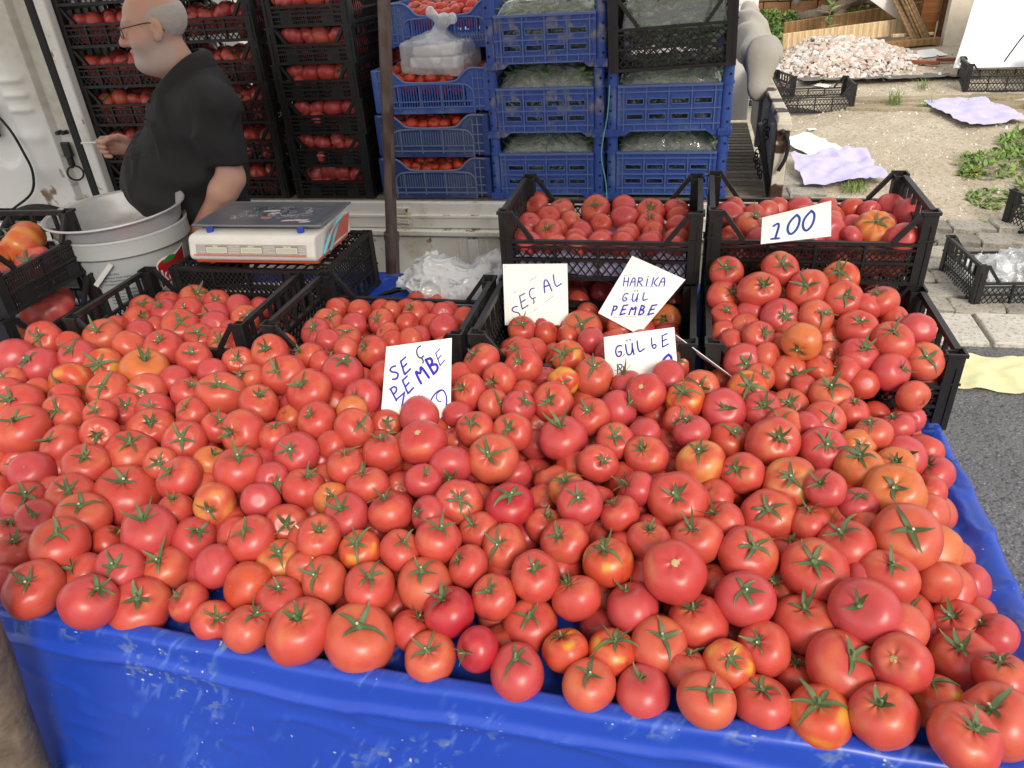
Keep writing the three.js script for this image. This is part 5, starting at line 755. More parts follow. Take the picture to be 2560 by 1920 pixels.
function ink(ctx, text, x, y, h, ang = 0, color = '#2b2a9c', w = 0.07, gap = 0.85) {
  ctx.save(); ctx.translate(x, y); ctx.rotate(ang); ctx.strokeStyle = color; ctx.lineCap = 'round'; ctx.lineJoin = 'round';
  [...text].forEach((c, i) => { for (const s of strokes[c] ?? []) for (const k of [0, 1]) { ctx.lineWidth = h * w * (k ? 0.75 : 1); ctx.beginPath(); const P = s.map(([a, b]) => [(i * gap + a * 0.7) * h + k * h * 0.012, b * h]); ctx.moveTo(...P[0]); if (P.length === 2) ctx.lineTo(...P[1]); else { for (let q = 1; q < P.length - 1; q++) ctx.quadraticCurveTo(P[q][0], P[q][1], (P[q][0] + P[q + 1][0]) / 2, (P[q][1] + P[q + 1][1]) / 2); ctx.lineTo(...P[P.length - 1]); } ctx.stroke(); } });
  ctx.restore();
}
function dashes(ctx, list, color = '#55557a') { ctx.strokeStyle = color; ctx.lineWidth = 3; for (const [a, b, c, d] of list) { ctx.beginPath(); ctx.moveTo(a, b); ctx.lineTo(c, d); ctx.stroke(); } }
function blank(ctx, w, h) { ctx.fillStyle = '#f5f5f1'; ctx.fillRect(0, 0, w, h); const r = rand(w + h); for (let i = 0; i < 60; i++) { ctx.fillStyle = `rgba(${150 + r() * 40},${140 + r() * 40},${130 + r() * 40},${0.05 + r() * 0.12})`; ctx.beginPath(); ctx.arc(r() * w, r() * h, 1 + r() * r() * 9, 0, 6.3); ctx.fill(); } }
function card(name, label, q, map, bend = 0, th = 0.0018) {
  const c = q.map(p => V(...p)), n = c[1].clone().sub(c[0]).cross(c[0].clone().sub(c[3])).normalize(), t = thing(name, label, 'price card', c[3].toArray(), 0, 'hand-lettered price cards'), o = c[3];
  const at = (u, v, off) => { const a = c[3].clone().lerp(c[2], u), b = c[0].clone().lerp(c[1], u); return a.lerp(b, v).addScaledVector(n, off + bend * Math.sin(u * 3.14) + bend * 0.6 * v * v).sub(o); };
  mesh('face', sheet(12, 12, (u, v) => at(u, v, th)), std(0xffffff, 0.75, { map }), t); mesh('back', sheet(12, 12, (u, v) => at(u, v, 0)), M.paperBack, t);
  const e = [[0, 0, 1, 0], [1, 0, 1, 1], [1, 1, 0, 1], [0, 1, 0, 0]].map(([a, b, d, f]) => sheet(12, 1, (u, v) => at(mix(a, d, u), mix(b, f, u), v * th))); mesh('edge', mergeGeometries(e), M.paper, t); return t;
}
card('price_card', 'white card hand-lettered SEÇ PEMBE 100 in purple marker on the heap', [[-0.715, 0.785, -1.56], [-0.538, 0.819, -1.56], [-0.527, 0.627, -1.44], [-0.708, 0.642, -1.44]], canvasTex(512, 600, (c, w, h) => {
  blank(c, w, h); ink(c, 'SE', 20, 185, 110, -0.5, '#2b2aa0', 0.14); ink(c, 'Ç', 215, 45, 105, -0.45, '#20205c', 0.11); ink(c, 'PE', 40, 350, 110, -0.6, '#2b2aa0', 0.13, 0.95); ink(c, 'MB', 215, 205, 120, -0.62, '#2722b0', 0.16, 0.9); ink(c, 'E', 375, 100, 95, -0.55, '#2b2aa0', 0.09);
  dashes(c, [[20, 110, 130, 40], [20, 170, 120, 110], [180, 190, 330, 100], [230, 420, 490, 215], [120, 440, 210, 370], [60, 300, 130, 250], [330, 60, 430, 0]]);
  c.strokeStyle = '#2d28b4'; c.lineCap = 'round'; c.lineWidth = 13; c.beginPath(); c.moveTo(112, 425); c.lineTo(165, 372); c.lineTo(140, 590); c.stroke(); c.lineWidth = 11; c.beginPath(); c.moveTo(215, 600); c.bezierCurveTo(210, 420, 280, 370, 320, 400); c.bezierCurveTo(350, 440, 300, 480, 270, 450); c.stroke(); c.beginPath(); c.moveTo(330, 590); c.bezierCurveTo(330, 440, 400, 330, 455, 345); c.bezierCurveTo(520, 400, 460, 560, 385, 598); c.stroke(); c.beginPath(); c.moveTo(322, 400); c.bezierCurveTo(350, 470, 330, 560, 320, 598); c.stroke(); c.lineWidth = 8; c.beginPath(); c.moveTo(455, 345); c.bezierCurveTo(390, 350, 395, 430, 440, 420); c.stroke();
}));
card('price_card', 'white square card hand-lettered SEÇ AL in blue pen', [[-0.529, 0.802, -2.09], [-0.328, 0.809, -2.09], [-0.313, 0.652, -1.99], [-0.51, 0.643, -1.99]], canvasTex(512, 512, (c, w, h) => {
  blank(c, w, h); ink(c, 'S', 40, 370, 110, -0.42, '#2f2f96', 0.09); ink(c, 'E', 105, 275, 110, -0.32, '#2f2f80', 0.085); ink(c, 'Ç', 185, 205, 105, -0.2, '#2f2f80', 0.085); ink(c, 'A', 300, 140, 105, -0.25, '#2f2f96', 0.10); ink(c, 'L', 385, 95, 115, -0.12, '#2f2f96', 0.085);
  dashes(c, [[215, 140, 270, 105], [335, 320, 400, 265], [240, 390, 268, 372], [78, 240, 110, 228], [12, 30, 22, 20]]);
}));
card('price_card', 'white card turned cornerwise reading HARİKA GÜL PEMBE', [[-0.135, 0.838, -2.09], [0.022, 0.784, -2.05], [-0.101, 0.65, -1.95], [-0.224, 0.696, -1.99]], canvasTex(512, 586, (c, w, h) => {
  blank(c, w, h); const a = -0.44; ink(c, 'HARİKA', 40, 205, 78, a, '#2a26a8', 0.13, 0.80); ink(c, 'GÜL', 110, 330, 86, a, '#2a26a8', 0.13, 1.05); ink(c, 'PEMBE', 95, 470, 88, a, '#231fae', 0.17, 0.98);
  dashes(c, [[30, 190, 90, 150], [150, 250, 400, 130], [110, 400, 420, 250], [170, 560, 470, 400], [90, 290, 120, 270]]);
}));
card('price_card', 'partly buried white card reading GÜL BE in blue capitals', [[-0.183, 0.730, -1.77], [-0.001, 0.768, -1.77], [0.016, 0.665, -1.69], [-0.168, 0.62, -1.69]], canvasTex(512, 380, (c, w, h) => {
  blank(c, w, h); ink(c, 'GÜL', 70, 75, 95, -0.05, '#24268c', 0.12, 0.85); ink(c, 'bE', 330, 62, 85, -0.12, '#24268c', 0.12, 0.9); ink(c, 'P', 80, 215, 85, 0, '#24268c', 0.10); ink(c, '0', 400, 190, 140, 0.1, '#2a26b8', 0.13);
}), 0.006);
card('price_card', 'blank white card standing edge-on with a scuffed brown edge', [[-0.031, 0.732, -1.82], [0.005, 0.752, -1.76], [0.157, 0.686, -1.66], [0.148, 0.657, -1.72]], canvasTex(128, 256, (c, w, h) => blank(c, w, h)));
card('price_card', 'white strip card reading 100 in thick blue numerals', [[0.226, 0.934, -2.158], [0.403, 0.984, -2.158], [0.403, 0.909, -2.082], [0.222, 0.883, -2.082]], canvasTex(512, 256, (c, w, h) => { blank(c, w, h); ink(c, '1', 85, 55, 165, 0.12, '#1d3f9c', 0.11); ink(c, '0', 190, 40, 170, 0.08, '#1d3f9c', 0.11); ink(c, '0', 300, 35, 165, 0.06, '#1d3f9c', 0.11); }));
// ---- lilac paper linings
function crumple(w, d, seed, amp, nu = 26, nv = 26, edge = 0.03) { return sheet(nu, nv, (u, v) => { const x = (u - 0.5) * w + edge * (fbm(v * 4, seed, 1, 3) - 0.5), z = (v - 0.5) * d + edge * (fbm(u * 4, seed + 5, 2, 3) - 0.5); const q = fbm(x * 9 + seed, z * 9, 1, 4), k = 1 - Math.abs(fbm(x * 6 + seed, z * 6, 7, 3) - 0.5) * 6; return V(x, amp * (q - 0.4) + amp * 0.6 * Math.max(0, k), z); }); }
{
  const r = thing('paper_lining', 'lilac paper lining inside the upper crate above the SEÇ AL card', 'paper', [-0.24, TY + 0.225, -2.335]);
  mesh('wall_paper', sheet(30, 8, (u, v) => V(mix(-0.26, 0.26, u), mix(0.0, 0.062, v) + 0.02 * (fbm(u * 5, 2) - 0.5), 0.188 - 0.006 * fbm(u * 8, v * 2, 3))), M.lilac, r); mesh('floor_paper', sheet(10, 8, (u, v) => V(mix(-0.26, 0.26, u), 0.045, mix(-0.18, 0.185, v))), M.lilac, r);
  const s = thing('paper_lining', 'pale paper lining hanging inside the upturned crate under the scale', 'paper', [-1.455, TY + 0.06, -2.16]); mesh('sheet', sheet(30, 8, (u, v) => V(mix(-0.25, 0.27, u), mix(0.0, 0.10, v) * (0.6 + 0.4 * u) + 0.02, 0.003 * Math.sin(u * 20))), std(0xe6dcea, 0.85, { map: T.paper }), s);
  for (const [x, y, z, w, l] of [[-2.50, BED + 5 * 0.1685 + 0.012, -3.14, 0.3, 'white paper under the tomatoes near the top of the lattice stack by the cab'], [-2.05, BED + 4 * 0.1685 + 0.012, -3.14, 0.35, 'white paper under the tomatoes in the lattice stack behind the bald man']]) tag(mesh('paper_lining', sheet(12, 4, (u, v) => V(x + (u - 0.5) * w, y + v * 0.022 * (0.5 + u * 0.5), z + 0.002 * Math.sin(u * 9))), M.paper), l, 'paper');
}
// ---- grey pail and aluminium basin
{
  const lathe = (pts, seg = 64) => new THREE.LatheGeometry(pts.map(p => new THREE.Vector2(...p)), seg);
  const grey = std(0xaeb2b0, 0.42, { bumpMap: bumpFine, bumpScale: 0.0004 });
  const t = thing('pail', 'grey plastic pail with a red label, standing behind the table crates', 'pail', [-2.02, TY, -2.285]);
  mesh('body', lathe([[0, 0.002], [0.176, 0.002], [0.182, 0.008], [0.216, 0.262], [0.224, 0.265], [0.226, 0.32], [0.222, 0.324], [0.216, 0.32], [0.212, 0.25], [0.178, 0.012], [0, 0.012]]), grey, t);
  mesh('rim_band', lathe([[0.217, 0.262], [0.2285, 0.264], [0.2295, 0.268], [0.2275, 0.272], [0.2275, 0.316], [0.2300, 0.318], [0.2300, 0.324], [0.226, 0.327]]), grey, t);
  const wrap = (map, a0, a1, y0, y1, name) => { const m = mesh(name, sheet(24, 6, (u, v) => { const a = mix(a0, a1, u), y = mix(y0, y1, v), R = mix(0.182, 0.216, (y - 0.008) / 0.254) + 0.0012; return V(Math.sin(a) * R, y, Math.cos(a) * R); }), std(0xffffff, 0.45, { map, transparent: false, alphaTest: 0.5 }), t); return m; };
  wrap(canvasTex(512, 400, (c, w, h) => {
    c.clearRect(0, 0, w, h); c.fillStyle = '#e9e9e6'; c.beginPath(); c.moveTo(20, 130); c.quadraticCurveTo(60, 60, 200, 70); c.quadraticCurveTo(330, 80, 490, 10); c.lineTo(500, 270); c.quadraticCurveTo(400, 330, 250, 340); c.quadraticCurveTo(90, 370, 20, 395); c.closePath(); c.fill();
    c.fillStyle = '#a01f24'; c.beginPath(); c.moveTo(34, 140); c.quadraticCurveTo(70, 85, 200, 92); c.quadraticCurveTo(330, 100, 478, 35); c.lineTo(486, 260); c.quadraticCurveTo(400, 310, 250, 322); c.quadraticCurveTo(90, 350, 36, 372); c.closePath(); c.fill();
    c.fillStyle = '#2f7d36'; c.beginPath(); c.moveTo(110, 120); c.quadraticCurveTo(200, 40, 330, 92); c.quadraticCurveTo(240, 150, 110, 120); c.fill(); c.fillStyle = '#e9e9e6'; c.save(); c.translate(52, 320); c.rotate(-0.06); c.font = 'bold 168px sans-serif'; c.fillText('kavas', 0, 0); c.restore();
  }), 1.02, 1.72, 0.105, 0.252, 'label');
  wrap(canvasTex(512, 140, (c, w, h) => { c.clearRect(0, 0, w, h); c.fillStyle = '#1c1c1c'; c.font = 'bold 110px sans-serif'; c.fillText('Yeşil', 30, 105); }), 1.06, 1.7, 0.05, 0.10, 'lettering');
  wrap(canvasTex(512, 768, (c, w, h) => { c.clearRect(0, 0, w, h); c.fillStyle = '#303030'; c.font = 'bold 34px sans-serif'; ['YEŞİL ZEYTİN', 'Salamura Yeşil zeytin, Biber, Su, Tuz,', 'Asit Düzenleyici (Sitrik Asit E330),', 'Koruyucu (Potasyum Sorbat E202)', '', 'KARMA YEŞİL ZEYTİN', 'Salamura Yeşil zeytin, Su, Tuz,', 'Limon Tuzu, Asit Düzenleyici', '(Sitrik Asit E330)', 'Koruyucu Potasyum Sorbat', '', 'serin yerde saklayınız', 'Net miktar', 'süzme ağırlığı'].forEach((s, i) => c.fillText(s, 8, 50 + i * 50)); }), 0.12, 0.86, 0.02, 0.215, 'small_print');
  mesh('handle', new Geo().bar(V(0.090, 0.25, 0.212), V(0.012, 0.175, 0.226), 0.016, 0.008).geo(), std(0xd9d9d4, 0.4), t);
  const b = thing('basin', 'dull aluminium basin set in the top of the grey pail', 'basin', [-2.015, TY + 0.275, -2.28]); b.rotation.set(0.03, 0, 0.02);
  mesh('bowl', lathe([[0, 0.0], [0.17, 0.0], [0.195, 0.012], [0.214, 0.05], [0.226, 0.10], [0.238, 0.104], [0.2405, 0.1075], [0.238, 0.111], [0.224, 0.106], [0.21, 0.055], [0.192, 0.018], [0.168, 0.006], [0, 0.005]], 72), M.alu, b);
  mesh('rolled_rim', new THREE.TorusGeometry(0.239, 0.0045, 8, 72).rotateX(Math.PI / 2).translate(0, 0.108, 0), M.alu, b);
}
// ---- price scale
{
  const s = thing('price_scale', 'white electronic price scale with a worn dark tray on the upturned crate', 'scale', [-1.425, TY + 0.2235, -2.30], 0.02), W = 0.47, D = 0.30;
  const white = std(0xe4e2da, 0.42, { map: T.paper }), orange = std(0xd8573a, 0.5);
  mesh('foot_plate', new Geo().rbox(W - 0.01, 0.022, D - 0.02, 0, 0.019, 0, 0.008).geo(), orange, s);
  for (const [x, z] of [[-0.18, 0.11], [0.18, 0.11], [-0.18, -0.11], [0.18, -0.11]]) mesh('foot', new Geo().cyl(0.014, 0.014, V(x, 0, z), V(x, 0.012, z), 14).geo(), orange, s);
  const sh = new THREE.Shape(); sh.moveTo(-D / 2, 0.028); sh.lineTo(D / 2 - 0.01, 0.028); sh.quadraticCurveTo(D / 2, 0.03, D / 2, 0.042); sh.lineTo(D / 2 - 0.012, 0.086); sh.quadraticCurveTo(D / 2 - 0.016, 0.097, D / 2 - 0.03, 0.098); sh.lineTo(-D / 2 + 0.02, 0.105); sh.lineTo(-D / 2, 0.095); sh.closePath();
  const bg = new THREE.ExtrudeGeometry(sh, { depth: W - 0.02, bevelEnabled: true, bevelSize: 0.008, bevelThickness: 0.01, bevelSegments: 3 }); bg.rotateY(-Math.PI / 2); bg.translate(W / 2 - 0.01, 0, 0); mesh('body', boxUV(bg, 2), white, s);
  const tilt = Math.atan2(0.012, 0.044), panel = new THREE.Group(); panel.name = 'display_panel'; s.add(panel); panel.position.set(0, 0.064, D / 2 + 0.0035); panel.rotation.x = -tilt;
  mesh('panel', new Geo().rbox(W - 0.06, 0.034, 0.003, 0, 0, 0, 0.001).geo(0), std(0xffffff, 0.25, { map: canvasTex(512, 64, (c, w, h) => { c.fillStyle = '#a9a59c'; c.fillRect(0, 0, w, h); c.fillStyle = '#c9c5bb'; for (let i = 0; i < 30; i++) c.fillRect((i * 97) % w, (i * 31) % h, 60, 3); }) }), panel);
  for (const [i, tx] of [[-0.125, 'KİLO'], [0.005, 'FİYATI'], [0.135, 'TOPLAM']]) { const m = mesh('display', sheet(1, 1, (u, v) => V(i + (u - 0.5) * 0.084, (v - 0.5) * 0.026, 0.0032)), std(0xffffff, 0.2, { map: canvasTex(256, 96, (c, w, h) => { c.fillStyle = '#8d8a80'; c.fillRect(0, 0, w, h); c.fillStyle = '#f2f2ee'; c.font = 'bold 22px sans-serif'; c.fillText(tx, 90, 20); c.fillStyle = '#b9bda4'; c.fillRect(14, 28, w - 28, 60); c.strokeStyle = '#efece0'; c.lineWidth = 5; c.strokeRect(14, 28, w - 28, 60); }) }), panel); }
  mesh('red_edge', new Geo().rbox(W - 0.05, 0.003, 0.003, 0, -0.0185, D / 2 + 0.011 - D / 2, 0.001).geo(), orange, panel);
  for (const x of [-0.17, 0.17]) for (const z of [0.098]) { mesh('post', new Geo().cyl(0.012, 0.012, V(x, 0.095, z), V(x, 0.122, z), 18).geo(), std(0x2045a8, 0.45), s); mesh('post_ring', new THREE.TorusGeometry(0.018, 0.0035, 8, 24).rotateX(Math.PI / 2).translate(x, 0.0995, z), white, s); }
  const tray = mesh('tray', (() => { const g = new Geo(); g.add(sheet(30, 20, (u, v) => { const x = (u - 0.5) * 0.485, z = (v - 0.5) * 0.26, e = Math.max(Math.abs(u - 0.5), Math.abs(v - 0.5)) * 2; return V(x, 0.124 + 0.006 * sstep(0.86, 0.93, e) - 0.004 * sstep(0.97, 1, e), z + 0.0); }).translate(0, 0, -0.045)); return g.geo(0); })(), std(0xffffff, 0.35, { metalness: 0.15, map: canvasTex(1024, 640, (c, w, h) => {
    c.fillStyle = '#5d626c'; c.fillRect(0, 0, w, h); const r = rand(8); for (let i = 0; i < 260; i++) { c.strokeStyle = `rgba(${170 + r() * 60},${175 + r() * 60},${185 + r() * 60},${0.08 + r() * 0.15})`; c.lineWidth = 1 + r() * 2; c.beginPath(); const x = r() * w, y = r() * h; c.moveTo(x, y); c.lineTo(x + (r() - 0.5) * 160, y + (r() - 0.5) * 40); c.stroke(); }
    for (let i = 0; i < 90; i++) { c.strokeStyle = ['#1e2026', '#cfd2d6', '#b9bcc0'][i % 3]; c.lineWidth = 5 - (i % 3) * 1.4; c.beginPath(); const x = 200 + r() * 620, y = 190 + r() * 300, a = r() * 6.28; c.ellipse(x, y, 20 + r() * 40, 10 + r() * 18, a, 0, 4 + r() * 2); c.stroke(); }
    c.fillStyle = '#d9c9c9'; for (const [x, y] of [[700, 140], [760, 150], [820, 150], [850, 110], [520, 330]]) { c.beginPath(); c.ellipse(x, y, 46, 18, 0.3, 0, 6.3); c.fill(); } c.fillStyle = '#c43a44'; c.beginPath(); c.ellipse(500, 210, 50, 24, 0, 0, 6.3); c.fill(); c.strokeStyle = '#f0d9d9'; c.lineWidth = 5; c.strokeRect(468, 198, 64, 24); c.fillStyle = '#c9c9c2'; c.beginPath(); c.ellipse(470, 400, 70, 26, 0.2, 0, 6.3); c.fill();
  }) }), s);
  mesh('tray_rim', new Geo().rbox(0.487, 0.007, 0.005, 0, 0.124, 0.086, 0.002).rbox(0.487, 0.007, 0.005, 0, 0.124, -0.176, 0.002).rbox(0.005, 0.007, 0.264, 0.242, 0.124, -0.045, 0.002).rbox(0.005, 0.007, 0.264, -0.242, 0.124, -0.045, 0.002).geo(), std(0x9a9ea2, 0.3, { metalness: 0.8 }), s);
  mesh('tray_support', new Geo().box(0.36, 0.008, 0.03, 0, 0.114, 0.02).box(0.36, 0.008, 0.03, 0, 0.114, -0.07).geo(), M.darkMetal, s);
  mesh('side_flap', sheet(8, 8, (u, v) => V(W / 2 + 0.002 + 0.02 * v, 0.03 + 0.075 * v + 0.006 * Math.sin(u * 3), mix(0.06, -0.12, u))), std(0xd9705e, 0.5), s);
  mesh('side_strip', new Geo().tube([V(W / 2 + 0.004, 0.03, 0.1), V(W / 2 + 0.012, 0.06, 0.075), V(W / 2 + 0.016, 0.095, 0.03), V(W / 2 + 0.02, 0.112, -0.05)], 0.006, 24, 6).bar(V(W / 2 + 0.012, 0.03, 0.06), V(W / 2 + 0.018, 0.10, -0.02), 0.008, 0.004).geo(), std(0x69b4c4, 0.5), s);
}
// ---- secateurs
{
  const t = thing('secateurs', 'green-handled secateurs lying on the blue tarp', 'secateurs', [-1.035, TY + 0.018, -2.455], 0.72), green = std(0x0e6b3c, 0.4);
  const hd = (s) => new Geo().tube([V(0.0, 0, 0), V(0.035, 0, 0.016 * s), V(0.085, 0.002, 0.024 * s), V(0.135, 0.002, 0.018 * s), V(0.15, 0, 0.006 * s)], 0.0085, 30, 10);
  mesh('handle', hd(1).geo(), green, t); mesh('handle', hd(-1).geo(), green, t); mesh('pivot', new Geo().cyl(0.009, 0.009, V(0.005, -0.008, 0), V(0.005, 0.013, 0), 14).geo(), M.darkMetal, t);
  const bl = (s) => { const q = new THREE.Shape(); q.moveTo(0.01, -0.008); q.quadraticCurveTo(-0.05, -0.02, -0.085, 0.004); q.quadraticCurveTo(-0.04, 0.008, 0.01, 0.008); const g = new THREE.ExtrudeGeometry(q, { depth: 0.004, bevelEnabled: false }); g.rotateX(Math.PI / 2); g.scale(1, 1, s); g.translate(0, s > 0 ? 0.004 : 0, 0); return g; };
  mesh('blade', boxUV(bl(1)), M.darkMetal, t); mesh('blade', boxUV(bl(-1)), M.darkMetal, t);
}
// ---- plastic bags
function bagGeo(lo, hi, cell, f) { return boxUV(skinOf(f, lo, hi, cell)); }
const wrinkle = (x, y, z, k, a) => { const r1 = 1 - Math.min(1, Math.abs(fbm(x * k, y * k, z * k, 2) - 0.5) * 6), r2 = 1 - Math.min(1, Math.abs(fbm(x * k * 2.1 + 7, y * k * 2.1, z * k * 2.1, 2) - 0.5) * 6); return a * (r1 * r1 * 1.1 + 0.55 * r2 * r2 - 0.35); };
{
  const t = thing('plastic_bag', 'crumpled translucent white carrier bag lying on the tarp behind the crates', 'bag', [0, 0, 0]);
  mesh('bag', bagGeo([-1.1, 0.48, -2.68], [-0.5, 0.78, -2.25], 0.007, (x, y, z) => { const w = wrinkle(x, y * 1.4, z, 13, 0.016); let d = ellip(x, y, z, [-0.82, 0.575, -2.44], [0.18, 0.075, 0.11]); d = smin(d, ellip(x, y, z, [-0.875, 0.61, -2.46], [0.075, 0.075, 0.07]), 0.05); d = smin(d, ellip(x, y, z, [-0.64, 0.60, -2.50], [0.075, 0.08, 0.06]), 0.05); d = smin(d, ellip(x, y, z, [-0.72, 0.56, -2.37], [0.10, 0.05, 0.05]), 0.04); return smax(d - w, TY + 0.002 - y, 0.006); }), std(0xf0f3f4, 0.22, { phys: 1, transmission: 0.45, thickness: 0, bumpMap: T.crinkle, bumpScale: 0.006, clearcoat: 0.5, clearcoatRoughness: 0.15 }), t);
  const k = thing('plastic_bag', 'knotted white bag of folded bags on top of the vine tomatoes', 'bag', [0, 0, 0]), [bx, by, bz] = [-1.03, BED + 0.545, -3.25];
  mesh('bag', bagGeo([bx - 0.2, by - 0.06, bz - 0.16], [bx + 0.22, by + 0.28, bz + 0.17], 0.0065, (x, y, z) => { x -= bx; y -= by; z -= bz; const w = wrinkle(x, y, z, 15, 0.006), c = Math.cos(0.25), s = Math.sin(0.25), X = x * c + z * s, Z = -x * s + z * c; let d = Math.hypot(Math.max(Math.abs(X) - 0.125, 0), Math.max(Math.abs(y - 0.03) - 0.045, 0), Math.max(Math.abs(Z) - 0.085, 0)) - 0.018; d = smin(d, capsule(X, y, Z, [0, 0.08, 0], [0.015, 0.135, 0], 0.085, 0.02), 0.07); d = smin(d, capsule(X, y, Z, [0.015, 0.135, 0], [0.035, 0.165, 0.01], 0.018, 0.026), 0.02); d = smin(d, capsule(X, y, Z, [0.02, 0.155, 0], [-0.03, 0.195, 0.0], 0.013, 0.02), 0.015); d = smin(d, capsule(X, y, Z, [0.03, 0.16, 0], [0.085, 0.172, 0.01], 0.013, 0.018), 0.015); return d - w; }), std(0xf6f7f8, 0.26, { phys: 1, transmission: 0.62, thickness: 0, bumpMap: T.crinkle, bumpScale: 0.006, clearcoat: 0.5, clearcoatRoughness: 0.2 }), k);
  mesh('folded_bags', new Geo().rbox(0.23, 0.045, 0.15, bx, by + 0.01, bz, 0.015, 0, -0.25).rbox(0.2, 0.04, 0.13, bx, by + 0.055, bz, 0.015, 0, -0.2, 0.05).geo(), M.paper, k);
  const gx = 1.68, gy = groundY(1.66, -3.85), c = thing('plastic_bag', 'crumpled clear plastic bags heaped in the crate on the paving stones', 'bag', [0, 0, 0]);
  mesh('film', bagGeo([gx - 0.3, gy, -4.08], [gx + 0.34, gy + 0.42, -3.62], 0.0085, (x, y, z) => { const w = wrinkle(x, y, z, 11, 0.03); let d = ellip(x, y, z, [gx, gy + 0.09, -3.85], [0.25, 0.08, 0.16]); d = smin(d, ellip(x, y, z, [gx + 0.08, gy + 0.2, -3.88], [0.12, 0.14, 0.10]), 0.06); return smax(d - w, gy + 0.015 - y, 0.006); }), std(0xf4f6f7, 0.1, { phys: 1, transmission: 0.6, thickness: 0, ior: 1.5, bumpMap: T.crinkle, bumpScale: 0.012, clearcoat: 0.6, clearcoatRoughness: 0.08 }), c);
}
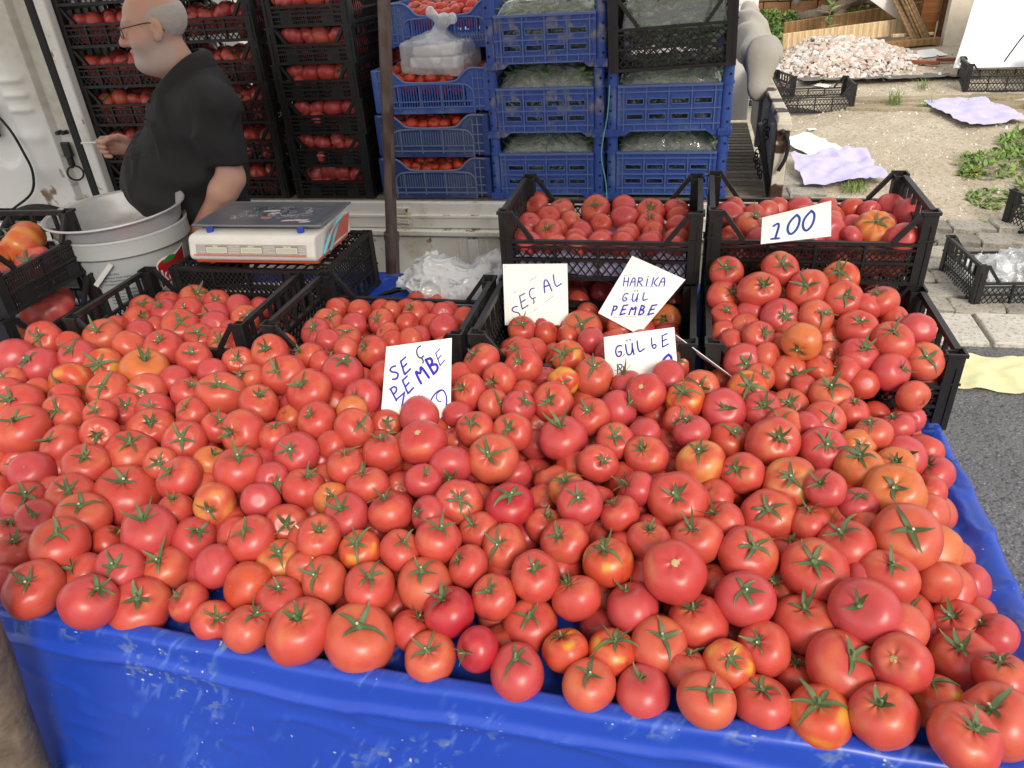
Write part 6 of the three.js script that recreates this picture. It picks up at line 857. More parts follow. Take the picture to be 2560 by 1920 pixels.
// ---- greens in clear film inside the tall crates
{
  const r = rand(61), cu = std(0xffffff, 0.42, { vertexColors: true }), lab = ['bottom muddy-column crate', 'middle muddy-column crate', 'top muddy-column crate', 'bottom crate by the truck floor', 'crate below the black one', 'black lattice crate'];
  const veg = [0, 1, 2].map(k => { const g = new THREE.CapsuleGeometry(0.0095, 0.13, 6, 10, 8), p = g.attributes.position, c = []; for (let i = 0; i < p.count; i++) { const y = p.getY(i), x = p.getX(i); const tp = 1 - 0.45 * sstep(-0.02, 0.075, y); p.setX(i, x * tp + 4.5 * y * y * (k - 0.7)); p.setZ(i, p.getZ(i) * tp); const n = fbm(x * 60 + k * 9, y * 40, p.getZ(i) * 60, 2); c.push(...mix3([0.07, 0.14, 0.04], [0.27, 0.38, 0.13], sstep(0.45, 0.75, n))); } g.setAttribute('color', new THREE.Float32BufferAttribute(c, 3)); g.computeVertexNormals(); return g; });
  greenSlots.forEach(([[cx, cy, cz], W, q], n) => {
    const rim = cy + (q === 9 ? 0.165 : 0.192), top = q === 9 ? 0.17 : 0.075, D = 0.38, g = new Geo();
    for (let i = 0; i < 420; i++) { const x = cx + (r() - 0.5) * (W - 0.20), z = cz + (r() - 0.5) * (D - 0.20), m = new THREE.Object3D(), e = Math.max(0, 1 - Math.pow(Math.abs((x - cx) / (W / 2 - 0.042)), 3)) * Math.max(0, 1 - Math.pow(Math.abs((z - cz) / (D / 2 - 0.028)), 4)); m.position.set(x, cy + 0.04 + Math.pow(r(), 0.45) * (rim - cy - 0.075 + (top + 0.02) * Math.sqrt(e)), z); m.rotation.set((r() - 0.5) * 0.3, (r() - 0.5) * 2.2, 1.57 + (r() - 0.5) * 0.3); m.updateMatrix(); g.add(veg[r() * 3 | 0], m.matrix); }
    tag(g.mesh('green_peppers', cu, scene, 0), `green peppers packed in clear film in the ${lab[n]}`, 'vegetables', null, 'stuff');
    const f = sheet(90, 70, (u, v) => { const a = (u - 0.5) * 2, b = (v - 0.5) * 2, x = cx + a * (W / 2 - 0.042), z = cz + b * (D / 2 - 0.028), e = Math.max(0, 1 - Math.pow(Math.abs(a), 3)) * Math.max(0, 1 - Math.pow(Math.abs(b), 4)); return V(x, rim - 0.02 + (top + 0.02) * Math.sqrt(e) + wrinkle(x, q + 1, z, 17, 0.012) * Math.min(1, e * 3), z); }, (u, v, q) => [q.x * 2, q.z * 2]);
    tag(mesh('clear_film', f, std(0xffffff, 0.08, { phys: 1, transmission: 0.84, thickness: 0, ior: 1.5, bumpMap: T.crinkle, bumpScale: 0.012, clearcoat: 0.5, clearcoatRoughness: 0.06 })), `crinkled clear film covering the greens in the ${lab[n]}`, 'plastic film');
    const fr = mesh('clear_film', sheet(50, 16, (u, v) => { const x = cx + (u - 0.5) * (W - 0.1), y = cy + 0.03 + v * (rim - cy - 0.045); return V(x, y, cz + D / 2 - 0.03 + wrinkle(x, y, q, 22, 0.006)); }, (u, v, q) => [q.x * 2, q.y * 2]), M.film); tag(fr, `clear film pressed behind the slots of the ${lab[n]}`, 'plastic film');
  });
  // two tied bags on the black crate
  const [cx, cy, cz] = [-0.07, BED + 0.512, -3.31];
  for (const [dx, dy, dz, R, l] of [[-0.015, 0.325, 0.0, 0.105, 'round clear bag of green vegetables on the black truck crate, the farther from the tailgate'], [0.105, 0.315, 0.02, 0.09, 'pale clear bag of light green vegetables on the black truck crate nearer the tailgate']]) {
    const t = thing('vegetable_bag', l, 'bag', [cx + dx, cy + dy, cz + dz]), g = new Geo(); for (let i = 0; i < 70; i++) { const m = new THREE.Object3D(); m.position.set((r() - 0.5) * R * 1.1, (r() - 0.5) * R, (r() - 0.5) * R * 1.1); m.rotation.set(r() * 6, r() * 6, r() * 6); m.scale.setScalar(0.8); m.updateMatrix(); g.add(veg[r() * 3 | 0], m.matrix); } g.mesh('vegetables', cu, t, 0);
    mesh('film', bagGeo([-R * 1.5, -R * 1.3, -R * 1.5], [R * 1.5, R * 1.6, R * 1.5], 0.008, (x, y, z) => ellip(x, y, z, [0, 0, 0], [R * 1.15, R, R * 1.1]) - wrinkle(x + dx * 9, y, z, 14, 0.010)), M.film, t);
  }
  tag(mesh('printed_slip', sheet(2, 2, (u, v) => V(-0.61 + (u - 0.5) * 0.05, BED + 0.77 + v * 0.05, -3.165 - v * 0.02)), std(0xffffff, 0.7, { map: canvasTex(64, 64, (c) => { c.fillStyle = '#f2f3f4'; c.fillRect(0, 0, 64, 64); c.fillStyle = '#8a8f98'; for (let i = 0; i < 6; i++) c.fillRect(8, 8 + i * 9, 44 - (i % 3) * 9, 3); }) })), 'small white printed slip on the film of the top blue crate', 'label');
  tag(new Geo().tube([V(-0.305, BED + 0.46, -3.12), V(-0.312, BED + 0.35, -3.105), V(-0.335, BED + 0.2, -3.10), V(-0.315, BED + 0.08, -3.09), V(-0.31, BED + 0.01, -3.085)], 0.0022, 40, 6).mesh('string', std(0x6fb7ad, 0.7), scene), 'thin turquoise string hanging between the two blue crate columns', 'string');
}
tag(new Geo().tube([V(-0.662, 0.622, -0.94), V(-0.664, 0.645, -0.952), V(-0.677, 0.668, -0.975), V(-0.718, 0.676, -1.003)], 0.0019, 24, 6).mesh('dry_stem', std(0xd9cfae, 0.7), scene), 'long dry cream stem curving over the tomatoes', 'stem');
tag(mesh('crate_sticker', sheet(1, 1, (u, v) => V(-1.86 + u * 0.045, TY + 0.12 + v * 0.03, -1.724)), std(0xffffff, 0.6, { map: canvasTex(128, 96, (c) => { c.fillStyle = '#e8ecee'; c.fillRect(0, 0, 128, 96); c.fillStyle = '#26303a'; c.font = 'bold 30px sans-serif'; c.fillText('FATMA Ş', 4, 38); }) })), 'white sticker on the corner of the table crate by the pail', 'sticker');
// ================================================================ THE SELLER
{
  const O = V(-1.9, 0, -2.68), F = V(-0.862, 0, 0.507), L = V(0.507, 0, 0.862);
  const man = thing('person', 'bald grey-stubbled man in glasses and black polo shirt holding a cigarette', 'person', O.toArray());
  man.quaternion.setFromRotationMatrix(new THREE.Matrix4().makeBasis(L, UP, F));   // x to his left, z the way his chest faces
  const hx = 0.007, hy = 1.464, hz = 0.03, tilt = 0.12, ct = Math.cos(tilt), st = Math.sin(tilt);
  const head = (X, Y, Z) => {   // local head frame: y up, z to the nose, tipped slightly down
    const hs = 1.09, x = (X - hx) / hs, y0 = (Y - hy) / hs, z0 = (Z - hz) / hs; const y = y0 * ct + z0 * st, z = z0 * ct - y0 * st, ax = Math.abs(x);
    let d = ellip(x, y, z, [0, 0.032, -0.012], [0.078, 0.086, 0.098]);
    d = smin(d, ellip(ax, y, z, [0, -0.05, 0.025], [0.062, 0.066, 0.066]), 0.05); d = smin(d, ellip(x, y, z, [0, -0.096, 0.070], [0.03, 0.022, 0.026]), 0.028); d = smin(d, ellip(ax, y, z, [0.042, -0.03, 0.052], [0.028, 0.03, 0.03]), 0.03);
    d = smin(d, ellip(x, y, z, [0, -0.11, 0.015], [0.055, 0.035, 0.06]), 0.05);
    d = smin(d, capsule(ax, y, z, [0, 0.026, 0.084], [0.04, 0.026, 0.07], 0.012, 0.010), 0.02); d = smin(d, capsule(x, y, z, [0, 0.016, 0.088], [0, -0.026, 0.114], 0.010, 0.0140), 0.016); d = smin(d, ellip(ax, y, z, [0.014, -0.03, 0.098], [0.011, 0.009, 0.012]), 0.01);
    d = smax(d, -ellip(ax, y, z, [0.033, 0.006, 0.104], [0.018, 0.013, 0.018]), 0.012); d = smin(d, ellip(ax, y, z, [0.032, 0.005, 0.080], [0.0125, 0.011, 0.0125]), 0.004);
    d = smin(d, capsule(ax, y, z, [0, -0.057, 0.097], [0.018, -0.06, 0.084], 0.008, 0.005), 0.006); d = smin(d, capsule(ax, y, z, [0, -0.072, 0.095], [0.016, -0.070, 0.083], 0.008, 0.005), 0.006);
    let e = ellip(ax, y, z, [0.081, -0.004, -0.012], [0.010, 0.029, 0.018]); e = smax(e, -ellip(ax, y, z, [0.092, 0.0, -0.008], [0.008, 0.019, 0.010]), 0.005); e = smin(e, ellip(ax, y, z, [0.080, -0.030, -0.004], [0.008, 0.010, 0.009]), 0.008); d = smin(d, e, 0.008);
    return d;
  };
  const neck = (x, y, z) => smin(capsule(x, y, z, [0, 1.37, 0.0], [0, 1.25, -0.045], 0.062, 0.075), ellip(x, y, z, [0, 1.345, 0.035], [0.05, 0.035, 0.045]), 0.04);
  const armL = [[0.205, 1.205, -0.11], [0.225, 0.945, -0.115], [0.205, 0.765, 0.05]], armR = [[-0.20, 1.205, -0.06], [-0.28, 0.98, 0.04], [-0.222, 1.005, 0.245]];
  const arms = (x, y, z) => { let d = 9; for (const a of [armL, armR]) { d = Math.min(d, smin(capsule(x, y, z, a[0], a[1], 0.056, 0.046), smin(capsule(x, y, z, a[1], a[2], 0.047, 0.031), ellip(x, y, z, [mix(a[1][0], a[2][0], .25), mix(a[1][1], a[2][1], .25), mix(a[1][2], a[2][2], .25)], [0.05, 0.055, 0.055]), 0.03), 0.03)); } return d; };
  const trunk = (x, y, z) => { let d = ellip(x, y, z, [0, 1.08, -0.005], [0.18, 0.21, 0.14]); d = smin(d, ellip(x, y, z, [0, 0.89, 0.08], [0.19, 0.20, 0.215]), 0.12); d = smin(d, ellip(x, y, z, [0, 0.74, 0.02], [0.17, 0.13, 0.14]), 0.08); d = smin(d, capsule(x, y, z, [-0.18, 1.195, -0.07], [0.18, 1.195, -0.09], 0.055, 0.055), 0.07); return d; };
  const legs = (x, y, z) => { const ax = Math.abs(x); let d = capsule(ax, y, z, [0.09, 0.72, 0.0], [0.105, 0.40, 0.01], 0.095, 0.066); d = smin(d, capsule(ax, y, z, [0.105, 0.40, 0.01], [0.11, 0.08, -0.02], 0.064, 0.044), 0.03); return smin(d, capsule(ax, y, z, [0.112, 0.045, -0.03], [0.125, 0.035, 0.15], 0.04, 0.032), 0.03); };
  const body = skinOf((x, y, z) => smin(smin(smin(neck(x, y, z), trunk(x, y, z) + 0.02, 0.06), arms(x, y, z), 0.03), legs(x, y, z), 0.05), [-0.42, -0.01, -0.3], [0.36, 1.44, 0.42], 0.014);
  const headG = skinOf((x, y, z) => smin(head(x, y, z), neck(x, y, z), 0.03), [-0.13, 1.28, -0.13], [0.14, 1.62, 0.21], 0.0045);
  const finger = (x, y, z, p, r) => { let d = 9; for (let i = 0; i < p.length - 1; i++) d = smin(d, capsule(x, y, z, p[i], p[i + 1], r - i * 0.0009, r - (i + 1) * 0.0009), 0.004); return d; };
  const rightF = [[0.0, 1.066], [0.003, 1.046], [0.002, 1.026], [-0.004, 1.008]].map(([k, y], i) => [[-0.212, y, 0.325 + k], [-0.204, y + 0.002, 0.362 + k - i * 0.002], [-0.178, y - 0.003, 0.375 + k - i * 0.003], [-0.163, y - 0.006, 0.352 + k - i * 0.002]]);
  const handR = skinOf((x, y, z) => { let d = smin(capsule(x, y, z, [-0.222, 1.005, 0.245], [-0.216, 1.028, 0.285], 0.029, 0.028), ellip(x, y, z, [-0.214, 1.037, 0.305], [0.017, 0.042, 0.042]), 0.02); for (const f of rightF) d = smin(d, finger(x, y, z, f, 0.0105), 0.006); d = smin(d, finger(x, y, z, [[-0.2, 1.05, 0.275], [-0.182, 1.068, 0.305], [-0.166, 1.07, 0.33], [-0.163, 1.062, 0.352]], 0.0125), 0.012); return d; }, [-0.27, 0.96, 0.2], [-0.13, 1.1, 0.4], 0.0035);
  const leftF = [0, 1, 2, 3].map(i => [[0.20 - 0.004 * i, 0.70 - 0.004 * i, 0.105 - i * 0.019], [0.19, 0.665 - 0.003 * i, 0.118 - i * 0.019], [0.175, 0.635 + 0.002 * i, 0.118 - i * 0.018], [0.163, 0.618 + 0.004 * i, 0.108 - i * 0.017]]);
  const handL = skinOf((x, y, z) => { let d = smin(capsule(x, y, z, [0.205, 0.765, 0.05], [0.203, 0.74, 0.065], 0.029, 0.027), ellip(x, y, z, [0.2, 0.722, 0.078], [0.016, 0.042, 0.042]), 0.02); for (const f of leftF) d = smin(d, finger(x, y, z, f, 0.0105), 0.006); d = smin(d, finger(x, y, z, [[0.195, 0.745, 0.10], [0.178, 0.715, 0.13], [0.168, 0.69, 0.135]], 0.0125), 0.012); return d; }, [0.12, 0.58, 0.0], [0.26, 0.82, 0.17], 0.0035);
  const skinG = mergeGeometries([body, headG, handR, handL].map(g => { const q = g.toNonIndexed(); return q; }));
  { const p = skinG.attributes.position, c = new Float32Array(p.count * 3);
    for (let i = 0; i < p.count; i++) {
      const x = p.getX(i) / 1.09, y0 = (p.getY(i) - hy) / 1.09, z0 = (p.getZ(i) - hz) / 1.09, y = y0 * ct + z0 * st, z = z0 * ct - y0 * st, n = fbm(x * 60, y * 60, z * 60, 3), m = fbm(x * 14, y * 14, z * 14, 3);
      let k = mix3([0.52, 0.30, 0.215], [0.58, 0.35, 0.26], m); k = mix3(k, [0.55, 0.24, 0.17], sstep(0.5, 0.75, m) * 0.5);
      if (y0 > -0.16 && y0 < 0.2 && Math.abs(x) < 0.13) { const st2 = sstep(-0.015, -0.045, y - 0.25 * Math.max(0, 0.03 - z)) * sstep(-0.05, -0.02, z) * (y > -0.13 ? 1 : 0.3); k = mix3(k, [0.44, 0.39, 0.36], st2 * (0.45 + 0.35 * sstep(0.4, 0.65, n))); if (Math.hypot(y + 0.064, (z - 0.085) * 0.7) < 0.014 && Math.abs(x) < 0.022) k = [0.45, 0.20, 0.16]; if (Math.abs(y - 0.032) < 0.006 && z > 0.06 && Math.abs(x) > 0.012) k = mix3(k, [0.3, 0.27, 0.25], 0.7); if (Math.hypot(y + 0.02, z - 0.11) < 0.02) k = mix3(k, [0.56, 0.24, 0.19], 0.5); }
      else if (p.getY(i) < 1.15) k = mix3(k, [0.55, 0.27, 0.20], 0.35);
      c.set(k, i * 3);
    }
    skinG.setAttribute('color', new THREE.BufferAttribute(c, 3)); }
  mesh('body', skinG, std(0xffffff, 0.52, { vertexColors: true, bumpMap: bumpFine, bumpScale: 0.0004 }), man);
  // cropped grey hair round the back and sides
  const hair = skinOf((X, Y, Z) => { const x = (X - hx) / 1.09, y0 = (Y - hy) / 1.09, z0 = (Z - hz) / 1.09, y = y0 * ct + z0 * st, z = z0 * ct - y0 * st; let d = ellip(x, y, z, [0, 0.028, -0.016], [0.0815, 0.087, 0.1005]) + 0.0016 + 0.0006 * (fbm(x * 160, y * 160, z * 160, 2) - 0.5) * 2; d = smax(d, y - (0.072 - 0.55 * Math.max(0, z + 0.02)) , 0.02); d = smax(d, z - 0.026 + 0.25 * y, 0.01); d = smax(d, -0.052 - y + (z < -0.05 ? 0 : 0.2 * (z + 0.05)), 0.012); return smax(d, -ellip(Math.abs(x), y, z, [0.084, -0.008, -0.008], [0.016, 0.036, 0.026]), 0.006); }, [-0.12, 1.32, -0.13], [0.13, 1.58, 0.13], 0.0045);
  mesh('hair', boxUV(hair, 3), std(0xb3aca6, 0.95, { bumpMap: bumpFine, bumpScale: 0.003 }), man);
  // polo shirt
  const shirtS = (x, y, z) => {
    let d = trunk(x, y, z) - 0.012;
    for (const [a, s] of [[armL, 1], [armR, -1]]) { const m = a[0].map((q, i) => mix(q, a[1][i], 0.80)); let sl = smin(capsule(x, y, z, [a[0][0] * 0.88, a[0][1] - 0.045, a[0][2]], m, 0.080, 0.074), capsule(x, y, z, [0, 1.245, -0.065], [a[0][0] * 0.85, a[0][1] - 0.01, a[0][2]], 0.072, 0.072), 0.06); const q = [a[1][0] - a[0][0], a[1][1] - a[0][1], a[1][2] - a[0][2]], n = Math.hypot(...q), t = ((x - m[0]) * q[0] + (y - m[1]) * q[1] + (z - m[2]) * q[2]) / n; sl = smax(sl, t, 0.004); d = smin(d, sl, 0.09); }
    d = smin(d, capsule(x, y, z, [0, 1.275, -0.065], [0, 1.17, -0.05], 0.068, 0.125), 0.07);
    d = smax(d, 0.665 - y, 0.006);
    d = smax(d, -capsule(x, y, z, [0, 1.46, 0.0], [0, 1.25, 0.085], 0.082, 0.06), 0.008); d = smax(d, -capsule(x, y, z, [0, 1.28, 0.09], [0.0, 1.12, 0.17], 0.045, 0.012), 0.008);
    const w = sstep(1.3, 1.15, y);
    d += w * (0.009 * Math.sin(34 * y + 12 * x - 14 * z + 3 * fbm(x * 6, y * 6, z * 6, 2)) * sstep(0.05, 0.2, Math.abs(x) + (1.05 - y) * 0.5) + 0.016 * (fbm(x * 10, y * 7, z * 10, 3) - 0.5)) * 0.8;
    const rg = fbm(x * 5 + 3, y * 4 + x * 4 - z * 5, z * 5, 3); d -= sstep(1.34, 1.2, y) * (Math.abs(x) > 0.13 ? sstep(1.0, 1.07, y) : 1) * 0.013 * Math.max(0, 1 - Math.abs(rg - 0.5) * 9);
    return d;
  };
  const blackCloth = std(0x1a1a1b, 0.8, { bumpMap: T.cloth, bumpScale: 0.0006, phys: 1, sheen: 0.12, sheenRoughness: 0.5, sheenColor: new THREE.Color(0x444446) });
  const shirt = mesh('shirt', boxUV(skinOf(shirtS, [-0.45, 0.62, -0.33], [0.38, 1.42, 0.42], 0.009), 2), blackCloth, man);
  const onShirt = (x, y, off) => { let z = 0.42; while (z > -0.2 && shirtS(x, y, z) > 0) z -= 0.003; return V(x, y, z + off); };
  const pocket = (x0, x1, y0, y1, off) => sheet(14, 14, (u, v) => { const p = onShirt(mix(x0, x1, u), mix(y0, y1, v), 0); p.z += off * (Math.min(u, 1 - u, v) < 0.02 ? -0.2 : 1) ; return p; });
  mesh('pocket', boxUV(pocket(0.05, 0.15, 1.03, 1.16, 0.005), 2), blackCloth, shirt); mesh('pocket_hem', boxUV(pocket(0.049, 0.151, 1.145, 1.163, 0.0075), 2), blackCloth, shirt); mesh('placket', boxUV(pocket(-0.018, 0.018, 1.03, 1.19, 0.005), 2), blackCloth, shirt);
  for (const y of [1.15, 1.08]) { const p = onShirt(0, y, 0.006); mesh('button', new THREE.SphereGeometry(0.0055, 10, 6).scale(1, 1, 0.4).translate(p.x, p.y, p.z), std(0x2a2a2c, 0.35), shirt); }
  const collar = sheet(60, 10, (u, v) => { const a = mix(0.42, 6.283 - 0.42, u), f = Math.cos(a), cx = 0, e = 0.5 + 0.5 * f, cz = -0.022 + 0.045 * e * e, tip = sstep(0.86, 1, Math.abs(u - 0.5) * 2); const R = 0.077 + 0.050 * v * (1 + 0.35 * tip) + 0.006 * Math.sin(v * 3.14), y = 1.375 - 0.155 * e * e - 0.05 * e * tip + 0.010 * Math.sin(v * 3.14) - (0.052 + 0.035 * tip) * v * v - 0.008 * v; return V(cx + Math.sin(a) * R * 0.98, y, cz + f * R * 1.05); });
  mesh('collar', boxUV(collar, 2), blackCloth, shirt); mesh('collar', boxUV(collar.clone().translate(0, -0.004, 0).scale(0.985, 1, 0.985), 2), blackCloth, shirt);
  mesh('trousers', boxUV(skinOf((x, y, z) => { let d = smin(legs(x, y, z) - 0.014, ellip(x, y, z, [0, 0.74, 0.01], [0.185, 0.13, 0.155]) - 0.004, 0.05); d = smax(d, y - 0.80, 0.01); d = smax(d, 0.10 - y, 0.005); return d + 0.007 * (fbm(x * 9, y * 9, z * 9, 3) - 0.5); }, [-0.25, 0.06, -0.2], [0.25, 0.86, 0.24], 0.012), 2), std(0x1d2636, 0.85, { bumpMap: T.cloth, bumpScale: 0.0008 }), man);
  // glasses
  const hp = (x, y, z) => V(hx + 1.09 * x, hy + 1.09 * (y * ct - z * st), hz + 1.09 * (z * ct + y * st)), gl = new Geo();
  for (const s of [-1, 1]) { gl.tube([hp(s * 0.062, 0.018, 0.094), hp(s * 0.076, 0.020, 0.06), hp(s * 0.083, 0.018, 0.0), hp(s * 0.083, 0.004, -0.022), hp(s * 0.08, -0.014, -0.034)], 0.0018, 30, 6); gl.tube(Array.from({ length: 17 }, (_, i) => { const a = i / 16 * 6.283; return hp(s * (0.034 + 0.026 * Math.cos(a)), 0.006 + 0.018 * Math.sin(a), 0.104 - 0.008 * Math.cos(a) * 1); }), 0.0016, 40, 6); } gl.tube([hp(-0.009, 0.012, 0.110), hp(0, 0.016, 0.113), hp(0.009, 0.012, 0.110)], 0.0016, 8, 6);
  mesh('glasses', gl.geo(0), std(0x2a201c, 0.35), man);
  const w = p => p.applyMatrix4(new THREE.Matrix4().makeBasis(L, UP, F).setPosition(O)), c = thing('cigarette', 'lit-down white cigarette held between the man’s fingers', 'cigarette'), a = w(V(-0.19, 1.056, 0.36)), b = w(V(-0.192, 1.062, 0.44)); c.userData.label = 'white cigarette between the bald man’s curled fingers';
  const mid = a.clone().lerp(b, 0.3); mesh('filter', new Geo().cyl(0.004, 0.004, a, mid, 10).geo(0), std(0xc99a62, 0.8), c); mesh('paper', new Geo().cyl(0.004, 0.004, mid, b, 10).geo(0), std(0xefede8, 0.8), c);
}
// ================================================================ THE YARD BEHIND
{
  const r = rand(71);
  // lumps of broken plaster and brick
  const g = new Geo(), shapes = [0, 1, 2, 3, 4].map(k => { const q = new THREE.IcosahedronGeometry(1, 1), p = q.attributes.position, cols = []; for (let i = 0; i < p.count; i++) { const x = p.getX(i), y = p.getY(i), z = p.getZ(i), s = 0.7 + 0.6 * fbm(x * 1.3 + k * 9, y * 1.3, z * 1.3, 2); p.setXYZ(i, x * s, y * s * 0.6, z * s); } q.computeVertexNormals(); return q; });
  const lumpCol = [[0.52, 0.47, 0.41], [0.58, 0.54, 0.50], [0.50, 0.43, 0.36], [0.46, 0.32, 0.25], [0.60, 0.50, 0.43], [0.66, 0.63, 0.60], [0.47, 0.41, 0.35]];
  for (let i = 0; i < 2600; i++) {
    const a = r() * 6.28, d = Math.pow(r(), 0.6), x = 1.40 + Math.cos(a) * d * 0.72, z = -8.30 + Math.sin(a) * d * 0.75, h = 0.15 * Math.max(0, 1 - d * d) * (0.7 + 0.5 * sstep(-8.2, -8.8, z)), s = (0.010 + 0.026 * r() * r()) * (1.15 - 0.4 * d), m = new THREE.Object3D(); m.position.set(x, groundY(x, z) + h * (0.75 + 0.3 * r()), z); m.rotation.set(r() * 0.9, r() * 6.28, r() * 0.9); m.scale.set(s * (1 + r()), s, s * (1 + r() * 0.6)); m.updateMatrix();
    const q = shapes[r() * 5 | 0].clone(), c = lumpCol[r() * 7 | 0], n = q.attributes.position.count, arr = new Float32Array(n * 3); for (let k = 0; k < n; k++) arr.set(c, k * 3); q.setAttribute('color', new THREE.BufferAttribute(arr, 3)); g.add(q, m.matrix);
  }
  for (let i = 0; i < 140; i++) { const x = 0.8 + r() * 1.7, z = -7.5 - r() * 0.9, s = 0.008 + 0.018 * r() * r(), m = new THREE.Object3D(); m.position.set(x, groundY(x, z) + 0.004, z); m.rotation.set(r(), r() * 6, r()); m.scale.set(s * 1.5, s, s); m.updateMatrix(); const q = shapes[r() * 5 | 0].clone(), c = lumpCol[r() * 7 | 0], n = q.attributes.position.count, arr = new Float32Array(n * 3); for (let k = 0; k < n; k++) arr.set(c, k * 3); q.setAttribute('color', new THREE.BufferAttribute(arr, 3)); g.add(q, m.matrix); }
  tag(g.mesh('rubble', std(0xffffff, 0.95, { vertexColors: true, bumpMap: bumpFine, bumpScale: 0.004 }), scene, 3), 'low heap of pale plaster rubble and pinkish brick bits', 'rubble', null, 'stuff');
  // small stones and chips on the dirt
  const ch = new Geo(); for (let i = 0; i < 900; i++) { const x = 0.6 + r() * 2.6, z = -4.4 - r() * 3.2, s = 0.003 + 0.011 * r() * r() * r(), m = new THREE.Object3D(); m.position.set(x, groundY(x, z) + s * 0.3, z); m.rotation.set(r(), r() * 6, r()); m.scale.set(s * 1.6, s, s); m.updateMatrix(); const q = shapes[r() * 5 | 0].clone(), c = [[0.75, 0.7, 0.62], [0.5, 0.45, 0.38], [0.85, 0.83, 0.8]][r() * 3 | 0], n = q.attributes.position.count, arr = new Float32Array(n * 3); for (let k = 0; k < n; k++) arr.set(c, k * 3); q.setAttribute('color', new THREE.BufferAttribute(arr, 3)); ch.add(q, m.matrix); }
  tag(ch.mesh('grit', std(0xffffff, 0.95, { vertexColors: true }), scene, 3), 'scattered grit and small stone chips on the dirt', 'grit', null, 'stuff');
  // planks, beams and posts
  const plank = (name, label, a, b, w, t, m, roll = 0, group) => { const A = V(...a), B = V(...b), d = B.clone().sub(A), g2 = new RoundedBoxGeometry(d.length(), t, w, 2, 0.006), p = g2.attributes.position; for (let i = 0; i < p.count; i++) p.setY(i, p.getY(i) + 0.006 * (fbm(p.getX(i) * 6, p.getZ(i) * 20, label.length, 2) - 0.5)); g2.computeVertexNormals(); const o = mesh(name, boxUV(g2, 1.2), m); o.position.copy(A.clone().add(B).multiplyScalar(0.5)); o.quaternion.setFromUnitVectors(V(1, 0, 0), d.normalize()).multiply(new THREE.Quaternion().setFromAxisAngle(V(1, 0, 0), roll)); return tag(o, label, 'timber', group); };
  const gy = (x, z, h) => [x, groundY(x, z) + h, z], gT = 'timber dumped along the yard wall';
  plank('timber_beam', 'long pale timber beam lying behind the rubble', gy(0.92, -8.82, 0.13), gy(2.22, -8.98, 0.15), 0.05, 0.15, M.wood, 0, gT);
  plank('timber_beam', 'weathered plank lying behind the long pale beam', gy(0.95, -9.12, 0.2), gy(2.3, -9.25, 0.26), 0.03, 0.12, M.oldWood, 0.1, gT);
  plank('timber_beam', 'old plank lying flat below the stick bundle', gy(1.68, -8.58, 0.04), gy(2.38, -8.72, 0.05), 0.09, 0.06, M.oldWood, 0, gT);
  plank('timber_beam', 'short plank on top of the flat one at the foot of the post', gy(1.95, -8.75, 0.10), gy(2.36, -8.85, 0.09), 0.05, 0.03, M.wood, 0, gT);
  plank('timber_post', 'brown upright timber post against the plaster wall', gy(2.28, -8.86, -0.05), gy(2.28, -8.87, 2.2), 0.05, 0.16, std(0x8a6238, 0.9, { map: T.wood }), 0, gT);
  plank('timber_post', 'narrow dark timber post beside the brown one', gy(2.41, -8.84, -0.05), gy(2.42, -8.86, 2.2), 0.05, 0.06, std(0x6e4d30, 0.9, { map: T.wood }), 0, gT);
  for (let i = 0; i < 6; i++) plank('stick', `weathered grey batten, number ${ordinals[i]} from the rubble in the leaning bundle`.replace('number ', ''), [1.58 + i * 0.035 + r() * 0.02, 1.5 + r() * 0.1, -9.25 + r() * 0.1], gy(2.16 + i * 0.035, -8.66 - i * 0.02, 0.02), 0.035 + r() * 0.03, 0.018, i % 3 ? M.greyWood : M.oldWood, r(), gT);
  { const b = mesh('white_board', boxUV(new RoundedBoxGeometry(0.16, 0.9, 0.012, 1, 0.003), 1), M.paper); b.position.set(1.78, groundY(1.8, -8.9) + 0.46, -8.9); b.rotation.set(0.3, 0.2, 0.95); tag(b, 'narrow white board tilted over the branches', 'board'); }
  { // big white board leaning on a crate
    const t = thing('leaning_board', 'large blank white board leaning against a crate by the wall', 'board', [0, 0, 0]), a = V(2.22, groundY(2.2, -7.5) + 0.02, -7.55), q = sheet(20, 20, (u, v) => V(2.2 + u * 1.25 + v * 0.28 + 0.01 * (fbm(u * 4, v * 4) - 0.5), groundY(2.3, -7.6) + 0.08 + v * 0.72, -7.46 - v * 0.75 + u * 0.12 + 0.012 * Math.sin(u * 4 + v * 3)));
    mesh('face', q, M.paper, t); mesh('back', q.clone().translate(0, -0.012, -0.012), M.paperBack, t); mesh('cable', new Geo().tube([V(3.02, 1.25, -7.95), V(2.86, 1.05, -7.7), V(2.84, 0.92, -7.6), V(2.66, 0.72, -7.46), V(2.55, 0.56, -7.38)], 0.006, 40, 6).geo(), M.rubber, t);
  }
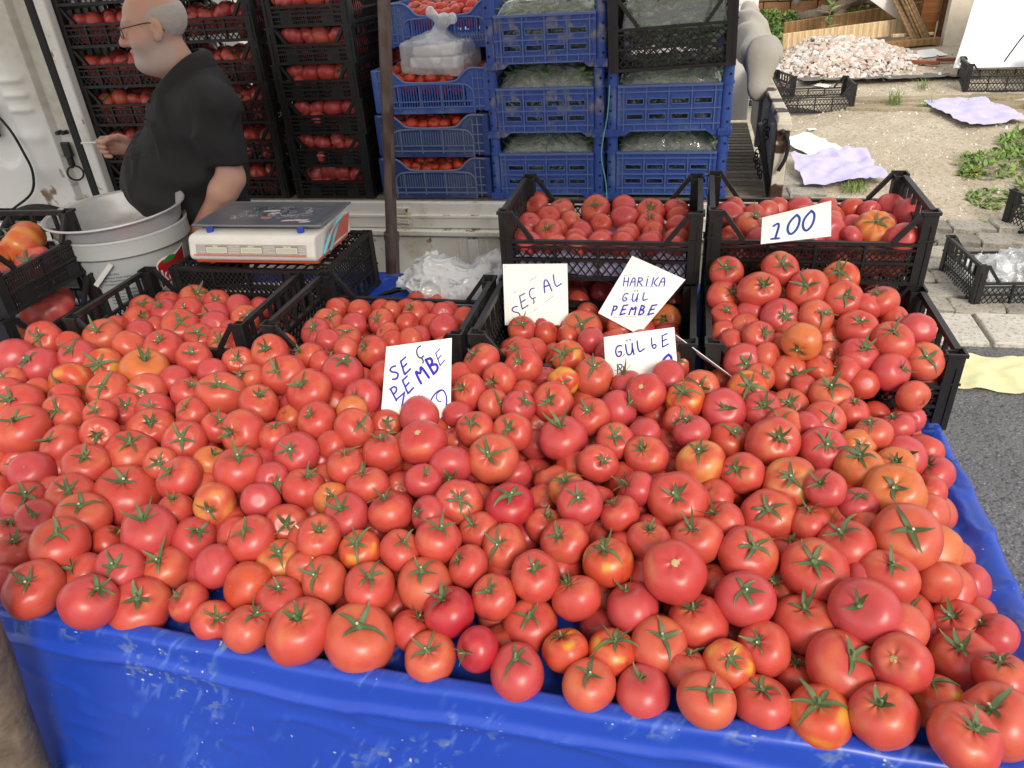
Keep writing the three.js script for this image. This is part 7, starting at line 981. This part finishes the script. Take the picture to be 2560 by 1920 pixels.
  { const t = thing('bottle_crate', 'grey-green translucent plastic crate on the black crate by the white board', 'crate', [2.86, groundY(2.86, -7.2) + 0.13, -7.2], -0.1), m = std(0x54707a, 0.3, { phys: 1, transmission: 0.35, thickness: 0 }); const g2 = new Geo(); for (let i = 0; i < 4; i++) for (let j = 0; j < 3; j++) g2.cyl(0.035, 0.035, V(-0.12 + i * 0.08, 0, -0.08 + j * 0.08), V(-0.12 + i * 0.08, 0.13, -0.08 + j * 0.08), 12, true).add(new THREE.TorusGeometry(0.036, 0.006, 6, 14).rotateX(1.57).translate(-0.12 + i * 0.08, 0.13, -0.08 + j * 0.08)); mesh('cells', g2.geo(), m, t); mesh('shell', new Geo().box(0.34, 0.10, 0.008, 0, 0.05, 0.125).box(0.34, 0.10, 0.008, 0, 0.05, -0.125).box(0.008, 0.10, 0.25, 0.17, 0.05, 0).box(0.008, 0.10, 0.25, -0.17, 0.05, 0).geo(), m, t); mesh('dome', new THREE.SphereGeometry(0.12, 24, 12, 0, 6.3, 0, 1.6).translate(0.05, 0.12, -0.02), m, t); }
  // papers and bags on the ground
  const lay = (name, label, cat, x, z, w, d, turn, m, seed, amp = 0.02) => { const o = mesh(name, crumple(w, d, seed, amp), m); o.position.set(x, groundY(x, z) + (d > 0.4 ? 0.035 : 0.014), z); o.rotation.order = 'XYZ'; o.rotation.set(Math.atan2(groundY(x, z - d / 2) - groundY(x, z + d / 2), d) + 0.015, turn, 0); return tag(o, label, cat); };
  lay('paper_sheet', 'white printed paper sheet on the dirt beside the tailgate', 'paper', 0.90, -5.87, 0.27, 0.48, 0.5, std(0xffffff, 0.8, { map: canvasTex(256, 256, (c) => { blank(c, 256, 256); c.fillStyle = '#d8707a'; c.fillRect(150, 70, 70, 6); c.fillStyle = '#9a9aa0'; for (let i = 0; i < 5; i++) c.fillRect(50, 60 + i * 12, 60, 2); }) }), 3, 0.016);
  lay('paper_sheet', 'big lilac paper sheet crumpled behind the crate with the 100 card', 'paper', 1.0, -5.38, 0.52, 0.52, 0.12, M.lilac, 9, 0.05); lay('paper_sheet', 'torn lilac paper sheet near the weeds farther up the dirt', 'paper', 2.14, -6.52, 0.48, 0.62, 0.3, M.lilac, 14, 0.03);
  lay('scrap', 'white flat scrap board beside the rubble', 'scrap', 2.17, -8.33, 0.34, 0.24, 0.3, M.paper, 18, 0.006);
  for (const [x, z, s, k] of [[0.95, -6.3, 0.045, 'small white paper scrap on the dirt below the lone black crate'], [2.02, -6.9, 0.05, 'pale scrap at the rock edge by the leaning panel crate'], [2.05, -5.6, 0.04, 'pale flat stone chip by the yellow flowers'], [1.15, -7.35, 0.09, 'crumpled white paper inside the lone black crate']]) lay('paper_scrap', k, 'scrap', x, z, s * 1.4, s, r() * 3, M.paper, s * 900, 0.006);
  for (const [x, z, k] of [[1.25, -6.55, 'dark curled leaf near the lone black crate'], [1.52, -5.75, 'dark curled leaf in the middle of the dirt'], [1.12, -5.2, 'dark curled twig near the big lilac sheet']]) tag(new Geo().tube([V(x, groundY(x, z) + 0.008, z), V(x + 0.025, groundY(x, z) + 0.016, z + 0.01), V(x + 0.05, groundY(x, z) + 0.006, z - 0.01)], 0.006, 10, 5).mesh('dry_leaf', M.dark), k, 'leaf');
  lay('yellow_bag', 'pale yellow thin plastic bag flattened on the asphalt edge', 'bag', 1.30, -2.97, 0.52, 0.30, -0.03, std(0xf1ecb4, 0.5, { phys: 1, transmission: 0.2, thickness: 0 }), 23, 0.022);
  { const o = mesh('grey_sheet', crumple(1.5, 0.34, 31, 0.02, 60, 20), std(0x8f9297, 0.75, { map: T.stone })); o.position.set(1.72, groundY(1.72, -7.55) + 0.02, -7.56); o.rotation.set(-0.08, 0.03, 0); tag(o, 'grey weathered sheeting lying flat in front of the rubble', 'sheeting'); }
  for (const [x, z, w, t, l] of [[2.07, -7.95, 0.3, -0.6, 'broken orange brick strip on the grey sheeting'], [2.3, -8.0, 0.2, -0.05, 'second orange brick strip nearer the white board'], [1.75, -8.35, 0.22, 0.2, 'orange brick shard at the end of the rubble']]) { const b = mesh('brick', boxUV(new RoundedBoxGeometry(w, 0.03, 0.045, 1, 0.005), 2), std(0xc07358, 0.9, { map: T.stone })); b.position.set(x, groundY(x, z) + 0.03, z); b.rotation.y = t; tag(b, l, 'brick'); }
  { const t = thing('rock_ledge', 'flat cracked stone ledge in the dirt below the grey sheeting', 'rock', [0, 0, 0]); tag(t, null, null, null, 'structure'); for (let i = 0; i < 6; i++) { const s = new THREE.Shape(), w = 0.22 + r() * 0.12, d = 0.09 + r() * 0.06; for (let k = 0; k < 9; k++) { const a = k / 9 * 6.283, q = 0.8 + r() * 0.35; k ? s.lineTo(Math.cos(a) * w * q, Math.sin(a) * d * q) : s.moveTo(Math.cos(a) * w * q, Math.sin(a) * d * q); } const gg = new THREE.ExtrudeGeometry(s, { depth: 0.03, bevelEnabled: true, bevelSize: 0.01, bevelThickness: 0.01, bevelSegments: 2 }); gg.rotateX(-Math.PI / 2); const m = mesh('slab', boxUV(gg, 1.5), std([0xcdc2ad, 0xd8cfbc, 0xbfb39c][i % 3], 0.95, { map: T.stone, bumpMap: bumpCoarse, bumpScale: 0.01 }), t), x = 1.5 + (i % 3) * 0.42 + r() * 0.1, z = -6.98 + (i / 3 | 0) * 0.22; m.position.set(x, groundY(x, z) - 0.022, z); m.rotation.set(-0.06, (r() - 0.5) * 0.3, 0); } }
  // branches
  for (const [p, R, l] of [[[[1.0, 0.2, -9.5], [1.35, 0.22, -9.45], [1.7, 0.36, -9.4], [1.95, 0.52, -9.42], [2.15, 0.5, -9.5]], 0.06, 'thick twisted grey branch arching above the timber'], [[[0.9, 0.13, -9.4], [1.2, 0.14, -9.35], [1.5, 0.2, -9.38], [1.62, 0.4, -9.45]], 0.04, 'forked branch low behind the weathered plank'], [[[1.3, 0.12, -9.3], [1.7, 0.18, -9.3], [2.1, 0.2, -9.32]], 0.045, 'dark branch lying along the weathered plank'], [[[1.1, 0.3, -9.7], [1.25, 0.5, -9.65], [1.2, 0.62, -9.7]], 0.035, 'short dead branch rising behind the leafy plant'], [[[1.55, 0.35, -9.55], [1.85, 0.30, -9.5], [2.12, 0.36, -9.45]], 0.035, 'thin grey branch across the twisted one']]) { const gg = new THREE.TubeGeometry(new THREE.CatmullRomCurve3(p.map(([x, y, z]) => V(x, groundY(x, z) + y, z))), 40, R, 10); const a = gg.attributes.position, n = gg.attributes.normal; for (let i = 0; i < a.count; i++) { const k = (fbm(a.getX(i) * 14, a.getY(i) * 14, a.getZ(i) * 14, 3) - 0.5) * R * 1.4; a.setXYZ(i, a.getX(i) + n.getX(i) * k, a.getY(i) + n.getY(i) * k, a.getZ(i) + n.getZ(i) * k); } gg.computeVertexNormals(); tag(mesh('branch', boxUV(gg, 2), M.bark), l, 'branch', 'dead branches dumped by the wall'); }
  // weeds
  const leafCol = (k) => mix3([0.10, 0.19, 0.03], [0.24, 0.36, 0.07], k);
  function blade(g2, x, y, z, a, h, w, lean, c, wide = 1) { const P = [], C = [], I = [], S = 5; for (let i = 0; i <= S; i++) { const s = i / S, d = lean * s * s, ww = w * Math.sin(Math.PI * Math.min(1, 0.12 + s * 0.88)) * wide; for (const e of [-1, 1]) { P.push(x + Math.cos(a) * d - Math.sin(a) * ww * e, y + h * s * (1 - 0.25 * s * lean / Math.max(h, 0.01)), z + Math.sin(a) * d + Math.cos(a) * ww * e); C.push(...c); } } for (let i = 0; i < S; i++) I.push(i * 2, i * 2 + 1, i * 2 + 2, i * 2 + 1, i * 2 + 3, i * 2 + 2); const b = new THREE.BufferGeometry(); b.setAttribute('position', new THREE.Float32BufferAttribute(P, 3)); b.setAttribute('color', new THREE.Float32BufferAttribute(C, 3)); b.setIndex(I); b.computeVertexNormals(); g2.add(b); }
  const weed = (x, z, R, n, h, label, leafy, yellow) => { const g2 = new Geo(); for (let i = 0; i < n; i++) { const a = r() * 6.28, d = Math.sqrt(r()) * R, px = x + Math.cos(a) * d, pz = z + Math.sin(a) * d, y = groundY(px, pz) + (leafy ? r() * h * 0.6 * (1 - d / R) : 0), c = yellow && r() < 0.25 ? [0.75, 0.62, 0.04] : leafCol(r()); if (leafy) blade(g2, px, y, pz, r() * 6.28, h * (0.1 + 0.3 * r()), 0.006 + 0.010 * r(), 0.02 + 0.03 * r(), c); else blade(g2, px, y, pz, r() * 6.28, h * (0.5 + r()), 0.0025, h * (0.3 + r() * 0.7), c); } tag(g2.mesh('weed', M.leaf, scene, 0), label, 'weed', 'green weeds on the dirt'); };
  weed(2.02, -5.45, 0.26, 330, 0.14, 'biggest leafy green weed clump on the dirt mound', true); weed(2.52, -5.75, 0.42, 900, 0.15, 'leafy green weeds at the picture edge above the dirt mound', true); weed(1.82, -5.35, 0.07, 120, 0.08, 'yellow-flowered weed at the edge of the leafy clump', true, true); weed(2.30, -4.98, 0.32, 520, 0.12, 'leafy weeds on the bare slope above the paving stones', true); weed(1.83, -4.95, 0.14, 170, 0.07, 'small sparse weed tuft beside the paving stones', true); weed(2.02, -4.70, 0.10, 120, 0.07, 'low weed tuft by the farthest table-side crate', true);
  weed(1.62, -6.78, 0.07, 60, 0.13, 'spiky grass tuft below the stone ledge', false); weed(1.83, -6.7, 0.06, 50, 0.08, 'smaller grass tuft right next to the spiky one', false); weed(2.12, -6.75, 0.09, 60, 0.06, 'grass tuft above the torn lilac sheet', false); weed(1.93, -7.25, 0.06, 40, 0.08, 'grass tuft at the edge of the grey sheeting', false); weed(1.08, -5.10, 0.08, 90, 0.07, 'bright grass tuft below the big lilac sheet', false); weed(1.72, -4.62, 0.06, 60, 0.05, 'weed growing between the outer paving stones', true); weed(1.46, -3.78, 0.04, 50, 0.04, 'tiny weed in the joint of the near paving stones', true); weed(2.62, -6.6, 0.12, 90, 0.08, 'grass tuft beside the crate under the white board', false);
  const dry = new Geo(); for (let i = 0; i < 260; i++) { const x = 1.7 + r() * 0.9, z = -4.7 - r() * 1.0; blade(dry, x, groundY(x, z) + 0.005, z, r() * 6.28, 0.02 + 0.05 * r(), 0.0016, 0.05 + 0.06 * r(), mix3([0.42, 0.33, 0.18], [0.62, 0.54, 0.36], r())); } tag(dry.mesh('dry_grass', M.leaf, scene, 0), 'dry straw-coloured stalks among the weeds', 'grass', null, 'stuff');
  const bush = (x, z, R, H, n, label, cat) => { const t = thing('bush', label, cat, [0, 0, 0]), g2 = new Geo(), y0 = groundY(x, z); for (let i = 0; i < n; i++) { const a = r() * 6.28, b = r(), d = Math.sqrt(r()) * R * (1 - 0.5 * b); blade(g2, x + Math.cos(a) * d, y0 + b * H, z + Math.sin(a) * d, r() * 6.28, 0.02 + 0.03 * r(), 0.010 + 0.01 * r(), 0.04 * r() + 0.01, leafCol(r() * r())); } g2.mesh('foliage', M.leaf, t, 0); const s = new Geo(); for (let i = 0; i < 7; i++) s.tube([V(x, y0, z), V(x + (r() - 0.5) * R, y0 + H * 0.5, z + (r() - 0.5) * R), V(x + (r() - 0.5) * R * 1.4, y0 + H * 0.95, z + (r() - 0.5) * R)], 0.004, 10, 5); s.mesh('stem', M.bark, t); };
  bush(0.72, -8.55, 0.22, 0.50, 1300, 'dense green bush beside the folded canvas', 'bush'); bush(1.02, -9.35, 0.18, 0.30, 350, 'dusty green shrub in front of the clay block wall', 'bush'); bush(1.75, -9.6, 0.22, 0.9, 500, 'leafy green shrub behind the twisted branch', 'bush');
  { // upright plant with broad pale leaves
    const x = 1.34, z = -8.92, y0 = groundY(x, z), t = thing('broadleaf_plant', 'young upright plant with broad pale green leaves in front of the timber', 'plant', [0, 0, 0]); mesh('stem', new Geo().tube([V(x, y0, z), V(x + 0.02, y0 + 0.3, z), V(x + 0.06, y0 + 0.7, z - 0.02), V(x + 0.08, y0 + 0.9, z)], 0.007, 30, 6).geo(), std(0x7a6a4a, 0.8), t);
    for (let i = 0; i < 22; i++) { const h = 0.16 + (i / 22) * 0.72, a = i * 2.4, g2 = new Geo(); blade(g2, 0, 0, 0, a, 0.05 + 0.05 * r(), 0.034 + 0.012 * r(), 0.12 + 0.05 * r(), mix3([0.17, 0.30, 0.08], [0.30, 0.44, 0.16], r())); const m = g2.mesh('leaf', M.leaf, t, 0); m.position.set(x + 0.02 + 0.06 * (h - 0.2), y0 + h, z); }
  }
}
renderer.render(scene, camera);
